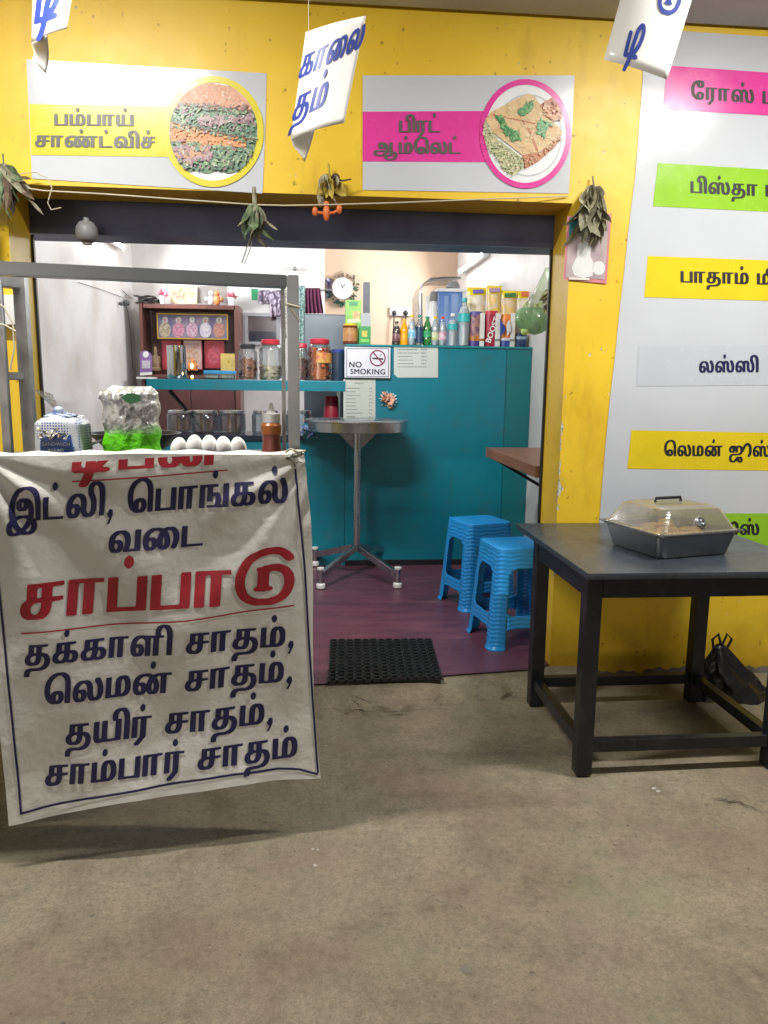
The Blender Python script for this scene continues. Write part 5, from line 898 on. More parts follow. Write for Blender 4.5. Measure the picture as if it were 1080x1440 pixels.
# boxes and jar above the smoking sign
def carton(name, label, px0, py0, px1, Y, depth, z0, m, deco=(), rz=0):
    bx = px_box(px0, py0, px1, Y, depth, z0); t = thing(name, label, 'box', (bx[0], bx[1], z0))
    MB().box(bx[:3], bx[3:], bev=.002).build('carton', m, t, smooth=False)
    for x0, y0, x1, y1, mm in deco: sheet([(x0, y0), (x1, y0), (x1, y1), (x0, y1)], .002, mm, 'print', t, Y=Y)
    return t
GB = mat('green_box', (.22, .50, .06), .4, var=.25, scale=20); GB2 = mat('dark_green_box', (.03, .28, .07), .4, var=.2, scale=20)
zq = PY(500, 454.5, TY+.16).z
carton('grey_box', 'plain grey box standing behind the honey jar and carrying the tall green box', 508, 440, 521.5, TY+.12, .14, ZT+.002, mat('grey_card', (.40, .42, .44), .5))
carton('tea_box', 'tall light green tea box with a round picture under the clock', 486, 421.5, 508, TY+.14, .07, ZT+.002, GB, ((491, 424, 503, 430, GB2), (496, 438, 506, 449, mat('tea_print', (.62, .42, .18), .4, var=.4, scale=40)), (489, 449, 507, 453.5, mat('pale_green', (.55, .65, .4), .4))))
carton('tea_box', 'small dark green box with a yellow badge beside the honey jar', 505, 458.5, 521.5, TY+.03, .07, ZT+.002, GB2, ((508.5, 465, 516.5, 474, mat('badge', (.55, .5, .08), .4, var=.4, scale=60)), (507, 477, 519, 481, mat('green_strip', (.2, .5, .1), .4))))
standing('honey_jar', 'dark honey jar with a yellow lid and paper label', 'jar', 492.5, 455, 20, mat('honey', (.13, .035, .015), .12), ((.15, .78, mat('honey_label', (.45, .24, .08), .45, c2=(.3, .12, .05), scale=40)),), lid=capm['yellow'], lidh=.2, oval=1, Y=TY+.03)
carton('dark_holder', 'dark grey upright holder standing beside the tall green tea box', 511.5, 396.5, 520.5, TY+.2, .07, ZT+.002, mat('dark_grey', (.10, .12, .13), .4, var=.4, scale=14), ((511.6, 399, 514, 440, mat('purple_edge', (.10, .07, .13), .4)),))

# jars on the teal shelf
M_redlid = mat('jar_red_lid', (.50, .03, .05), .35)
def snack_jar(label, px, ytop, w, content, lid, fill=.75, lab=None, content2=None):
    Y = TY+.12; z0 = ZS+.002; k = Y/1081*1.02; x = PY(px, 534, Y).x; H = PY(px, ytop, Y).z-z0; r = w*k/2; c = (x, Y, z0)
    t = thing('snack_jar', label, 'jar', c, 'snack jars on the teal shelf')
    prof = [(r*.9, 0), (r*.97, H*.03)]
    for q in range(9): prof.append((r*(1 if q % 2 else .95), H*(.06+q*.075)))
    prof += [(r*.98, H*.72), (r*.93, H*.78), (r*.72, H*.86), (r*.72, H*.9)]
    MB().lathe(prof, c, 28).build('jar_wall', M_clear, t)
    R_ = random.Random(int(px)); b = MB()
    n = 90
    for q in range(n):
        a = R_.uniform(0, 6.28); rr = r*.86*R_.uniform(.55, .95); zz = H*(.05+fill*.9*R_.random()); s_ = r*.2
        b.ball((x+rr*math.cos(a), Y+rr*math.sin(a), z0+zz), (s_*R_.uniform(.7, 1.3), s_*R_.uniform(.7, 1.3), s_*R_.uniform(.5, 1.1)), 6, Matrix.Rotation(a, 3, 'X'))
    b.lathe([(r*.7, H*.02), (r*.72, H*.05+fill*H*.85)], c, 16)
    b.build('snacks', content, t)
    MB().lathe([(r*.78, H*.875), (r*.8, H*.885), (r*.8, H*.985), (r*.74, H), (0, H)], c, 28).build('lid', lid, t)
    if lab: 
        b = MB(); b.grid(lambda u, v: (x+r*1.02*math.sin(-.2+1.5*u), Y-r*1.02*math.cos(-.2+1.5*u), z0+H*(.42+.24*v)), 10, 1); b.build('label', lab, t)
    return t
sn = lambda n, a, c: mat('snack_'+n, a, .45, c2=c, scale=35, lo=.4, hi=.6)
snack_jar('black lidded jar of reddish brown snacks', 349, 484, 26, sn('brown', (.42, .16, .08), (.20, .07, .04)), mat('jar_black_lid', (.03, .03, .035), .4), .6)
snack_jar('red lidded clear jar half filled with pale cookies, by the steel post', 381, 477.5, 31, sn('pale', (.58, .50, .32), (.3, .27, .22)), M_redlid, .32)
snack_jar('small red lidded jar of dark purple sweets half behind the steel post', 424, 483, 19, sn('plum', (.16, .05, .05), (.07, .03, .03)), M_redlid, .6)
snack_jar('large red lidded jar of orange snacks with a yellow label', 449.5, 476.5, 33, sn('orange', (.60, .16, .02), (.42, .07, .02)), M_redlid, .78, mat('jar_label', (.62, .36, .06), .45, c2=(.5, .12, .08), scale=22))
standing('storage_bin', 'dark navy bin with a bright blue lid beside the orange snack jar', 'container', 475.5, 491, 18, mat('navy_bin', (.035, .06, .10), .3, var=.4, scale=20, stretch=(12, 1, 1)), (), lid=mat('blue_lid', (.03, .06, .3), .35), lidh=.12, Y=TY+.1, z0=ZS+.002, oval=1)
c = PY(249.5, 534, TY+.1); Hc = PY(249, 486, TY+.1).z-ZS
t = thing('steel_canister', 'tall shiny steel canister on the left part of the teal shelf', 'canister', (c.x, TY+.1, ZS))
MB().lathe([(.062, .002), (.066, .01), (.066, Hc*.96), (.068, Hc*.97), (.068, Hc), (.06, Hc), (.058, Hc-.02), (0, Hc-.02)], (c.x, TY+.1, ZS), 36).build('body', mat('mirror_steel', (.62, .63, .64), .12, 1., var=.08), t)
for x, lb in ((299, 'shallow glass food box with a blue lid, nearer the steel canister'), (321, 'shallow glass food box with a blue lid, beside the black lidded jar')):
    Y = TY+.09; p = PY(x, 534, Y); t = thing('food_box', lb, 'food box', (p.x, Y, ZS), 'blue lidded food boxes')
    MB().box((p.x, Y, ZS+.02), (.095, .08, .034), bev=.01, taper=1.08).build('base', M_glass, t)
    MB().box((p.x, Y, ZS+.05), (.112, .09, .024), bev=.006).build('lid', mat('cyan_lid', (.03, .25, .5), .35), t)
    MB().box((p.x, Y, ZS+.018), (.085, .07, .022), bev=.008).build('food', sn('pale', (.6, .5, .3), (.3, .3, .2)), t)
t = thing('brass_plate', 'flat pale plate under the blue lidded food boxes', 'plate', (PY(300, 534, TY+.1).x, TY+.1, ZS))
MB().lathe([(.05, .002), (.12, .004), (.13, .012), (.125, .012), (.05, .006)], (PY(300, 534, TY+.16).x, TY+.2, ZS), 28).build('dish', mat('pale_brass', (.5, .46, .3), .3, .3), t)

# big glass jars on the low counter
for i, (x, lb) in enumerate(((254, 'big empty glass jar with steel lid beside the silver pouch, first of the row'), (288, 'big empty glass jar with steel lid, second of the row behind the eggs'), (326, 'big empty glass jar with steel lid behind the last egg'), (373, 'big glass jar with steel lid behind the sauce bottle'), (421, 'big glass jar with steel lid beside the round steel table'))):
    Y = TY+.22; z0 = ZL2+.001; p = PY(x, 577, Y); H = p.z-z0; r = .098
    t = thing('glass_jar', lb, 'jar', (p.x, Y, z0), 'big glass jars on the low counter')
    MB().lathe([(r*.9, 0), (r, .012), (r, H*.78), (r*.93, H*.86), (r*.84, H*.9)], (p.x, Y, z0), 30).build('jar_wall', M_glass, t)
    MB().lathe([(r*.86, H*.87), (r*.9, H*.88), (r*.9, H*.985), (r*.8, H), (0, H)], (p.x, Y, z0), 30).build('lid', M_steel, t)
t = thing('red_cup', 'dark red plastic cup upside down on the low counter', 'cup', (PY(466, 580, TY+.2).x, TY+.2, ZL2))
c = PY(466, 580, TY+.2); ZC2 = 1.0845; Hc = PY(466, 557, TY+.2).z-ZC2
MB().lathe([(.062, .001), (.062, .015), (.056, .016), (.05, Hc-.01), (.045, Hc), (0, Hc)], (c.x, TY+.2, ZC2), 28).build('shell', mat('red_cup_plastic', (.28, .012, .03), .35), t)
t = thing('blue_wrapper', 'crumpled blue and silver wrapper hanging at the left of the round table', 'wrapper', PY(432, 606, TY-.03))
b = MB(); c0 = PY(432, 605, TY-.04)
for k in range(16): b.leaf(c0+Vector((random.uniform(-.03, .03), random.uniform(-.02, .01), random.uniform(-.04, .04))), (random.uniform(-1, 1), random.uniform(-1, 0), random.uniform(-1, 1)), .05, .04, random.uniform(-.5, .5), random.uniform(0, 6))
b.build('foil', mat('blue_foil', (.08, .2, .5), .25, .5, c2=(.6, .65, .7), scale=30), t)

# ================================================================== BACK OF THE ROOM
# maroon cupboard with a small shrine
M_mar = mat('maroon_laminate', (.165, .062, .052), .35, var=.3, scale=4)
Y = 7.92; D = .40
xa, xb = PY(197, 480, Y).x, PY(337, 480, Y).x; zt = PY(260, 428, Y).z; zm = PY(260, 527, Y).z
t = thing('shrine_cupboard', 'maroon cupboard with an open niche for holy pictures, left of the room', 'cupboard', ((xa+xb)/2, Y, FZ))
b = MB()
b.box((xa+.015, Y+D/2, (zt+FZ)/2), (.03, D, zt-FZ)); b.box((xb-.025, Y+D/2, (zt+FZ)/2), (.05, D, zt-FZ))
b.box(((xa+xb)/2, Y+D/2, zt-.02), (xb-xa-.082, D, .04)); b.box(((xa+xb)/2, Y+D/2, zm-.015), (xb-xa-.082, D-.002, .03)); b.box(((xa+xb)/2, Y+D-.01, (zt+FZ)/2), (xb-xa-.082, .015, zt-FZ-.09))
b.build('carcass', M_mar, t, smooth=False)
b = MB(); xc = (xa+xb)/2; hw = (xb-xa-.1)/2
for s in (-1, 1): b.box((xc+s*hw/2-.008, Y+.012, (zm-.035+FZ)/2), (hw-.006, .02, zm-FZ-.04))
b.build('door', mat('maroon_door', (.12, .045, .045), .3, var=.3, scale=4), t, smooth=False)
M_gold = mat('gold_frame', (.50, .32, .05), .35, .4)
def picture(name, label, x0, y0, x1, y1, Y, fm, pm, fw=2, figs=(), group=None, cat='picture'):
    a = PY(x0, y0, Y); c = PY(x1, y1, Y); t = thing(name, label, cat, ((a.x+c.x)/2, Y, c.z), group)
    k = Y/1081
    b = MB(); w = fw*k
    for r in ((a.x, a.z-w, c.x, a.z), (a.x, c.z, c.x, c.z+w), (a.x, c.z+w, a.x+w, a.z-w), (c.x-w, c.z+w, c.x, a.z-w)):
        b.box(((r[0]+r[2])/2, Y+.01, (r[1]+r[3])/2), (r[2]-r[0]-.0004, .02, r[3]-r[1]-.0004))
    b.build('frame', fm, t, smooth=False)
    b = MB(); b.box(((a.x+c.x)/2, Y+.012, (a.z+c.z)/2), (c.x-a.x-2*w-.001, .008, a.z-c.z-2*w-.001)); b.build('picture', pm, t, smooth=False)
    for fx, fy, rx, ry, m, nm in figs: curve_sheet(ell(fx, fy, rx, ry, 16), -.006+.001*0, m, nm, t, Y=Y)
    return t
fg = lambda n, a, c: mat('figure_'+n, a, .45, c2=c, scale=50, lo=.4, hi=.6)
cols = [fg('olive', (.36, .30, .2), (.2, .16, .12)), fg('rose', (.42, .2, .26), (.3, .1, .16)), fg('mauve', (.40, .28, .34), (.3, .15, .2)), fg('pale', (.52, .48, .5), (.3, .28, .36)), fg('rust', (.42, .2, .14), (.28, .12, .1))]
figs = []
for k_i, (x, m) in enumerate(zip((232, 251, 270, 289, 308), cols)):
    figs += [(x, 464, 8.2, 11, m, 'seated_figure')]
t = picture('holy_picture', 'wide gold framed picture of five seated figures in the shrine niche', 220, 440, 321, 478, Y+.10, M_gold, mat('indigo_picture', (.10, .09, .17), .3, c2=(.2, .16, .2), scale=16), 1.6, figs)
for k_i, x in enumerate((232, 251, 270, 289, 308)):
    curve_sheet(ell(x, 450, 4.2, 4.6, 14), -.0035, fg('halo', (.42, .44, .42), (.3, .26, .2)), 'halo', t, Y=Y+.10)
    curve_sheet(ell(x, 451, 1.9, 2.6, 10), -.0025, cols[(k_i+1) % 5], 'face', t, Y=Y+.10)
R1 = mat('red_picture', (.42, .04, .06), .35, c2=(.3, .03, .05), scale=14)
picture('holy_picture', 'left red holy picture card half behind the steel canister', 227, 478, 256, 520, Y+.16, mat('red_frame', (.3, .03, .05), .4), R1, 1, ((241, 500, 6, 12, cols[4], 'figure'),))
picture('holy_picture', 'middle holy picture with a pale arch behind the little lamp', 257, 477.5, 285, 520, Y+.16, MATS['red_frame'], mat('pinkish_picture', (.45, .25, .22), .35, c2=(.55, .42, .38), scale=18), 1, ((271, 502, 9, 15, fg('arch', (.5, .38, .3), (.4, .2, .12)), 'arch'),))
picture('holy_picture', 'right red holy picture card beside the gold box', 287, 478, 316, 518, Y+.16, MATS['red_frame'], R1, 1, ((301, 500, 9, 13, fg('crimson', (.48, .08, .12), (.3, .05, .08)), 'figure'),))
def idol(label, x, y0, y1, m, Y, w=6):
    p = PY(x, y1, Y); H = PY(x, y0, Y).z-p.z; k = w*Y/1081; t = thing('idol', label, 'figurine', p)
    b = MB(); b.lathe([(k*1.1, 0), (k*1.1, H*.1), (k*.9, H*.14), (k*1.0, H*.3), (k*.7, H*.55), (k*.35, H*.68), (k*.42, H*.76), (k*.36, H*.88), (k*.22, H*.93), (0, H)], p, 18); b.ball(p+Vector((-k*.8, -.01, H*.42)), (k*.3, k*.3, H*.16)); b.ball(p+Vector((k*.8, -.01, H*.42)), (k*.3, k*.3, H*.16)); b.build('body', m, t)
idol('brown carved idol at the left end of the shrine niche', 219.5, 486, 521, mat('carved_brown', (.24, .15, .08), .5, var=.4, scale=50), Y+.08, 6)
idol('small orange idol lit by the shrine lamp flame', 271.5, 504, 521, mat('orange_idol', (.6, .22, .05), .45, var=.3, scale=50), Y+.06, 6)
t = thing('oil_lamp', 'tiny burning oil lamp in front of the orange idol', 'oil lamp', PY(270, 520, Y+.01))
p = PY(270, 521, Y+.015); MB().lathe([(.012, 0), (.02, .012), (.024, .016), (.015, .013), (0, .01)], p, 16).build('bowl', M_gold, t)
b = MB(); b.ball(p+Vector((0, 0, .042)), (.012, .012, .024)); b.build('flame', glow('flame', (1, .5, .15), 14), t)
t = thing('oil_lamp', 'tiny burning oil lamp on the teal shelf right of the steel canister', 'oil lamp', PY(270, 533, TY+.03))
p = PY(270.5, 534, TY+.04); MB().lathe([(.01, 0), (.016, .006), (.018, .01), (0, .006)], (p.x, p.y, ZS), 16).build('bowl', M_gold, t)
b = MB(); b.ball((p.x, p.y, ZS+.016), (.008, .008, .010)); b.build('flame', bpy.data.materials['flame'], t)
carton('gold_box', 'shiny gold box at the right end of the shrine niche', 310, 497, 332, Y+.03, .06, zm+.001, mat('gold_card', (.66, .50, .16), .3, .2, var=.2, scale=30), ((320, 507, 323, 511, M_gold),))
# on top of the cupboard
def pot(label, x):
    p = PY(x, 428, Y+.05); p = Vector((p.x, Y+.05, zt+.001)); t = thing('flower_pot', label, 'flower pot', p, 'pink flower pots on the cupboard')
    MB().lathe([(.022, 0), (.032, .075), (.034, .08), (.028, .078), (0, .07)], p, 18).build('pot', capm['white'], t)
    b = MB(); R_ = random.Random(int(x))
    for k in range(26): b.leaf(p+Vector((0, 0, .08)), (R_.uniform(-1, 1), R_.uniform(-1, 1), R_.uniform(.1, 1.2)), R_.uniform(.04, .075), .035, R_.uniform(-.5, .5), R_.uniform(0, 6))
    b.build('flowers', mat('pink_petals', (.62, .12, .22), .6, c2=(.7, .35, .38), scale=40), t)
pot('white pot of pink flowers at the left on the maroon cupboard', 228.5); pot('white pot of pink flowers at the right end on the maroon cupboard', 325)
picture('framed_picture', 'cream framed picture with an orange print on top of the cupboard', 239, 402, 277, 427.6, Y+.16, mat('cream_frame', (.6, .52, .36), .4), mat('peach_print', (.62, .36, .22), .4, c2=(.7, .6, .45), scale=10), 2, ((252, 414, 9, 8, fg('coral', (.55, .18, .10), (.68, .42, .34)), 'print'),))
t = thing('doll_pair', 'pair of white and orange toy dolls in front of a grey card on the cupboard', 'dolls', PY(300, 427, Y+.06))
sheet([(277.5, 402), (320, 402), (320, 426.5), (277.5, 426.5)], 0, mat('grey_backing_card', (.26, .24, .22), .6), 'backing_card', t, Y=Y+.2)
for x, m in ((297, capm['white']), (305.5, mat('doll_orange', (.7, .25, .08), .5))):
    p = PY(x, 427, Y+.08); p = Vector((p.x, Y+.08, zt+.002)); b = MB(); b.ball(p+Vector((0, 0, .05)), (.034, .03, .05)); b.ball(p+Vector((0, 0, .115)), .027); b.ball(p+Vector((-.045, 0, .06)), (.02, .02, .022)); b.ball(p+Vector((.045, 0, .06)), (.02, .02, .022)); b.build('doll', m, t)
t = thing('newspaper_pile', 'crumpled grey newspapers on the left end of the cupboard top', 'papers', PY(207, 427, Y+.1))
b = MB(); p = PY(208, 427, Y+.12); p.z = zt+.02
for k in range(5): b.grid(lambda u, v, k=k, a=random.uniform(-.4, .4): (p.x-.1+.2*u+.06*a, Y+.03+.2*v+a*.1, zt+.004+.016*k+.014*abs(math.sin(5*u+4*v+k))), 10, 8)
b.build('sheets', mat('newsprint', (.55, .54, .53), .7, c2=(.3, .3, .31), scale=40), t)
# payment standee (its code square left blank)
Yq = 7.8
t = thing('payment_standee', 'small purple standee with a white disc and pale panel by the cupboard', 'stand', PY(205, 528, Yq))
sheet([(196.5, 497), (202, 493), (207, 493), (213.5, 498), (214, 527), (197, 528)], 0, mat('purple_card', (.24, .12, .34), .35), 'card', t, Y=Yq)
curve_sheet(ell(205, 498.5, 4.2, 4.4, 18), .003, capm['white'], 'disc', t, Y=Yq); sheet([(199.5, 507), (211, 507), (211, 518), (199.5, 518)], .003, mat('pale_panel', (.55, .52, .58), .4, var=.2, scale=60), 'panel', t, Y=Yq); sheet([(197, 524), (214, 523), (214, 527), (197, 528)], .003, M_paper, 'foot_strip', t, Y=Yq)
b = MB(); b.box((PY(205, 530, Yq).x, Yq+.05, PY(205, 530, Yq).z-.01), (.17, .16, .02)); tag(b.build('wall_ledge', M_paper), 'thin white ledge under the purple standee', 'ledge')
# window in the white wall, hung cloths
Yb = RYB-.15
t = thing('serving_window', 'small grey framed window with a dark pane in the white wall', 'window', PY(368, 462, Yb))
a = PY(344, 440, Yb); c = PY(394, 486, Yb); k = Yb/1081; b = MB(); w = 4.5*k
for r in ((a.x, a.z-w, c.x, a.z), (a.x, c.z, c.x, c.z+w), (a.x, c.z+w, a.x+w, a.z-w), (c.x-w, c.z+w, c.x, a.z-w)): b.box(((r[0]+r[2])/2, Yb-.02, (r[1]+r[3])/2), (r[2]-r[0]-.0005, .04, r[3]-r[1]-.0005))
b.build('frame', mat('grey_frame', (.42, .42, .45), .4), t, smooth=False)
MB().box(((a.x+c.x)/2, Yb-.008, (a.z+c.z)/2), (c.x-a.x-2*w-.002, .01, a.z-c.z-2*w-.002)).build('pane', mat('dark_pane', (.11, .07, .085), .2), t, smooth=False)
zz = PY(368, 466, Yb).z; MB().box(((a.x+c.x)/2, Yb-.016, (zz+c.z+w)/2), (c.x-a.x-2*w-.02, .006, zz-c.z-w)).build('lower_pane', mat('navy_pane', (.015, .018, .04), .15), t, smooth=False)
def cloth(name, label, cat, x0, y0, x1, y1, Y, m, folds=6, amp=.015, x2=None, group=None):
    t = thing(name, label, cat, PY((x0+x1)/2, y0, Y)); a = PY(x0, y0, Y); bq = PY(x1, y0, Y); c = PY(x0, y1, Y); d = PY(x2 or x1, y1, Y)
    b = MB(); b.grid(lambda u, v: tuple((a.lerp(bq, u)).lerp(c.lerp(d, u), v)+Vector((0, -amp*(1+math.sin(folds*2*math.pi*u+.6*math.sin(3*v)))*(.4+.6*v), 0))), 40, 10); b.build('fabric', m, t, solid=.002)
    return t
cloth('hanging_cloth', 'plum coloured cloth hung on a rod left of the clock', 'cloth', 427, 405, 450, 441, 8.2, mat('plum_cloth', (.13, .02, .07), .8, var=.3, scale=10), 5, .02, 455)
b = MB(); b.tube([PY(424, 408, 8.22), PY(468, 407.5, 8.3)], .008); tag(b.build('curtain_rod', M_steel_dull), 'thin rod holding the plum cloth', 'rod')
cloth('hanging_cloth', 'patterned mauve cloth hung right of the small green tag', 'cloth', 364, 408, 398, 428, 8.25, mat('mauve_pattern', (.45, .38, .48), .8, c2=(.12, .09, .13), scale=24, lo=.47, hi=.53), 4, .015)
cloth('hanging_cloth', 'narrow patterned mauve cloth hung lower in front of the window corner', 'cloth', 380, 420, 397, 446, 8.1, MATS['mauve_pattern'], 3, .012)
cloth('lace_strip', 'long pale green lace strip hanging right of the steel post', 'lace', 420, 402, 429, 505, 7.9, mat('mint_lace', (.32, .46, .43), .8, c2=(.12, .2, .2), scale=50, lo=.45, hi=.55), 2, .006)
cloth('lace_strip', 'narrow pale beaded strip hanging left of the steel post', 'lace', 398, 404, 403, 475, 7.8, mat('bead_lace', (.55, .54, .44), .8, c2=(.25, .25, .16), scale=60, lo=.45, hi=.55), 1, .004)
b = MB(); b.poly([PY(353, 406, 8.3), PY(363, 406, 8.3), PY(362, 422, 8.3), PY(354, 422, 8.3)]); tag(b.build('green_tag', mat('green_card', (.03, .30, .12), .5, var=.3, scale=40), smooth=False), 'small green card tag pinned on the white wall', 'tag')
b = MB(); p = PY(415, 379, Yb); b.tube([p, p+Vector((0, -.05, 0))], .014, 10); b.ball(p+Vector((0, -.055, 0)), .022); tag(b.build('wall_hook', M_steel_dull), 'small round metal hook high on the white wall panel', 'hook')
# clock and wreath on the peach wall
t = thing('wall_clock', 'round white wall clock hung inside a wreath on the peach wall', 'clock', PY(481, 406, RYB))
c0 = PY(481.5, 406, RYB-.07); r = 14*RYB/1081
def disc(c, r, d, m, name, t, seg=40):
    b = MB(); b.lathe([(r, 0), (r, d), (0, d)], (0, 0, 0), seg); b.bm.transform(Matrix.Translation(c) @ Matrix.Rotation(math.pi/2, 4, 'X')); return b.build(name, m, t)
disc(c0, r, .03, mat('clock_rim', (.55, .56, .58), .3), 'rim', t); disc(c0+Vector((0, -.026, 0)), r*.9, .006, mat('clock_face', (.70, .71, .72), .3, var=.05), 'face', t)
b = MB(); fy = Vector((0, -.037, 0)); b.bar(c0+fy, c0+fy+Vector((-.012, 0, .045)), .004, .008); b.bar(c0+fy, c0+fy+Vector((.028, 0, .05)), .003, .006); b.build('hands', M_ink, t)
t = thing('wreath', 'ring of green and blue garland leaves around the white clock', 'wreath', c0+Vector((0, .04, 0)))
for m, a0, a1, n in ((mat('wreath_green', (.05, .14, .08), .7, c2=(.03, .06, .05), scale=30), -3.0, 1.0, 60), (mat('wreath_dry', (.30, .26, .2), .8, c2=(.16, .13, .1), scale=30), .6, 2.6, 26), (mat('wreath_blue', (.07, .07, .30), .6, c2=(.45, .45, .55), scale=18), 2.5, 3.6, 26)):
    b = MB(); R_ = random.Random(n)
    for k in range(n):
        a = R_.uniform(a0, a1); rr = r*R_.uniform(1.0, 1.45); p = c0+Vector((rr*math.cos(a), .03+R_.uniform(-.02, .02), rr*math.sin(a)))
        b.leaf(p, (math.cos(a)+R_.uniform(-.8, .8), R_.uniform(-.6, .2), math.sin(a)+R_.uniform(-.8, .8)), R_.uniform(.03, .06), .024, R_.uniform(-.4, .4), R_.uniform(0, 6))
    b.build('garland', m, t)
# grey fridge
Yg = 6.3
t = thing('fridge', 'plain blue grey cabinet fridge behind the snack jars', 'fridge', (PY(472, 560, Yg).x, Yg, FZ))
a = PY(427, 441, Yg); c = PY(521, 441, Yg)
MB().box(((a.x+c.x)/2, Yg+.3, (a.z+FZ)/2), (c.x-a.x, .6, a.z-FZ), bev=.012).build('body', mat('fridge_grey', (.13, .165, .21), .35, var=.08, scale=2), t, smooth=False)
b = MB(); b.box((PY(476, 480, Yg).x, Yg-.012, PY(476, 575, Yg).z), (.028, .02, .35)); b.build('handle', M_paper, t)
# wires and a tap on the left wall
b = MB()
P3 = lambda x, y, d=.02: PX(x, y, RXL+d)
b.tube([P3(110, 397), P3(145, 408), P3(172, 418), P3(176, 425)], .003, 6); b.tube([P3(176, 425), P3(180, 440), P3(184, 470), P3(187, 520)], .003, 6); b.tube([P3(172, 408), P3(178, 414), P3(186, 420)], .004, 6); b.ball(P3(178, 426, .03), (.03, .04, .03)); b.ball(P3(170, 427, .03), (.02, .03, .02))
tag(b.build('wall_wiring', mat('grey_cable', (.10, .10, .105), .5)), 'black wires and a small switch on the left white wall', 'wiring')
# green bag hanging on the right wall
Yh = 4.9
t = thing('green_carrier_bag', 'green translucent carrier bag of vegetables hanging on the right wall', 'bag', PY(755, 420, Yh))
M_bag = clear('green_film', (.42, .66, .38), .22, .16, .45)
def bagf(u, v):
    a = 2*math.pi*u; rr = .80*(.055+.055*math.sin(math.pi*min(1, v*1.15))**.8)*(1+.15*math.sin(5*a+6*v)+.10*math.sin(11*a-8*v)+.05*math.sin(19*a+13*v))*(1 if v < .9 else (1-v)*10*.9+.08)
    p = PY(752-4*(1-v), 433+38*v, Yh); return (p.x+1.25*rr*math.cos(a), Yh+.8*rr*math.sin(a), p.z)
b = MB(); b.grid(bagf, 40, 18); b.build('bag', M_bag, t)
b = MB(); 
for k in range(14): p = PY(random.uniform(738, 768), random.uniform(429, 438), Yh+.02); b.ball(p, (.022, .022, .026), 8)
for k in range(16): p = PY(random.uniform(735, 766), random.uniform(442, 466), Yh+.0); b.ball(p, (.028, .024, .026), 8)
b.build('vegetables', mat('vegetable', (.50, .48, .14), .5, c2=(.3, .4, .12), scale=20), t)
M_film = clear('clear_film', (.80, .86, .74), .25, .16)
def filmf(u, v):
    a = 2*math.pi*u; p = PY(770+(755-770)*v, 376+58*v, Yh); rr = (.012+.07*v**1.3)*(1+.14*math.sin(4*a+9*v)); return (p.x+rr*math.cos(a), Yh+.7*rr*math.sin(a), p.z)
b = MB(); b.grid(filmf, 30, 14); b.build('film', M_film, t)
leaf_bunch('leaf_bundle', 'pale green leafy bundle hanging beside the green carrier bag', PY(770, 415, 4.5), 12, .12, .04, (mat('pale_leaf', (.38, .40, .18), .7, c2=(.25, .22, .1), scale=40), D2), .8, .4, seed=41)

# ================================================================== FURNITURE
# round steel standing table
ft = [PZ(451, 828, FZ), PZ(559, 827, FZ), PZ(551, 789, FZ), PZ(443, 796, FZ)]
ct = sum(ft, Vector())/4; tz = PY(503, 590, ct.y).z; tr = 72.5*ct.y/1081*1.0
t = thing('standing_table', 'round stainless steel standing table on four splayed feet', 'table', (ct.x, ct.y, FZ))
b = MB(); b.lathe([(tr*.93, -.072), (tr*.95, -.072), (tr*.965, -.012), (tr, -.008), (tr, 0), (tr*.985, .003), (0, .003)], (ct.x, ct.y, tz), 56); b.build('table_top', M_steel, t)
hub = PY(502, 768, ct.y); b = MB(); b.tube([(ct.x, ct.y, tz-.06), (ct.x, ct.y, hub.z-.03)], .024, 20); b.build('column', M_steel, t)
b = MB()
for s in (-1, 1): b.poly([(ct.x+s*.02, ct.y, tz-.07), (ct.x+s*.15, ct.y, tz-.07), (ct.x+s*.02, ct.y, tz-.2)]); b.poly([(ct.x, ct.y+s*.02, tz-.07), (ct.x, ct.y+s*.15, tz-.07), (ct.x, ct.y+s*.02, tz-.2)])
b.build('gusset', M_steel_dull, t, smooth=False, solid=.004)
for p in ft:
    q = Vector((p.x, p.y, FZ)); top = q+Vector((0, 0, .13))
    lg = MB().bar((ct.x+(q.x-ct.x)*.06, ct.y+(q.y-ct.y)*.06, hub.z-.01), q+Vector((0, 0, .085)), .03, .045, .003).build('leg', M_steel, t, smooth=False)
    MB().tube([q+Vector((0, 0, .03)), top], .021, 16).build('foot_tube', M_steel, lg)
    MB().lathe([(.022, .001), (.03, .008), (.03, .03), (.022, .04)], q, 18).build('foot_pad', capm['white'], lg)
    MB().lathe([(.023, .128), (.023, .14), (.0, .145)], q, 16).build('end_plug', capm['white'], lg)
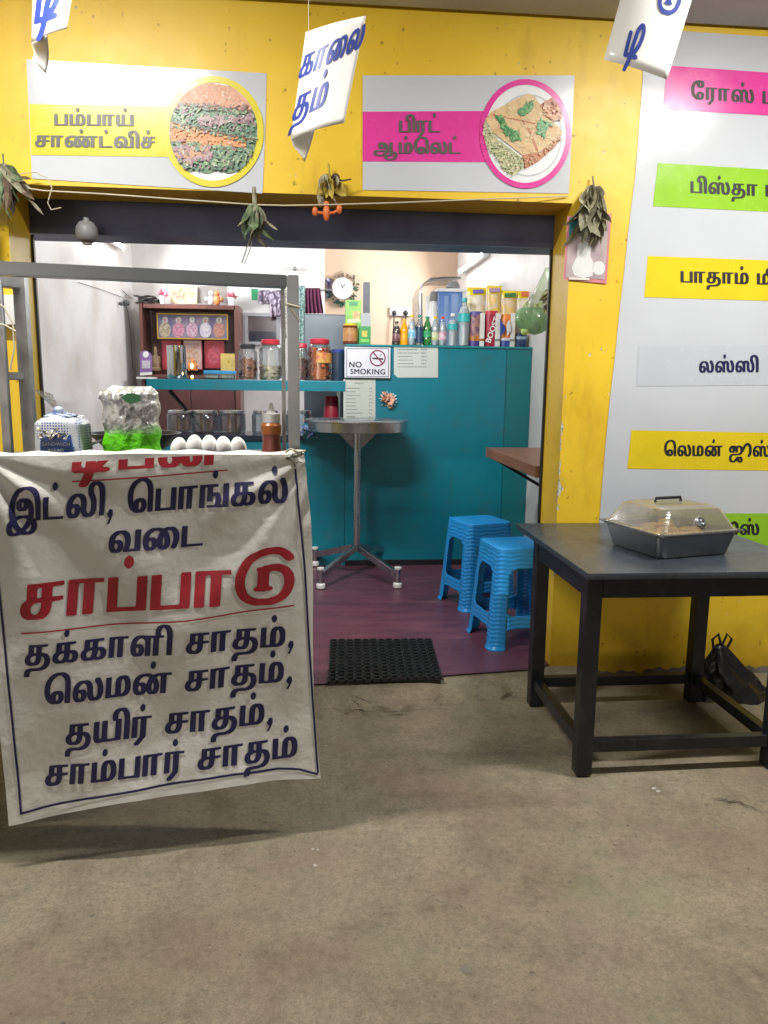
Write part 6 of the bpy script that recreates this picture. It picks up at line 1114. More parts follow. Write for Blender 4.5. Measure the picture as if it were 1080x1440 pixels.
# blue woven plastic stools
def weave_mat():
    m = mat('blue_plastic', (.02, .30, .76), .32, var=.08, scale=4, wear=(.03, .17, .42), wscale=14, wamt=.4); n = m.node_tree.nodes; L = m.node_tree.links
    return m
M_blue = weave_mat()
def stool(label, cx, cy, rz, hgt=.51, wb=.182, wt=.142):
    t = thing('plastic_stool', label, 'stool', (0, 0, 0), 'blue stools by the doorway')
    N = 96; K = 150
    def ringpt(k, h):
        w = wb+(wt-wb)*h; a = k/N*4; side = int(a); f = a-side-.5                     # f -.5..+.5 along a side
        s = f*2; rc = .24
        # rounded square
        if abs(s) < 1-rc: x, y = s*w, -w
        else:
            e = (abs(s)-(1-rc))/rc*math.pi/4; r = w*rc
            x = math.copysign((1-rc)*w+r*math.sin(e), s); y = -(w*(1-rc)+r*math.cos(e))
        q = side*math.pi/2
        rip = .0011*math.sin(h*150+1.2*math.sin(s*9))
        if h > .955: rip *= .3
        x *= 1+rip/w; y *= 1+rip/w
        flare = 1+.05*max(0, 1-h*22)
        return Vector((x*math.cos(q)-y*math.sin(q), x*math.sin(q)+y*math.cos(q), 0))*flare+Vector((0, 0, h*hgt)), s
    G = [[ringpt(k, j/K) for k in range(N)] for j in range(K+1)]
    def region(k, j):
        h = (j+.5)/K; s = ((k+.5)/N*4) % 1*2-1; side = int((k+.5)/N*4)
        lw = .60
        if h < .21:
            lim = lw+.0
            if h > .17: lim -= .2*((h-.17)/.04)**2
            if abs(s) < lim: return None
        if .335 < h < .80:
            lim = .56
            if h > .74: lim -= .25*((h-.74)/.06)**2
            if h < .36: lim -= .12*(.36-h)/.025
            if abs(s) < lim: return None
        if h >= .80: return 'apron'
        if abs(s) < .58 and .19 < h <= .335: return 'stretcher%d' % side
        q = (side+(1 if s > 0 else 0)) % 4
        return 'leg%d' % q
    parts = {}
    for j in range(K):
        for k in range(N):
            r = region(k, j)
            if r: parts.setdefault(r, []).append((j, k))
    for r, cells in parts.items():
        b = MB(); vm = {}
        def V(j, k):
            k %= N
            if (j, k) not in vm: vm[(j, k)] = b.bm.verts.new(G[j][k][0])
            return vm[(j, k)]
        for j, k in cells: b.bm.faces.new((V(j, k), V(j, k+1), V(j+1, k+1), V(j+1, k)))
        b.build(r.rstrip('0123'), M_blue, t, solid=.0045)
    b = MB()
    def top(u, v):
        x = (u*2-1); y = (v*2-1); w = wt*1.005
        # map square to rounded square
        rr = max(abs(x), abs(y)); 
        if rr < 1e-6: return (0, 0, hgt+.002)
        ang = math.atan2(y, x); k = ((ang+math.pi*.75) % (2*math.pi))/(2*math.pi)*N
        k0 = int(k) % N; p = ringpt(k0, 1.0)[0].lerp(ringpt((k0+1) % N, 1.0)[0], k-int(k))
        z = hgt+.004*(1-rr**6)-.0035*(rr > .995)+.0007*math.sin(x*40)*math.sin(y*40)*(rr < .93)
        return (p.x*rr*1.01, p.y*rr*1.01, z)
    b.grid(top, 48, 48); b.build('seat', M_blue, t)
    b = MB(); b.box((0, 0, hgt-.012), (wt*1.7, wt*1.7, .006)); b.build('seat_underside', M_blue, t, smooth=False)
    t.location = (cx, cy, FZ); t.rotation_euler = (0, 0, math.radians(rz))
    return t
stool('blue woven plastic stool nearer the black table, in front', 1.03, 3.80, 9)
stool('blue woven plastic stool farther back beside the teal partition', .99, 4.47, 17)
# black rubber link mat
M_rub = mat('black_rubber', (.012, .012, .013), .5, var=.3, scale=40)
zc = FZ+.002; mc = [PZ(461, 960, FZ+.01), PZ(622, 953, FZ+.01), PZ(607, 899, FZ+.01), PZ(464, 900, FZ+.01)]
b = MB(); nu, nv = 13, 13
def mp(u, v): p = mc[0].lerp(mc[1], u).lerp(mc[3].lerp(mc[2], u), v); return Vector((p.x, p.y, FZ))
for j in range(nv):
    for i in range(nu):
        off = .5*(j % 2)/nu*.0
        u0 = i/nu; v0 = j/nv; c = mp(u0+.5/nu, v0+.5/nv); a = (mp(u0+1/nu, v0)-mp(u0, v0))*.5; d = (mp(u0, v0+1/nv)-mp(u0, v0))*.5
        n = 14; outer = []
        P_ = [(.97*math.copysign(abs(math.cos(k*2*math.pi/n))**.6, math.cos(k*2*math.pi/n)), .93*math.copysign(abs(math.sin(k*2*math.pi/n))**.6, math.sin(k*2*math.pi/n))) for k in range(n)]
        rs = []
        for (k1, z) in ((1., .002), (1., .016), (.74, .016), (.70, .002)):
            rs.append([b.bm.verts.new(c+a*x*k1+d*y*k1+Vector((0, 0, z+.0012*((i+j) % 2)))) for x, y in P_])
        for r1, r2 in zip(rs, rs[1:]):
            for k in range(n): b.bm.faces.new((r1[k], r1[(k+1) % n], r2[(k+1) % n], r2[k]))
b.box(mp(.5, .5)+Vector((0, 0, .0025)), ((mc[1]-mc[0]).length*.97, (mc[3]-mc[0]).length*.93, .003))
tag(b.build('rubber_mat', M_rub), 'black rubber link door mat lying on the edge of the purple floor', 'door mat')

# ---- black table by the wall
M_tab = mat('black_table_paint', (.008, .0095, .015), .36, var=.35, scale=7, bump=.06, bscale=90, wear=(.05, .05, .055), wscale=12, wamt=.45)
M_tabtop = mat('black_table_top', (.042, .052, .068), .3, var=.3, scale=6, bump=.05, bscale=120, wear=(.085, .088, .09), wscale=10, wamt=.6)
tx0, tx1, ty0, ty1, tzz = .915, 1.80, 2.435, 3.375, .75
t = thing('black_table', 'square black metal table standing against the yellow wall', 'table', ((tx0+tx1)/2, (ty0+ty1)/2, 0))
b = MB(); b.box(((tx0+tx1)/2, (ty0+ty1)/2, tzz-.012), (tx1-tx0, ty1-ty0, .024), bev=.007); b.build('table_top', M_tabtop, t)
lx0, lx1, ly0, ly1 = .955, 1.67, 2.495, 3.09
for x, y in ((lx0, ly0), (lx1, ly0), (lx0, ly1), (lx1, ly1)):
    MB().box((x, y, (tzz-.026)/2), (.057, .057, tzz-.026), bev=.005).build('leg', M_tab, t, smooth=False)
b = MB()
for y in (ly0, ly1): b.box(((lx0+lx1)/2, y, tzz-.062), (lx1-lx0-.064, .045, .07))
for x in (lx0, lx1): b.box((x, (ly0+ly1)/2, tzz-.062), (.045, ly1-ly0-.064, .07))
b.build('apron', M_tab, t, smooth=False)
for c, s in ((((lx0+lx1)/2, ly0, .105), (lx1-lx0-.06, .036, .043)), (((lx0+lx1)/2, ly1, .105), (lx1-lx0-.06, .036, .043)), ((lx0, (ly0+ly1)/2, .105), (.036, ly1-ly0-.06, .043)), ((lx1, (ly0+ly1)/2, .105), (.036, ly1-ly0-.06, .043))):
    MB().box(c, s, bev=.003).build('stretcher', M_tab, t, smooth=False)
MB().box((1.32, 2.80, .655), (.46, .5, .05), taper=1.14).build('under_tray', M_tab, t, smooth=False)
b = MB(); b.box((tx1-.12, (ty0+ty1)/2, tzz-.05), (.04, ty1-ty0-.1, .05)); b.build('side_rail', M_tab, t, smooth=False)
# ---- rectangular food pan with a clear lid
zr = tzz+.09
rFL, rFR, rBL = PZ(929, 756, zr), PZ(1046, 748, zr), PZ(848, 709, zr)
ex = (rFR-rFL); ey = (rBL-rFL); lx_, ly_ = ex.length, ey.length; ex = ex.normalized(); ey = (ey-ex*ey.dot(ex)).normalized(); ly_ = (rBL-rFL).dot(ey)
ly_ = min(ly_, .36)
t = thing('food_pan', 'rectangular steel food pan with a domed clear lid on the black table', 'food pan', rFL+ex*lx_/2+ey*ly_/2-Vector((0, 0, .09)))
def loop(b, inset, z, rc=.03, n=6):
    pts = []
    for cx_, cy_, a0 in ((lx_-inset-rc, ly_-inset-rc, 0), (inset+rc, ly_-inset-rc, 90), (inset+rc, inset+rc, 180), (lx_-inset-rc, inset+rc, 270)):
        for k in range(n+1):
            a = math.radians(a0+90*k/n); pts.append(rFL+ex*(cx_+rc*math.cos(a))+ey*(cy_+rc*math.sin(a))+Vector((0, 0, z-.09)))
    return [b.bm.verts.new(p) for p in pts]
def loft(b, prof):
    rs = [loop(b, *p) for p in prof]
    for r1, r2 in zip(rs, rs[1:]):
        m_ = len(r1)
        for k in range(m_): b.bm.faces.new((r1[k], r1[(k+1) % m_], r2[(k+1) % m_], r2[k]))
    return rs
b = MB(); r_ = loft(b, [(.032, .003, .03), (.03, .006, .03), (.010, .083, .035), (.0, .087, .035), (.0, .091, .035), (.014, .091, .035), (.034, .012, .03)]); b.bm.faces.new(r_[0][::-1]); b.bm.faces.new(r_[-1]); b.build('pan', mat('pan_steel', (.34, .355, .37), .32, .9, var=.2), t)
b = MB(); r_ = loft(b, [(.004, .0925, .035), (.006, .098, .035), (.014, .101, .03), (.05, .170, .035), (.062, .180, .04), (.085, .184, .03)]); b.bm.faces.new(r_[-1]); b.build('lid', clear('smoky_lid', (.90, .87, .74), .16, .3, .16), t)
b = MB(); b.tube([rFL+ex*(lx_-.002)*0+ex*.0+Vector((0, 0, .004))]+[rFL+ex*lx_*u+ey*ly_*v+Vector((0, 0, .005)) for u, v in ((1, 0), (1, 1), (0, 1), (0, 0))], .0035, 6); b.build('rim_wire', M_steel, t)
top = rFL+ex*lx_*.5+ey*ly_*.55+Vector((0, 0, .094)); b = MB(); b.tube([top-ex*.06, top-ex*.058+Vector((0, 0, .014)), top+ex*.058+Vector((0, 0, .014)), top+ex*.06], .006, 8); b.build('lid_handle', M_tab, t)
kn = rFL+ex*lx_*.52+ey*.030+Vector((0, 0, .040)); b = MB(); nrm = (-ey*.8+Vector((0, 0, .6))).normalized()
b.lathe([(.021, 0), (.022, .008), (.016, .012), (.014, .006), (.009, .006), (.008, .014), (0, .015)], (0, 0, 0), 26); b.bm.transform(Matrix.Translation(kn) @ nrm.to_track_quat('Z', 'Y').to_matrix().to_4x4()); b.build('round_emblem', M_steel, t)
b = MB(); q = random.Random(3)
for k in range(26): b.ball(rFL+ex*(lx_*q.uniform(.2, .8))+ey*(ly_*q.uniform(.15, .85))+Vector((0, 0, -.045+q.uniform(0, .03))), (.04, .03, .022), 10, Matrix.Rotation(q.uniform(0, 3), 3, 'Z'))
b.build('food', mat('fritter', (.50, .33, .14), .6, c2=(.34, .18, .07), scale=50), t)
# ---- black bag under the table
t = thing('black_bag', 'crumpled black bag on the ground under the right side of the black table', 'bag', PZ(1020, 1000, 0))
pb = PZ(1024, 985, 0); b = MB()
def bagpt(u, v):
    a = 2*math.pi*u; w = (1-v)**.65*(1+.13*math.sin(4*a+5*v)+.07*math.sin(9*a-7*v)); x = pb.x-.03*v+.12*w*math.cos(a)+.10*(1-v)**2*max(0, math.cos(a)); y = pb.y+.05+.10*w*math.sin(a)
    return (x+.012*math.sin(7*a+11*v)*(1-v), y+.012*math.sin(8*a-9*v)*(1-v), .002+.25*v**.9-.02*math.sin(3*a)*v*(1-v)-.018*math.sin(6*a+4*v)*v*(1-v))
b.grid(bagpt, 36, 18); b.build('sack', mat('black_bag_plastic', (.010, .010, .011), .35, var=.3, scale=20, bump=.4, bscale=18, crumple=.5, cscale=9), t)
b = MB(); b.tube([(pb.x+.1, pb.y-.02, .012), (pb.x+.16, pb.y+.0, .03), (pb.x+.24, pb.y+.02, .035)], .008, 8); b.build('strap', M_black, t)
b = MB(); tq = Vector((pb.x-.03, pb.y+.05, .24))
for s_ in (-1, 1): b.tube([tq+Vector((s_*.03, 0, -.02)), tq+Vector((s_*.045, -.01, .03)), tq+Vector((s_*.02, -.012, .055)), tq+Vector((s_*.005, -.01, .01))], .006, 8)
b.build('handle', M_black, t)

# ================================================================== FOOD CART AND ITS CLOTH BANNER
TLw, TRw = PY(-60, 640, 2.075), PY(427, 638, 2.20)
bx_ = (TRw-TLw); bx_.z = 0; bx_.normalize(); bn = Vector((bx_.y, -bx_.x, 0))                 # along the cloth, and towards the yard
def bfold(p):
    s = (p-TLw).dot(bx_); h = TLw.z-p.z                      # metres along, metres below the rail
    w = .0
    L_ = (TRw-TLw).length; r = L_-s
    a1 = math.atan2(h, r+.05); w += .010*math.sin(a1*14+.6)*math.exp(-((r*r+h*h)**.5)*2.2)*min(1, h*12)
    a2 = math.atan2(h, max(.02, s-.05)); w += .012*math.sin(a2*11)*math.exp(-((s*s+h*h)**.5)*2.0)*min(1, h*12)
    w += .006*math.sin(7.5*s+4.0*h+.5)*min(1, h*3)+.0035*math.sin(19*s-6*h+1)*min(1, h*4)+.003*math.sin(11*h+5*s)
    w += .0022*math.sin(31*s+17*h)*math.sin(13*h-9*s+2)
    w += .05*(max(0, h-.75)/.25)**2*max(0, math.sin(2.6*s-.4))*.5
    w += .03*max(0, 1-s*2.2)*max(0, h-.3)
    return w
def bsurf(px, py, l=0.):
    d = ray(px, py); k = (TLw-EYE).dot(bn)/d.dot(bn); p = EYE+d*k
    return p+bn*(bfold(p)+l+.0022)
def bsheet(px, py): 
    p = bsurf(px, py); return p-bn*.0022
t = thing('cloth_banner', 'white cloth banner with blue and red Tamil menu lettering hung on the food cart', 'banner', (TLw+TRw)/2)
M_cloth = mat('white_banner_cloth', (.73, .73, .70), .55, c2=(.64, .63, .59), scale=4, bump=.35, bscale=22, spec=.35, lo=.3, hi=.7, crumple=.55, cscale=5.5)
def bpx(u, v):
    xl, yl = -42+56*v, 640+518*v; xr, yr = 428+23*v+4*math.sin(6*v), 638+451*v
    return xl+(xr-xl)*u, yl+(yr-yl)*u+(1.2*math.sin(9*u))*(1-v)-(10*math.sin(math.pi*u)*v**3)+1.5*math.sin(14*u)*v**4
b = MB(); b.grid(lambda u, v: bsheet(*bpx(u, v)), 110, 120); b.build('cloth', M_cloth, t)
b = MB(); b.grid(lambda u, v: bsheet(*bpx(u, 0))+Vector((0, 0, .006*math.sin(math.pi*min(1, v*1.4)*.5)))-bn*.045*v+Vector((0, 0, .003*math.sin(40*u)*v)), 110, 5); b.build('folded_top', M_cloth, t)
tp = bsheet(427, 640)
b = MB(); b.grid(lambda u, v: tp+bx_*(.0+.012*math.sin(9*v)+.05*u*(1-.3*u)-.045)+bn*(.010*math.sin(14*u+3*v)+.012)+Vector((0, 0, .012-.035*v*(1+.3*math.sin(8*u)))), 14, 8); b.build('gathered_corner', M_cloth, t)
b = MB(); b.tube([tp+Vector((-.05, -.02, .01)), tp+Vector((-.035, -.03, .02)), tp+Vector((-.015, -.03, .012)), tp+Vector((.005, -.02, .014))], .003, 6); b.build('tie_string', M_str, t)
def bline(pts, w, m, name):
    b = MB(); P_ = []
    for (ax, ay), (cx, cy) in zip(pts, pts[1:]):
        n = max(2, int(math.hypot(cx-ax, cy-ay)/8))
        P_ += [(ax+(cx-ax)*k/n, ay+(cy-ay)*k/n) for k in range(n)]
    P_.append(pts[-1]); prev = None
    for i, (x, y) in enumerate(P_):
        a = P_[max(0, i-1)]; c = P_[min(len(P_)-1, i+1)]; dx, dy = c[0]-a[0], c[1]-a[1]; L_ = math.hypot(dx, dy); nx, ny = -dy/L_*w/2, dx/L_*w/2
        row = (b.bm.verts.new(bsurf(x+nx, y+ny)), b.bm.verts.new(bsurf(x-nx, y-ny)))
        if prev: b.bm.faces.new((prev[0], row[0], row[1], prev[1]))
        prev = row
    b.build(name, m, t, smooth=False)
bline([(-20, 660), (0, 842), (16, 1000), (31, 1142)], 3.4, M_blueink, 'border_line')
bline([(31, 1141), (120, 1119), (220, 1101), (330, 1084), (390, 1078), (420, 1079), (446, 1085)], 3.0, M_blueink, 'border_line')
bline([(446, 1083), (438, 960), (428, 800), (414, 646)], 3.0, M_blueink, 'border_line')
bline([(102, 677), (200, 671), (320, 661)], 2, M_redink, 'underline')
bline([(30, 890), (150, 880), (260, 872), (340, 860), (413, 850)], 2, M_redink, 'underline')
bt = lambda s, p0, p1, xh, m=M_blueink, up=(.06, -1), **k: tamil(s, p0, p1, xh, bsurf, m, 'lettering', t, up=up, cut=.18, **k)
bt("டிபன்", (101, 664), (312, 653), 36, M_redink, keep=.19)
bt("இட்லி, ெபாங்கல்", (11, 735), (404, 706), 33)
bt("வைட", (152, 778), (285, 768), 30)
bt("சாப்பாடு", (28, 871), (412, 844), 50, M_redink)
bt("தக்காளி சாதம்,", (35, 935), (413, 907), 29)
bt("ெலமன் சாதம்,", (62, 990), (411, 957), 29)
bt("தயிர் சாதம்,", (92, 1047), (384, 1016), 29)
bt("சாம்பார் சாதம்", (63, 1105), (417, 1062), 28)

CZ = 1.12
M_cdark = mat('dark_cart_steel', (.02, .02, .022), .5, .2, var=.3)
def cp(s, back, z): return TLw+bx_*s-bn*back+Vector((0, 0, z-TLw.z))
Lc = (TRw-TLw).length
cart = thing('food_cart', 'steel food cart hidden behind the hanging cloth banner', 'food cart', cp(Lc/2, .3, 0))
def cbox(s0, s1, b0, b1, z0, z1, name, m, bev=0):
    p = cp((s0+s1)/2, (b0+b1)/2, (z0+z1)/2); return MB().box(p, (s1-s0, b1-b0, z1-z0), math.atan2(bx_.y, bx_.x), bev=bev).build(name, m, cart, smooth=False)
cbox(-.35, Lc-.03, .05, .72, CZ-.03, CZ, 'counter_top', M_steel_dull)
cbox(-.35, Lc-.02, .015, .045, TLw.z-.035, TLw.z-.004, 'front_rail', M_steel)
cbox(-.33, Lc-.26, .10, .14, .5, CZ-.04, 'front_panel', M_cdark)
cbox(-.33, Lc-.26, .142, .70, .47, .498, 'lower_shelf', M_cdark)
for s in (-.3, Lc-.3):
    for q in (.42, .66): cbox(s-.02, s+.02, q-.02, q+.02, .0, .468, 'leg', M_cdark)
# steel frame rising from the cart
rk = thing('display_frame', 'square tube steel frame rising above the food cart', 'frame', PY(411, 640, 2.33))
zt_ = PY(412, 388, 2.33).z; zb_ = PY(412, 406, 2.33).z
pr = PY(412, 388, 2.33); pl = PZ(-60, 365, zt_)
hh = zt_-zb_
M_fr = mat('frame_steel', (.34, .365, .39), .3, 1., var=.1, scale=3)
def rbar(a, c, w, h, nm, m=M_fr): MB().bar(a, c, w, h, .003).build(nm, m, rk, smooth=False)
d0 = (pr-pl).normalized()
rbar(pl-Vector((0, 0, hh/2)), pr-Vector((0, 0, hh/2))-d0*.02, .034, hh, 'top_beam')
rbar(Vector((pr.x, pr.y, zt_+.001)), Vector((pr.x, pr.y, CZ-.01)), .034, .034, 'post')
b = MB(); b.bar(Vector((pr.x-.034, pr.y+.12, zt_-.02)), Vector((pr.x-.034, pr.y+.12, CZ-.01)), .012, .02); b.build('rear_rod', M_steel_dull, rk, smooth=False)
q0 = PY(29, 404, 2.62); q1 = PY(29, 640, 2.62); b = MB()
b.bar((q0.x, q0.y, q0.z+.03), (q0.x, q0.y, CZ-.01), .036, .036); b.build('side_post', M_steel_dull, rk, smooth=False)
rbar((q0.x, q0.y, q0.z+.012), PZ(-70, 388, q0.z+.012), .036, .036, 'side_rail', M_steel_dull)
zc_ = PY(29, 529, 2.62).z; e_ = PZ(-40, 531, zc_) if zc_ < CAMH-.01 else PY(-40, 529, 2.4)
e_ = PY(-40, 530, 2.5); rbar((q0.x, q0.y, zc_), (e_.x, e_.y, zc_), .025, .025, 'cross_rail', M_steel_dull)
b = MB(); q2 = PY(3, 500, 2.52); b.bar((q2.x, q2.y, q0.z+.01), (q2.x, q2.y, CZ-.01), .024, .024); b.build('side_post', M_steel_dull, rk, smooth=False)
b = MB(); b.tube([PY(404, 428, 2.30), PY(412, 430, 2.30), PY(421, 432, 2.31)], .0035, 6); b.tube([PY(405, 429, 2.30), PY(413, 440, 2.30), PY(421, 452, 2.31)], .002, 6); b.build('white_tie', M_str, rk)
b = MB(); b.tube([PY(-20, 420, 2.5), PY(6, 432, 2.5), PY(18, 455, 2.5), PY(20, 490, 2.5), PY(14, 520, 2.5)], .003, 6); b.tube([PY(-20, 450, 2.5), PY(8, 458, 2.5), PY(22, 466, 2.5)], .003, 6); tag(b.build('loose_cable', M_str), 'pale loose cable looping beside the left post of the steel frame', 'cable')
b = MB(); pbx = PY(2, 436, WY-.03); b.box(pbx, (.12, .058, .12), bev=.008); tag(b.build('meter_box', capm['white']), 'white box fixed on the yellow wall behind the left post of the steel frame', 'box')

# ---- things on the cart
def on(px, py, Y): p = PY(px, py, Y); return Vector((p.x, Y, CZ+.002))
M_egg = mat('egg_shell', (.88, .87, .85), .4, var=.04, bump=.05, bscale=200)
Ye = 2.42
for i, (x, y, lb) in enumerate(((251, 614.5, 'white egg leaning at the left end of the egg row, next to the pouch'), (273, 611, 'white egg, second from the pouch in the tray'), (294, 611.5, 'white egg in the middle of the tray row'), (314, 613, 'white egg, second from the right end of the tray'), (335, 614, 'white egg at the right end of the tray, nearest the sauce bottle'))):
    p = on(x, y, Ye); H = PY(x, y, Ye).z-CZ-.008; b = MB()
    pf = [(0, -.5)]+[(.5*math.sin(math.pi*k/14)*(1-.12*math.cos(math.pi*k/14)*-1*.8), -.5*math.cos(math.pi*k/14)) for k in range(1, 14)]+[(0, .5)]
    L_ = .068; b.lathe([(r*.0505, z*L_) for r, z in pf], (0, 0, 0), 24, cap=False)
    b.bm.transform(Matrix.Translation((p.x, p.y, PY(x, y, Ye).z-L_*.5)) @ Matrix.Rotation(math.radians((10, 4, 0, -2, -7)[i]), 4, 'Y') @ Matrix.Rotation(.12, 4, 'X'))
    tag(b.build('egg', M_egg), lb, 'egg', 'eggs in the tray')
tr0, tr1 = on(238, 640, Ye), on(350, 640, Ye)
b = MB(); cx = (tr0.x+tr1.x)/2
b.grid(lambda u, v: (tr0.x+(tr1.x-tr0.x)*u, Ye-.04+.10*v, CZ+.010+.012*abs(math.sin(math.pi*5*u))*0+.016*(math.cos(2*math.pi*5*u)*.5+.5)*(math.cos(2*math.pi*2*v)*.5+.5)), 60, 24)
tag(b.build('egg_tray', mat('grey_pulp', (.16, .17, .17), .7, var=.3, scale=60), solid=.003), 'grey moulded tray holding the white eggs on the cart', 'egg tray')
Ys = 2.36; p = on(382, 640, Ys); k = Ys/1081*1.02; zc1 = PY(382, 594, Ys).z; zc2 = PY(382, 582, Ys).z; zc3 = PY(382, 566.5, Ys).z; r = 14.2*k
t = thing('sauce_bottle', 'squeezy bottle of red sauce with a white pointed cap beside the steel post', 'sauce bottle', p)
z = lambda a: a-p.z
MB().lathe([(r*.9, 0), (r, .006), (r*.98, z(zc1)*.3), (r*.84, z(zc1)*.55), (r*.9, z(zc1)*.8), (r*.97, z(zc1)*.93), (r*.8, z(zc1))], p, 30).build('body', mat('red_sauce', (.30, .075, .06), .3, var=.15, scale=14), t)
MB().lathe([(r*.915, z(zc1)*.72), (r*.965, z(zc1)*.83), (r*1.0, z(zc1)*.93), (r*.82, z(zc1)*.995)], p, 30, cap=False).build('orange_shoulder', mat('orange_sauce', (.50, .15, .03), .3, var=.15, scale=14), t)
MB().lathe([(r*.86, z(zc1)), (r*.86, z(zc2)), (r*.5, z(zc2)+.003), (r*.26, z(zc2)+.012), (r*.13, z(zc3)), (0, z(zc3)+.001)], p, 24).build('cap', capm['white'], t)
# silver and green pouch
Yp = 2.45; p = on(187, 640, Yp); w = 40*Yp/1081*1.02; H = PY(187, 543, Yp).z-p.z
t = thing('spout_pouch', 'crinkled silver and bright green spout pouch standing on the cart', 'pouch', p)
def pf(s):
    def f(u, v):
        a = (u-.5)*2; ww = w*(.98-.05*math.sin(math.pi*v))*(1 if v < .86 else 1-.35*((v-.86)/.14)**2)
        e = max(0, 1-a*a)**.5*(1 if v < .9 else (1-v)/.1)
        hv = max(0, v-.35)*1.5; cr = .0035*math.sin(7*a+9*v)*math.sin(15*v-5*a)*hv+.0035*math.sin(19*a-27*v+3*math.sin(8*v))*hv+.002*math.sin(43*v+17*a+2*math.sin(9*a))*hv+.002*math.sin(11*a)
        dep = (.035+.01*(1-v))*e
        return (p.x+a*ww+.004*math.sin(20*v), Yp+s*(dep+.0012)+cr*e*1.2, p.z+H*v)
    return f
def pouch_mat():
    m = mat('pouch_film', (.60, .60, .58), .27, .7, c2=(.42, .42, .41), scale=14, bump=.35, bscale=10, crumple=1.6, cscale=9); n = m.node_tree.nodes; L = m.node_tree.links; b = n['Principled BSDF']
    tc = n.new('ShaderNodeTexCoord'); sp = n.new('ShaderNodeSeparateXYZ'); L.new(tc.outputs['Object'], sp.inputs[0])
    nz = n.new('ShaderNodeTexNoise'); nz.inputs['Scale'].default_value = 18; L.new(tc.outputs['Object'], nz.inputs[0])
    ad = n.new('ShaderNodeMath'); ad.operation = 'MULTIPLY_ADD'; ad.inputs[1].default_value = .05; L.new(nz.outputs[0], ad.inputs[0]); L.new(sp.outputs[2], ad.inputs[2])
    lt = n.new('ShaderNodeMapRange'); lt.inputs['From Min'].default_value = p.z+H*.46; lt.inputs['From Max'].default_value = p.z+H*.60; lt.inputs['To Min'].default_value = 1; lt.inputs['To Max'].default_value = 0; L.new(ad.outputs[0], lt.inputs[0])
    mx = n.new('ShaderNodeMixRGB'); L.new(lt.outputs[0], mx.inputs[0]); L.new(b.inputs['Base Color'].links[0].from_socket, mx.inputs[1]); mx.inputs[2].default_value = (.12, .60, .008, 1); L.new(mx.outputs[0], b.inputs['Base Color'])
    mm = n.new('ShaderNodeMath'); mm.operation = 'MULTIPLY_ADD'; mm.inputs[1].default_value = -.5; mm.inputs[2].default_value = .5; L.new(lt.outputs[0], mm.inputs[0]); L.new(mm.outputs[0], b.inputs['Metallic'])
    return m
b = MB(); b.grid(pf(-1), 40, 50); b.grid(pf(1), 40, 50); b.build('bag', pouch_mat(), t)
fr = lambda px, py, l=0: Vector((PY(px, py, Yp-.05).x, Yp-.052-l, PY(px, py, Yp-.05).z))
b = MB(); P_ = [fr(*q) for q in [(171, 559), (178, 553), (190, 553), (199, 557), (196, 564), (184, 568), (175, 564)]]; b.poly(P_); b.build('leaf_emblem', mat('pouch_leaf', (.015, .13, .05), .35), t, smooth=False)
b = MB()
for k_ in range(9): x = 168+k_*4.5; b.poly([fr(x, 577), fr(x+3, 577), fr(x+3+.6*(k_ % 2), 583), fr(x, 583)])
b.build('faint_lettering', M_faint, t, smooth=False)
b = MB(); c0 = PY(150, 558, Yp); b.tube([c0+Vector((.012, 0, -.01)), c0+Vector((-.004, -.004, 0)), c0+Vector((-.016, -.008, .004))], .009, 12); b.tube([c0+Vector((-.010, -.006, .002)), c0+Vector((-.02, -.009, .005))], .012, 12); b.build('spout', capm['white'], t)
# bread loaf in its bag
Yb_ = 2.40; p = on(82, 640, Yb_); k = Yb_/1081*1.02; H = PY(82, 583, Yb_).z-p.z; w = 33*k
t = thing('bread_bag', 'sliced bread loaf in a blue dotted bag twisted shut on top', 'bread', p)
def dots_mat():
    m = mat('dotted_bag', (.66, .69, .74), .25); n = m.node_tree.nodes; L = m.node_tree.links; b = n['Principled BSDF']
    tc = n.new('ShaderNodeTexCoord'); v = n.new('ShaderNodeTexVoronoi'); v.inputs['Scale'].default_value = 125; v.inputs['Randomness'].default_value = .1; L.new(tc.outputs['Object'], v.inputs[0])
    lt = n.new('ShaderNodeMath'); lt.operation = 'LESS_THAN'; lt.inputs[1].default_value = .33; L.new(v.outputs['Distance'], lt.inputs[0])
    mx = n.new('ShaderNodeMixRGB'); L.new(lt.outputs[0], mx.inputs[0]); L.new(b.inputs['Base Color'].links[0].from_socket, mx.inputs[1]); mx.inputs[2].default_value = (.03, .09, .36, 1); L.new(mx.outputs[0], b.inputs['Base Color']); return m
def loaf(u, v):
    a = 2*math.pi*u; q = lambda c: math.copysign(abs(c)**.45, c)
    s = (1+.02*math.sin(6*a))*(1-.05*v-(.0 if v < .8 else ((v-.8)/.2)**2*.45)); rr = 1 if v < 1 else 0
    return (p.x+w*s*q(math.cos(a)), p.y+.06+.07*s*q(math.sin(a)), p.z+H*min(1, v*1.02)*(1-.06*abs(math.cos(a))*v))
b = MB(); b.grid(loaf, 40, 20); tpv = [v for v in b.bm.verts if abs(v.co.z-p.z) > 0]; b.build('wrapper', dots_mat(), t)
nk = PY(80, 577, Yb_+.04); b = MB()
def twist(u, v):
    a = 2*math.pi*u; r = (.042*(1-v)**2+.010+.0*v)*(1+.25*math.sin(5*a+8*v)); c = Vector((p.x+(nk.x-p.x)*v, p.y+.06-.02*v, p.z+H*.96+(nk.z-p.z-H*.96)*v)); return (c.x+r*math.cos(a), c.y+r*math.sin(a), c.z)
b.grid(twist, 24, 10); b.ball((nk.x+.004, nk.y, nk.z), (.016, .014, .013)); b.build('twisted_neck', mat('twist_film', (.50, .56, .66), .25, c2=(.1, .2, .5), scale=40, lo=.4, hi=.6), t)
tt = PY(60, 550, Yb_+.05); b = MB()
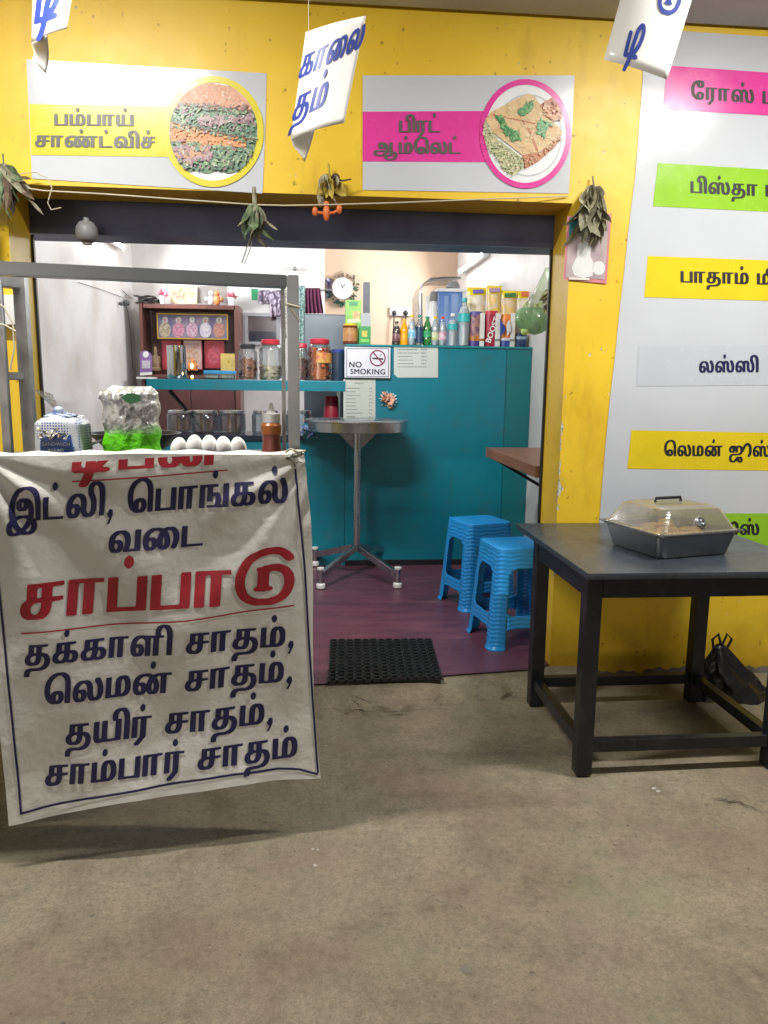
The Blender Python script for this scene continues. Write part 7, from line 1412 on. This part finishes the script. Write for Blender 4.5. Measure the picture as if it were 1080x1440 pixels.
def tail(u, v): a = (u-.5)*2; c = nk.lerp(tt, v); r = .008+.022*v; return (c.x+a*r, c.y+.006*math.sin(6*a+5*v), c.z-a*r*.3)
b.grid(tail, 12, 8); b.build('bag_tail', clear('tail_film', (.80, .86, .92), .2, .22), t)
lab = lambda x, y, l=0: Vector((PY(x, y, Yb_-.013).x, Yb_-.0135-l, PY(x, y, Yb_-.013).z))
b = MB(); b.poly([lab(56, 640), lab(105, 640), lab(100, 612), (lab(84, 609)), lab(58, 616)]); b.build('label', mat('bread_blue', (.02, .10, .40), .3), t, smooth=False)
b = MB(); R_ = random.Random(5)
for k_ in range(14): b.leaf(lab(R_.uniform(60, 98), R_.uniform(604, 613), .004), (R_.uniform(-1, 1), -.3, R_.uniform(-.5, .3)), .018, .016, R_.uniform(-.5, .5), R_.uniform(0, 6))
b.build('gold_crinkle', mat('gold_film', (.55, .45, .25), .25, .5, c2=(.75, .75, .72), scale=60), t)
ms = words('SANDWICH', .0145, capm['white'], 'lettering', t, facing(lab(79, 624.5, .001)), 0, 1.05, .015); words('BREAD', .0145, capm['white'], 'lettering', t, facing(lab(79, 633.5, .001)), 0, 1.05, .015)
# wok behind the pouch
Yk = 2.68; p = on(192, 640, Yk); zr_ = PY(140, 609, Yk).z; b = MB()
t = thing('wok', 'black iron wok behind the silver pouch on the cart', 'wok', p)
b.lathe([(.05, 0), (.10, (zr_-CZ)*.3), (.145, (zr_-CZ)*.9), (.152, zr_-CZ), (.146, zr_-CZ), (.095, (zr_-CZ)*.35), (0, .008)], p, 40); b.build('bowl', mat('black_iron', (.015, .017, .02), .35, .4, var=.3), t)
b = MB(); e0 = PY(128, 606, Yk-.03); b.tube([(p.x-.148, Yk-.02, zr_-.006), (p.x-.165, Yk-.04, zr_+.008), (p.x-.16, Yk-.07, zr_+.006), (p.x-.140, Yk-.07, zr_-.008)], .006, 8); b.build('handle', MATS['black_iron'], t)
t = thing('steel_ladle', 'steel ladle lying beside the black wok', 'ladle', on(130, 640, 2.5))
b = MB(); b.tube([PY(108, 636, 2.48), PY(130, 624, 2.52), PY(146, 618, 2.56)], .005, 8); b.build('handle', M_steel, t)
b = MB(); b.ball(PY(112, 634, 2.48), (.026, .022, .01)); b.build('bowl', M_steel, t)
